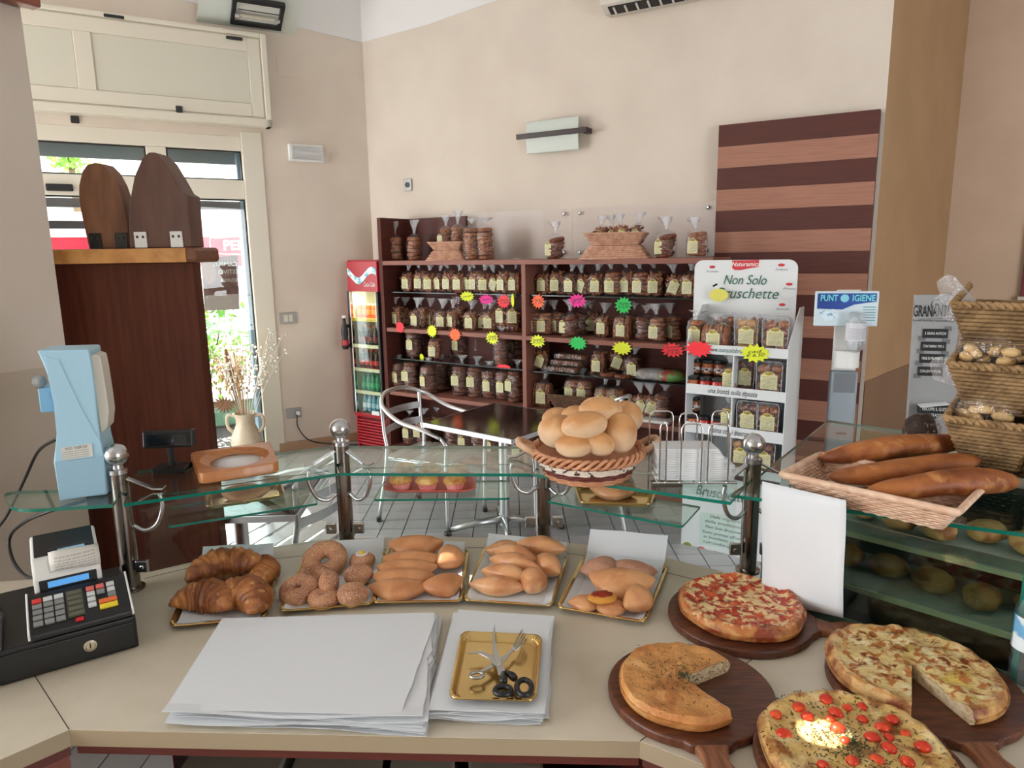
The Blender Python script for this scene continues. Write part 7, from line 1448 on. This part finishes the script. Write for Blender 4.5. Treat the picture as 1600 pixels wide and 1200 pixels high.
m_pc = mat_pizza('pizza_cherry', (rgb(208, 150, 88), rgb(128, 68, 38)), [(rgb(218, 182, 110),), (rgb(228, 206, 150), 24, .5, .64, 4), (rgb(158, 96, 44), 22, .53, .64, 5), (rgb(104, 84, 36), 120, .60, .66, 3)], (.122, .146))
BZ = CT + .018
def cutang(o, a, b_):
    o, a, b_ = Z(*o, BZ + .02), Z(*a, BZ + .02), Z(*b_, BZ + .02); return (math.atan2(a.y - o.y, a.x - o.x), math.atan2(b_.y - o.y, b_.x - o.x))
c, r = span(1046, 1266, 958, BZ); c.z = CT + .0005; hd = Z(1345, 985, BZ) - c; hd.z = 0; peel('dark wooden pizza board under the red pizza, handle pointing right', c, r, hd, hd.length - r + .0)
c, r = span(1060, 1255, 942, BZ + .02); c.z = BZ + .001; pizza('pizza_with_tomato', 'round red tomato and cheese pizza at the far side of the counter', c, r, .024, m_pr, 3, None, .007)
c, r = span(951, 1207, 1074, BZ); c.z = CT + .0005; hd = Z(1128, 1205, BZ) - c; hd.z = 0; peel('dark wooden pizza board under the plain focaccia, handle towards the viewer', c, r, hd, .12)
c, r = span(964, 1170, 1064, BZ + .02); c.z = BZ + .001; pf = pizza('focaccia', 'plain golden herbed focaccia with a wedge cut out', c, r, .027, m_pf, 5, cutang((1080, 1036), (1168, 1096), (1136, 1014)), .002, lump=.004)
c, r = span(1300, 1582, 1062, BZ); c.z = CT + .0005; hd = Z(1560, 1195, BZ) - c; hd.z = 0; peel('dark wooden pizza board under the white pizza, handle towards the viewer', c, r, hd, .12)
c, r = span(1296, 1553, 1042, BZ + .02); c.z = BZ + .001; pizza('pizza_with_cheese', 'white cheese and potato pizza with a narrow wedge cut out', c, r, .024, m_pw, 8, cutang((1444, 1042), (1446, 1108), (1524, 1104)), .006)
c, r = span(1184, 1500, 1185, BZ); c.z = CT + .0005; peel('dark wooden pizza board under the cherry tomato pizza, cut by the frame', c, r, Vector((.1, -1, 0)), .1)
c, r = span(1190, 1480, 1168, BZ + .02); c.z = BZ + .001; pc = pizza('pizza_with_cherry_tomatoes', 'pale pizza with cherry tomatoes and oregano nearest the viewer', c, r, .024, m_pc, 12, None, .006)
tom = mat_blend('cherry_tomato', [(rgb(200, 52, 26),), (rgb(226, 86, 40), 40, .5, .66, 3)], .3, .05, 40, coat=.1); k = 0
for px, py in ((1212, 1117), (1248, 1106), (1291, 1093), (1306, 1114), (1324, 1106), (1347, 1104), (1261, 1119), (1297, 1124), (1309, 1138), (1348, 1124), (1394, 1124), (1379, 1137), (1225, 1147), (1320, 1158), (1389, 1152), (1415, 1147), (1442, 1167), (1389, 1169), (1363, 1153), (1370, 1187), (1332, 1189), (1418, 1190), (1286, 1195)):
    big = (px * 7 + py) % 3; q = Z(px, py, BZ + .026); s = .0080 + .0016 * big
    b = MB(); b.blob(q, (s * 1.15, s, s * .75), (px % 7) * .5, .08, 2, 14, 8, k, flat=-s * .4); b.build('cherry_tomato', tom, pc, smooth=True); k += 1
herb = mat('oregano', rgb(70, 66, 34), .9)
def herbs(par, c, r, h, n, seed, spread=.55):
    rnd = random.Random(seed); b = MB()
    for _ in range(n):
        a, q = rnd.uniform(0, 2 * PI), min(.95, abs(rnd.gauss(0, spread))); p = Vector((r * q * math.cos(a), r * q * math.sin(a), h + .0035)); d = Vector((rnd.uniform(-1, 1), rnd.uniform(-1, 1), rnd.uniform(-.3, .3))).normalized() * rnd.uniform(.0015, .004); w = Vector((-d.y, d.x, 0)).normalized() * .0008
        b.face(b.verts([p - d - w, p + d - w, p + d + w, p - d + w]))
    b.build('oregano', herb, par, kind='stuff', local=True, recalc=False)
herbs(pc, None, r, .024, 700, 1, .6); herbs(pf, None, .13, .027, 260, 2, .38)

# ------------------------------------------------------------------ bread basket
bc = Z(918, 716, 1.19); bc.z = GZ + .001
bb = thing('bread_basket', 'round two tone wicker bread basket with looped handles, full of rolls', 'basket', bc); pale_w = mat('light_wicker', rgb(206, 150, 112), .55, c2=rgb(186, 126, 90), nscale=40); red_w = mat('brown_red_wicker', rgb(112, 52, 40), .55, c2=rgb(92, 40, 32), nscale=40); white_w = mat('white_wicker', rgb(226, 214, 198), .6, c2=rgb(70, 40, 34), nscale=55, contrast=(.56, .60))
RB = (Z(1003, 706, 1.20) - Z(836, 700, 1.20)).length / 2; HB = .070
def wrow(k, n=40): 
    r = RB * (.76 + .24 * k); return [Vector((r * math.cos(2 * PI * j / n) + .0025 * math.cos(2 * PI * j / n) * (-1) ** j, r * math.sin(2 * PI * j / n) + .0025 * math.sin(2 * PI * j / n) * (-1) ** j, HB * k)) for j in range(n)]
for nm, m, ks in (('foot_weave', pale_w, (.02, .09, .16)), ('lower_band', red_w, (.23, .30, .37)), ('patterned_band', white_w, (.43, .49, .55, .61)), ('upper_band', red_w, (.67, .73))):
    b = MB()
    for i, k in enumerate(ks): b.tube([q if i % 2 else Matrix.Rotation(2 * PI / 40, 3, 'Z') @ q for q in wrow(k)], HB * .042, 6, True)
    b.build(nm, m, bb, smooth=True, kind='stuff', local=True)
b = MB()
for s in range(3):
    b.tube([Vector(((RB + .006 * math.cos(a * 14 + s * 2.1)) * math.cos(a), (RB + .006 * math.cos(a * 14 + s * 2.1)) * math.sin(a), HB * .88 + .009 * math.sin(a * 14 + s * 2.1))) for a in [2 * PI * j / 168 for j in range(168)]], .0048, 6, True)
b.build('braided_rim', pale_w, bb, smooth=True, local=True)
b = MB(); b.lathe([(RB * .72, .001), (RB * .74, HB * .1), (RB * .86, HB * .6), (RB * .95, HB * .85), (RB * .90, HB * .85), (RB * .72, HB * .15)], 32); b.build('lining', pale_w, bb, local=True, smooth=True)
for s in (-1, 1):
    b = MB(); b.tube(smooth_path([(s * RB * .97, -.035, HB * .9), (s * (RB + .030), -.026, HB + .012), (s * (RB + .036), 0, HB + .016), (s * (RB + .030), .026, HB + .012), (s * RB * .97, .035, HB * .9)], 6), .0085, 8); b.build('handle', mat('pale_handle_wrap', rgb(220, 184, 150), .6, c2=rgb(200, 156, 120), nscale=60), bb, smooth=True, local=True)
gr_ = 'bread rolls in the round basket'
for k, (px, py, y, rad, rot, tl, lab) in enumerate(((874, 674, -.04, (.054, .046, .042), .2, .15, 'large pale roll at the left of the bread basket'), (913, 664, -.080, (.056, .040, .033), .05, -.12, 'oval roll in the middle of the bread basket, lying across'), (968, 677, -.045, (.043, .045, .052), 0, .12, 'upright roll at the right of the bread basket'),
        (938, 641, -.01, (.054, .048, .034), .1, 0, 'topmost roll crowning the bread basket'), (897, 697, -.092, (.045, .034, .028), .1, 0, 'low roll at the front left of the bread basket'), (934, 692, -.080, (.042, .034, .030), -.3, .3, 'low roll at the front right of the bread basket'),
        (902, 652, .02, (.042, .04, .030), 0, 0, 'roll partly hidden behind the oval roll of the basket'), (872, 655, .06, (.042, .045, .030), 0, 0, 'pale roll at the far left of the bread basket'), (977, 652, .05, (.045, .05, .042), 0, 0, 'roll at the far right of the bread basket'))):
    o = bun(800, 600, .5, rad, rot, lab, m_roll, k + 3, 'bread_roll', 'bread roll', gr_, tl, .035); o.location = Yp(px, py, bc.y + y)

# ------------------------------------------------------------------ baguette basket
g4 = [Z(1224, 741, GZ + .055), Z(1497, 800, GZ + .055)]; bx_ = (g4[1] - g4[0]); BL = bx_.length; bx_.normalize(); by_ = Vector((-bx_.y, bx_.x, 0)); BD = .20
cB = (g4[0] + g4[1]) / 2 + by_ * BD / 2; cB.z = GZ + .001
wk2 = mat('blond_wicker', rgb(232, 200, 174), .6, c2=rgb(212, 170, 140), nscale=40)
wicker_tray('baguette_basket', 'long pale wicker tray holding three loaves on the right glass top', cB, math.atan2(bx_.y, bx_.x), BL - .07, BD - .06, .055, .035, True, wk2, rows=9, ro=.005, wob=.0036, n=22)
b = MB(); b.grid(6, 5, lambda u, v: cB + bx_ * (-.14 + .11 * u) + by_ * (-.05 + .08 * v) + UP * (.012 + .004 * math.sin(u * 4) + .014 * u)); tag(b.build('paper_liner', paper_white, smooth=True, solid=.0005, recalc=False), 'translucent paper liner under the long loaves in the pale basket', 'paper')
def loaf(name, pts, rads, label, seed, zs):
    P = [Z(x, y, z) for (x, y), z in zip(pts, zs)]; path = smooth_path(P, 8); n = len(path); b = MB(); rings = []
    for i, p in enumerate(path):
        t = i / (n - 1); d = (path[min(n - 1, i + 1)] - path[max(0, i - 1)]).normalized(); w = d.cross(UP).normalized(); u_ = w.cross(d); ii = t * (len(rads) - 1); k = int(min(len(rads) - 2, ii)); r = rads[k] + (rads[k + 1] - rads[k]) * (ii - k); e = (1 - abs(2 * t - 1) ** 7) ** .5 if 0 < t < 1 else .18
        rings.append([p + (w * math.cos(q) + u_ * math.sin(q) * .84) * r * e * (1 + .08 * noise.noise(Vector((t * 9 + seed, math.cos(q), math.sin(q))))) for q in [2 * PI * j / 18 for j in range(18)]])
    b.loft(rings); return obj_bake(name, b, m_bag, label, 'loaf', 'long loaves in the pale basket')
loaf('long_loaf', [(1352, 768), (1420, 762), (1500, 752), (1592, 752)], [.016, .027, .030, .034, .027], 'long loaf nearest the viewer, jutting past the right end of the basket', 1, [GZ + .05, GZ + .06, GZ + .07, GZ + .06])
loaf('long_loaf', [(1296, 746), (1370, 740), (1450, 728), (1532, 718)], [.020, .028, .030, .028, .021], 'dark long loaf in the middle of the three', 2, [GZ + .046, GZ + .058, GZ + .07, GZ + .076])
loaf('long_loaf', [(1280, 716), (1350, 706), (1420, 696), (1515, 690)], [.018, .029, .034, .030, .025], 'thick long loaf at the far side, on top of the three', 3, [GZ + .055, GZ + .075, GZ + .085, GZ + .082])

# ------------------------------------------------------------------ right corner: tiered basket, boxes, signboard
TB = thing('tiered_basket', 'three tier braided seagrass basket stand with bags of biscuits', 'basket stand', Z(1572, 800, GZ) + Vector((.04, .03, 0)))
sea = mat('seagrass', rgb(160, 128, 86), .75, c2=rgb(112, 84, 52), nscale=24, bump=.4, bscale=50); seaR = mat('seagrass_rim', rgb(172, 138, 94), .75, c2=rgb(128, 98, 62), nscale=40, bump=.5, bscale=90)
tY = 1.55
tiers_ = [((1488, 474), (1600, 482), (1540, 545)), ((1483, 566), (1572, 580), (1560, 640)), ((1477, 652), (1575, 668), (1565, 705))]
tdx = Vector((.74, -.67, 0)).normalized(); tdy = Vector((-tdx.y, tdx.x, 0))
def tpt(x, y, d=0.0): return PL(x, y, Yp(1483, 566, tY) + tdy * d, tdx)
for k, (l, rr_, bt) in enumerate(tiers_):
    a_, c_ = tpt(*l), tpt(*rr_); W_ = .17; z = (a_.z + c_.z) / 2; hgt = .115; o_ = Vector((a_.x, a_.y, z))
    def bp(u, v, w): return o_ + tdx * u + tdy * v + UP * w
    rows_ = 12
    for s, (p0, p1) in enumerate((((0, 0), (W_, 0)), ((W_, 0), (W_, .19)), ((0, 0), (0, .19)))):
        b = MB()
        for r in range(rows_):
            f = (r + .5) / rows_; ins = .055 * f; pth = []
            for i in range(19):
                t = i / 18; u, v = p0[0] + (p1[0] - p0[0]) * t, p0[1] + (p1[1] - p0[1]) * t; u2 = .5 * W_ + (u - .5 * W_) * (1 - (.75 if s == 0 else .75) * f * .55); v2 = v + ins * 1.2 * (1 - v / .19)
                pth.append(bp(u2, v2 + (.002 if s == 0 else 0) * (-1) ** (i + r), -hgt * f) + (tdx * .002 * (-1) ** (i + r) if s else Vector()))
            b.tube(pth, hgt / rows_ * .60, 5)
        b.build('woven_side', sea, TB, smooth=True, kind='stuff')
    b = MB(); zb5 = -.085 if k == 0 else -.026; b.slab([bp(W_ * .1, .03, zb5), bp(W_ * .9, .03, zb5), bp(W_ * .9, .19, zb5), bp(W_ * .1, .19, zb5)], UP * .004); b.build('bottom', sea, TB)
    rim_ = [bp(0, 0, 0), bp(W_, 0, 0), bp(W_, .19, .035), bp(0, .19, .035)]
    for p, q in ((rim_[0], rim_[1]), (rim_[1], rim_[2]), (rim_[0], rim_[3])):
        b = MB()
        for s in range(2): b.tube([p.lerp(q, i / 40) + Vector((0, .0045 * math.cos(i * .9 + s * PI), .0045 * math.sin(i * .9 + s * PI))) for i in range(41)], .0055, 6)
        b.build('braided_rim', seaR, TB, smooth=True)
za, zb_ = tpt(*tiers_[0][0]).z, GZ
b = MB()
for r in range(int((za - zb_) / .0085)):
    z = zb_ + .004 + .0085 * r; b.tube([Vector((0, 0, z)) + Yp(1483, 566, tY).to_2d().to_3d() + tdx * u + tdy * (.20 + .003 * (-1) ** (i + r)) for i, u in enumerate([.01 + .16 * q / 16 for q in range(17)])], .0046, 5)
b.build('woven_back', sea, TB, smooth=True, kind='stuff')
b = MB(); o2 = Yp(1483, 566, tY).to_2d().to_3d()
for r in range(int((za - zb_) / .0085)):
    z = zb_ + .004 + .0085 * r; d0 = .0 + .05 * (1 - r * .0085 / (za - zb_)) ; b.tube([Vector((0, 0, z)) + o2 + tdx * (.172 + .003 * (-1) ** (i + r)) + tdy * (.03 + .17 * q / 14) for i, q in enumerate(range(15))], .0046, 5)
b.build('woven_cheek', sea, TB, smooth=True, kind='stuff')
def cookie_bag(label, c, w, h, m, twist=True, n=10):
    t = thing('cookie_bag', label, 'bag', c, math.atan2(tdx.y, tdx.x), 'bags in the tiered basket'); rnd = random.Random(int(c.z * 1e4)); b = MB()
    for i in range(n): b.blob((rnd.uniform(-.36, .36) * w, rnd.uniform(-.03, .03), rnd.uniform(.02, h * .55)), (.024, .014, .013), Matrix.Rotation(rnd.uniform(0, PI), 3, 'Z'), .15, 3, 12, 8, i)
    b.build('cookies', m, t, smooth=True, kind='stuff', local=True); b = MB(); b.blob((0, 0, h * .42), (w * .5, .055, h * .5), None, .12, 3, 24, 14, 3, flat=-h * .42); b.build('cellophane', cello, t, smooth=True, local=True)
    b = MB(); b.loft([[Vector((-w * .3 - f * .5 + .012 * math.cos(q) * (1 + f * 9 * (.6 + .4 * math.sin(3 * q))), .012 * math.sin(q), h * .85 + f * .35 + .012 * f * 20 * math.sin(q))) for q in [2 * PI * j / 14 for j in range(14)]] for f in (0, .05, .12)], cap=False); b.build('bag_neck', cello_neck, t, smooth=True, local=True, recalc=False)
    if twist: b = MB(); b.torus((-w * .3, 0, h * .86), .011, .003, None, 12, 6); b.build('twist_tie', mat('red_tie', rgb(206, 30, 60), .4), t, local=True)
    return t
pale_c = mat_blend('pale_cookie', [(rgb(216, 180, 124),), (rgb(188, 144, 88), 40, .5, .65, 3)], .65, .3, 90)
cookie_bag('clear bag of pale biscuits in the middle tier of the seagrass basket', tpt(1545, 574, .075) + UP * -.012, .14, .125, pale_c, False, 12)
cookie_bag('clear bag of finger biscuits with red tie in the lower tier of the seagrass basket', tpt(1540, 660, .075) + UP * -.012, .14, .10, pale_c, True, 12)
cookie_bag('clear bag of biscuits in the top tier of the seagrass basket', tpt(1548, 480, .10) + UP * -.075, .10, .09, pale_c, False, 8)
cookie_bag('clear bag of dark ring biscuits behind the loaves, below the seagrass basket', Z(1545, 742, GZ) * .0 + Yp(1535, 752, 1.66) * 1.0, .11, .10, bis[1], False, 9)
# cardboard signboard
gY = 2.05; gbase = Yp(1440, 700, gY); gd = Vector((.95, -.31, 0)).normalized()
def gp(x, y): return PL(x, y, gbase, gd)
GR = thing('cardboard_display', 'grey cardboard flour display board with black label strips', 'signboard', Vector((gbase.x, gbase.y, GZ)))
q = [gp(1413, 720), gp(1490, 720), gp(1497, 466), gp(1432, 456)]; q[2].z = q[3].z = (q[2].z + q[3].z) / 2
q[0].z = q[1].z = GZ + .002
ug = (q[3] - q[0]).normalized(); gcard = mat('grey_print_card', rgb(150, 150, 150), .6, c2=rgb(140, 140, 141), nscale=6)
gdn = Vector((gd.y, -gd.x, 0)); b = MB(); b.slab(q, gdn * -.03); b.build('board', gcard, GR, bevel=.002); gg = lambda x, y: gp(x, y) + gdn * .001
kg = (gbase - CP).length / FPX
lettering('GRANANTICO', gg(1463, 487), gd, ug, 21 * kg, ink_black, GR, width=53 * kg, bold=.012)
for x0, x1, y in ((1436, 1455, 480.5), (1472, 1492, 477), (1436, 1492, 498)): b = MB(); b.tube([gg(x0, y + (x0 - 1463) * -.02), gg(x1, y + (x1 - 1463) * -.02)], .0009, 4); b.build('rule_line', ink_black, GR)
b = MB(); b.tube([gg(1464 + 9 * math.cos(a), 479 - 11 * math.sin(a)) for a in [PI * k / 14 for k in range(15)]], .0009, 4); b.build('arch_line', ink_black, GR); b = MB(); b.blob(gg(1464, 476), (.006, .0012, .004), math.atan2(gd.y, gd.x)); b.build('seed_emblem', ink_black, GR)
lettering('Farine antiche macinate a pietra', gg(1463, 501), gd, ug, 4 * kg, ink_black, GR, width=54 * kg)
for (x, y, t) in ((1461, 521, '5 GRANI ANTICHI'), (1458, 541, 'CON FARINA TIPO 2'), (1456, 560, 'FIBRE DI FRUMENTO'), (1453, 580, 'CON LIEVITO MADRE')):
    b = MB(); c = gg(x, y); hw_, hh = 14.5 * kg, 6 * kg; b.slab([c + gd * sx * hw_ + ug * sy * hh for sx, sy in ((-1, -1), (1, -1), (1, 1), (-1, 1))], gdn * .002); b.build('label_strip', ink_black, GR); lettering(t, c + gdn * .0025, gd, ug, 5 * kg, ink_white, GR, width=24 * kg)
    for sx, sy in ((-1, -1), (1, 1)): b = MB(); cc_ = c + gd * sx * hw_ + ug * sy * hh * 1.1; b.slab([cc_ + gd * a * kg * 4 + ug * e * kg * 3 for a, e in ((-1, -1), (1, -1), (1, 1), (-1, 1))], gdn * .0015); b.build('tape', mat('grey_tape', rgb(104, 104, 106), .5), GR)
b = MB(); bxq = [gg(x, y) for x, y in ((1433, 650), (1477, 645), (1477, 628), (1433, 632))]; b.slab(bxq, gdn * .045); b.build('leaflet_box', ink_black, GR)
b = MB(); b.slab([bxq[3] + gdn * .044, bxq[2] + gdn * .044, bxq[2], bxq[3]], UP * .002); b.build('leaflet', paper_white, GR)
for t, dy in (('RISCOPRI IL GUSTO', 4), ('DELLA TRADIZIONE', -4)): lettering(t, (bxq[0] + bxq[2]) / 2 + gdn * .046 + ug * dy * kg, gd, ug, 6 * kg, ink_white, GR, width=30 * kg)
c = Yp(1440, 672, 1.80); b = MB(); b.blob((0, 0, 0), (.045, .045, .045), None, .06, 4, 30, 20, 4, flat=-.03); o = obj_bake('seeded_loaf', b, mat_blend('seeded_crust', [(rgb(60, 40, 32),), (rgb(150, 130, 108), 90, .60, .66, 2), (rgb(36, 24, 20), 30, .5, .65, 3)], .6, .8, 140), 'dark round seeded loaf behind the long loaves, before the cardboard display', 'loaf'); o.location = c
b = MB(); b.box((c.x, c.y, (GZ + c.z - .031) / 2), (.10, .09, c.z - .031 - GZ)); tag(b.build('bread_stand', mat('plain_card', rgb(120, 96, 74), .7), bevel=.004), 'plain brown box under the dark seeded loaf, hidden behind the long loaves', 'box')
# red and pale panel at the far right edge
e0 = IC + dB * 1.1 + nB * .02; rp = thing('wall_board', 'dark red board with pale base at the right edge of the view', 'board', e0)
q0_ = PL(1594, 463, e0, dB)
b = MB(); b.slab([q0_, q0_ + dB * .6, q0_ + dB * .6 + UP * .55, q0_ + UP * .55], nB * .03); b.build('red_board', mat('dark_red_board', rgb(110, 16, 24), .5), rp)
b = MB(); b.slab([q0_ - dB * .02 - UP * .14, q0_ + dB * .6 - UP * .14, q0_ + dB * .6, q0_ - dB * .02], nB * .05); b.build('pale_ledge', mat('pale_ledge', rgb(190, 184, 172), .5), rp)
# water bottle at the right edge
wp = Z(1604, 1072, CT); WB = thing('water_bottle', 'clear plastic water bottle with blue label at the right edge of the counter', 'bottle', wp)
clr = mat_glass('pet_bottle', (.84, .90, .94, 1), 1.2, .03, bump=.2, bscale=20, base=.04, haze=.06)
b = MB(); b.lathe([(.022, .001), (.031, .008), (.032, .05), (.029, .06), (.032, .07), (.032, .15), (.026, .175), (.014, .20), (.0135, .222)], 24); b.build('body', clr, WB, local=True, smooth=True)
b = MB(); b.lathe([(.0325, .078), (.0325, .142)], 24, cap=False); b.build('label', mat('blue_label', rgb(110, 170, 210), .4, c2=rgb(226, 236, 240), nscale=22, contrast=(.48, .56)), WB, local=True, smooth=True); b = MB(); b.lathe([(.015, .214), (.015, .232), (.002, .233)], 18); b.build('cap', mat('cap_4', (0, 0, 0, 1)), WB, local=True)

# ------------------------------------------------------------------ narrow spots added out of frame to imitate sun patches on the food
for k, (px, py, z, a, e, lx, ly) in enumerate(((1287, 1143, .945, .55, 60, -1.6, 1.35), (700, 872, .955, .5, 24, -1.9, 1.75))):
    tgt = Z(px, py, z); src = Vector((lx, ly, 3.95)); d = (tgt - src).normalized()
    t = thing('sun_patch_spot', f'added unseen spot throwing a sun patch on the counter, {ORD[k]} of two', 'lamp', src, 0, 'added sun patch spots')
    Q = d.to_track_quat('-Z', 'Y').to_matrix(); b = MB(); b.lathe([(.02, .10), (.035, .09), (.04, .0), (.034, .0), (.03, .07)], 18, (0, 0, 0), Q, cap=False); b.build('housing', white_plastic, t, local=True)  # housing only dresses the added sun patch spot
    b = MB(); b.tube([(0, 0, .09), (0, 0, .35)], .008, 8); b.build('stem', white_plastic, t, local=True)
    sd_ = bpy.data.lights.new('spot', 'SPOT'); sd_.energy = e * 42; sd_.spot_size = math.radians(a * 2); sd_.spot_blend = .3; sd_.shadow_soft_size = .004; sd_.color = (1, .95, .85)
    so_ = bpy.data.objects.new('spot', sd_); COL.objects.link(so_); so_.location = src + d * .01; so_.rotation_euler = d.to_track_quat('-Z', 'Y').to_euler()
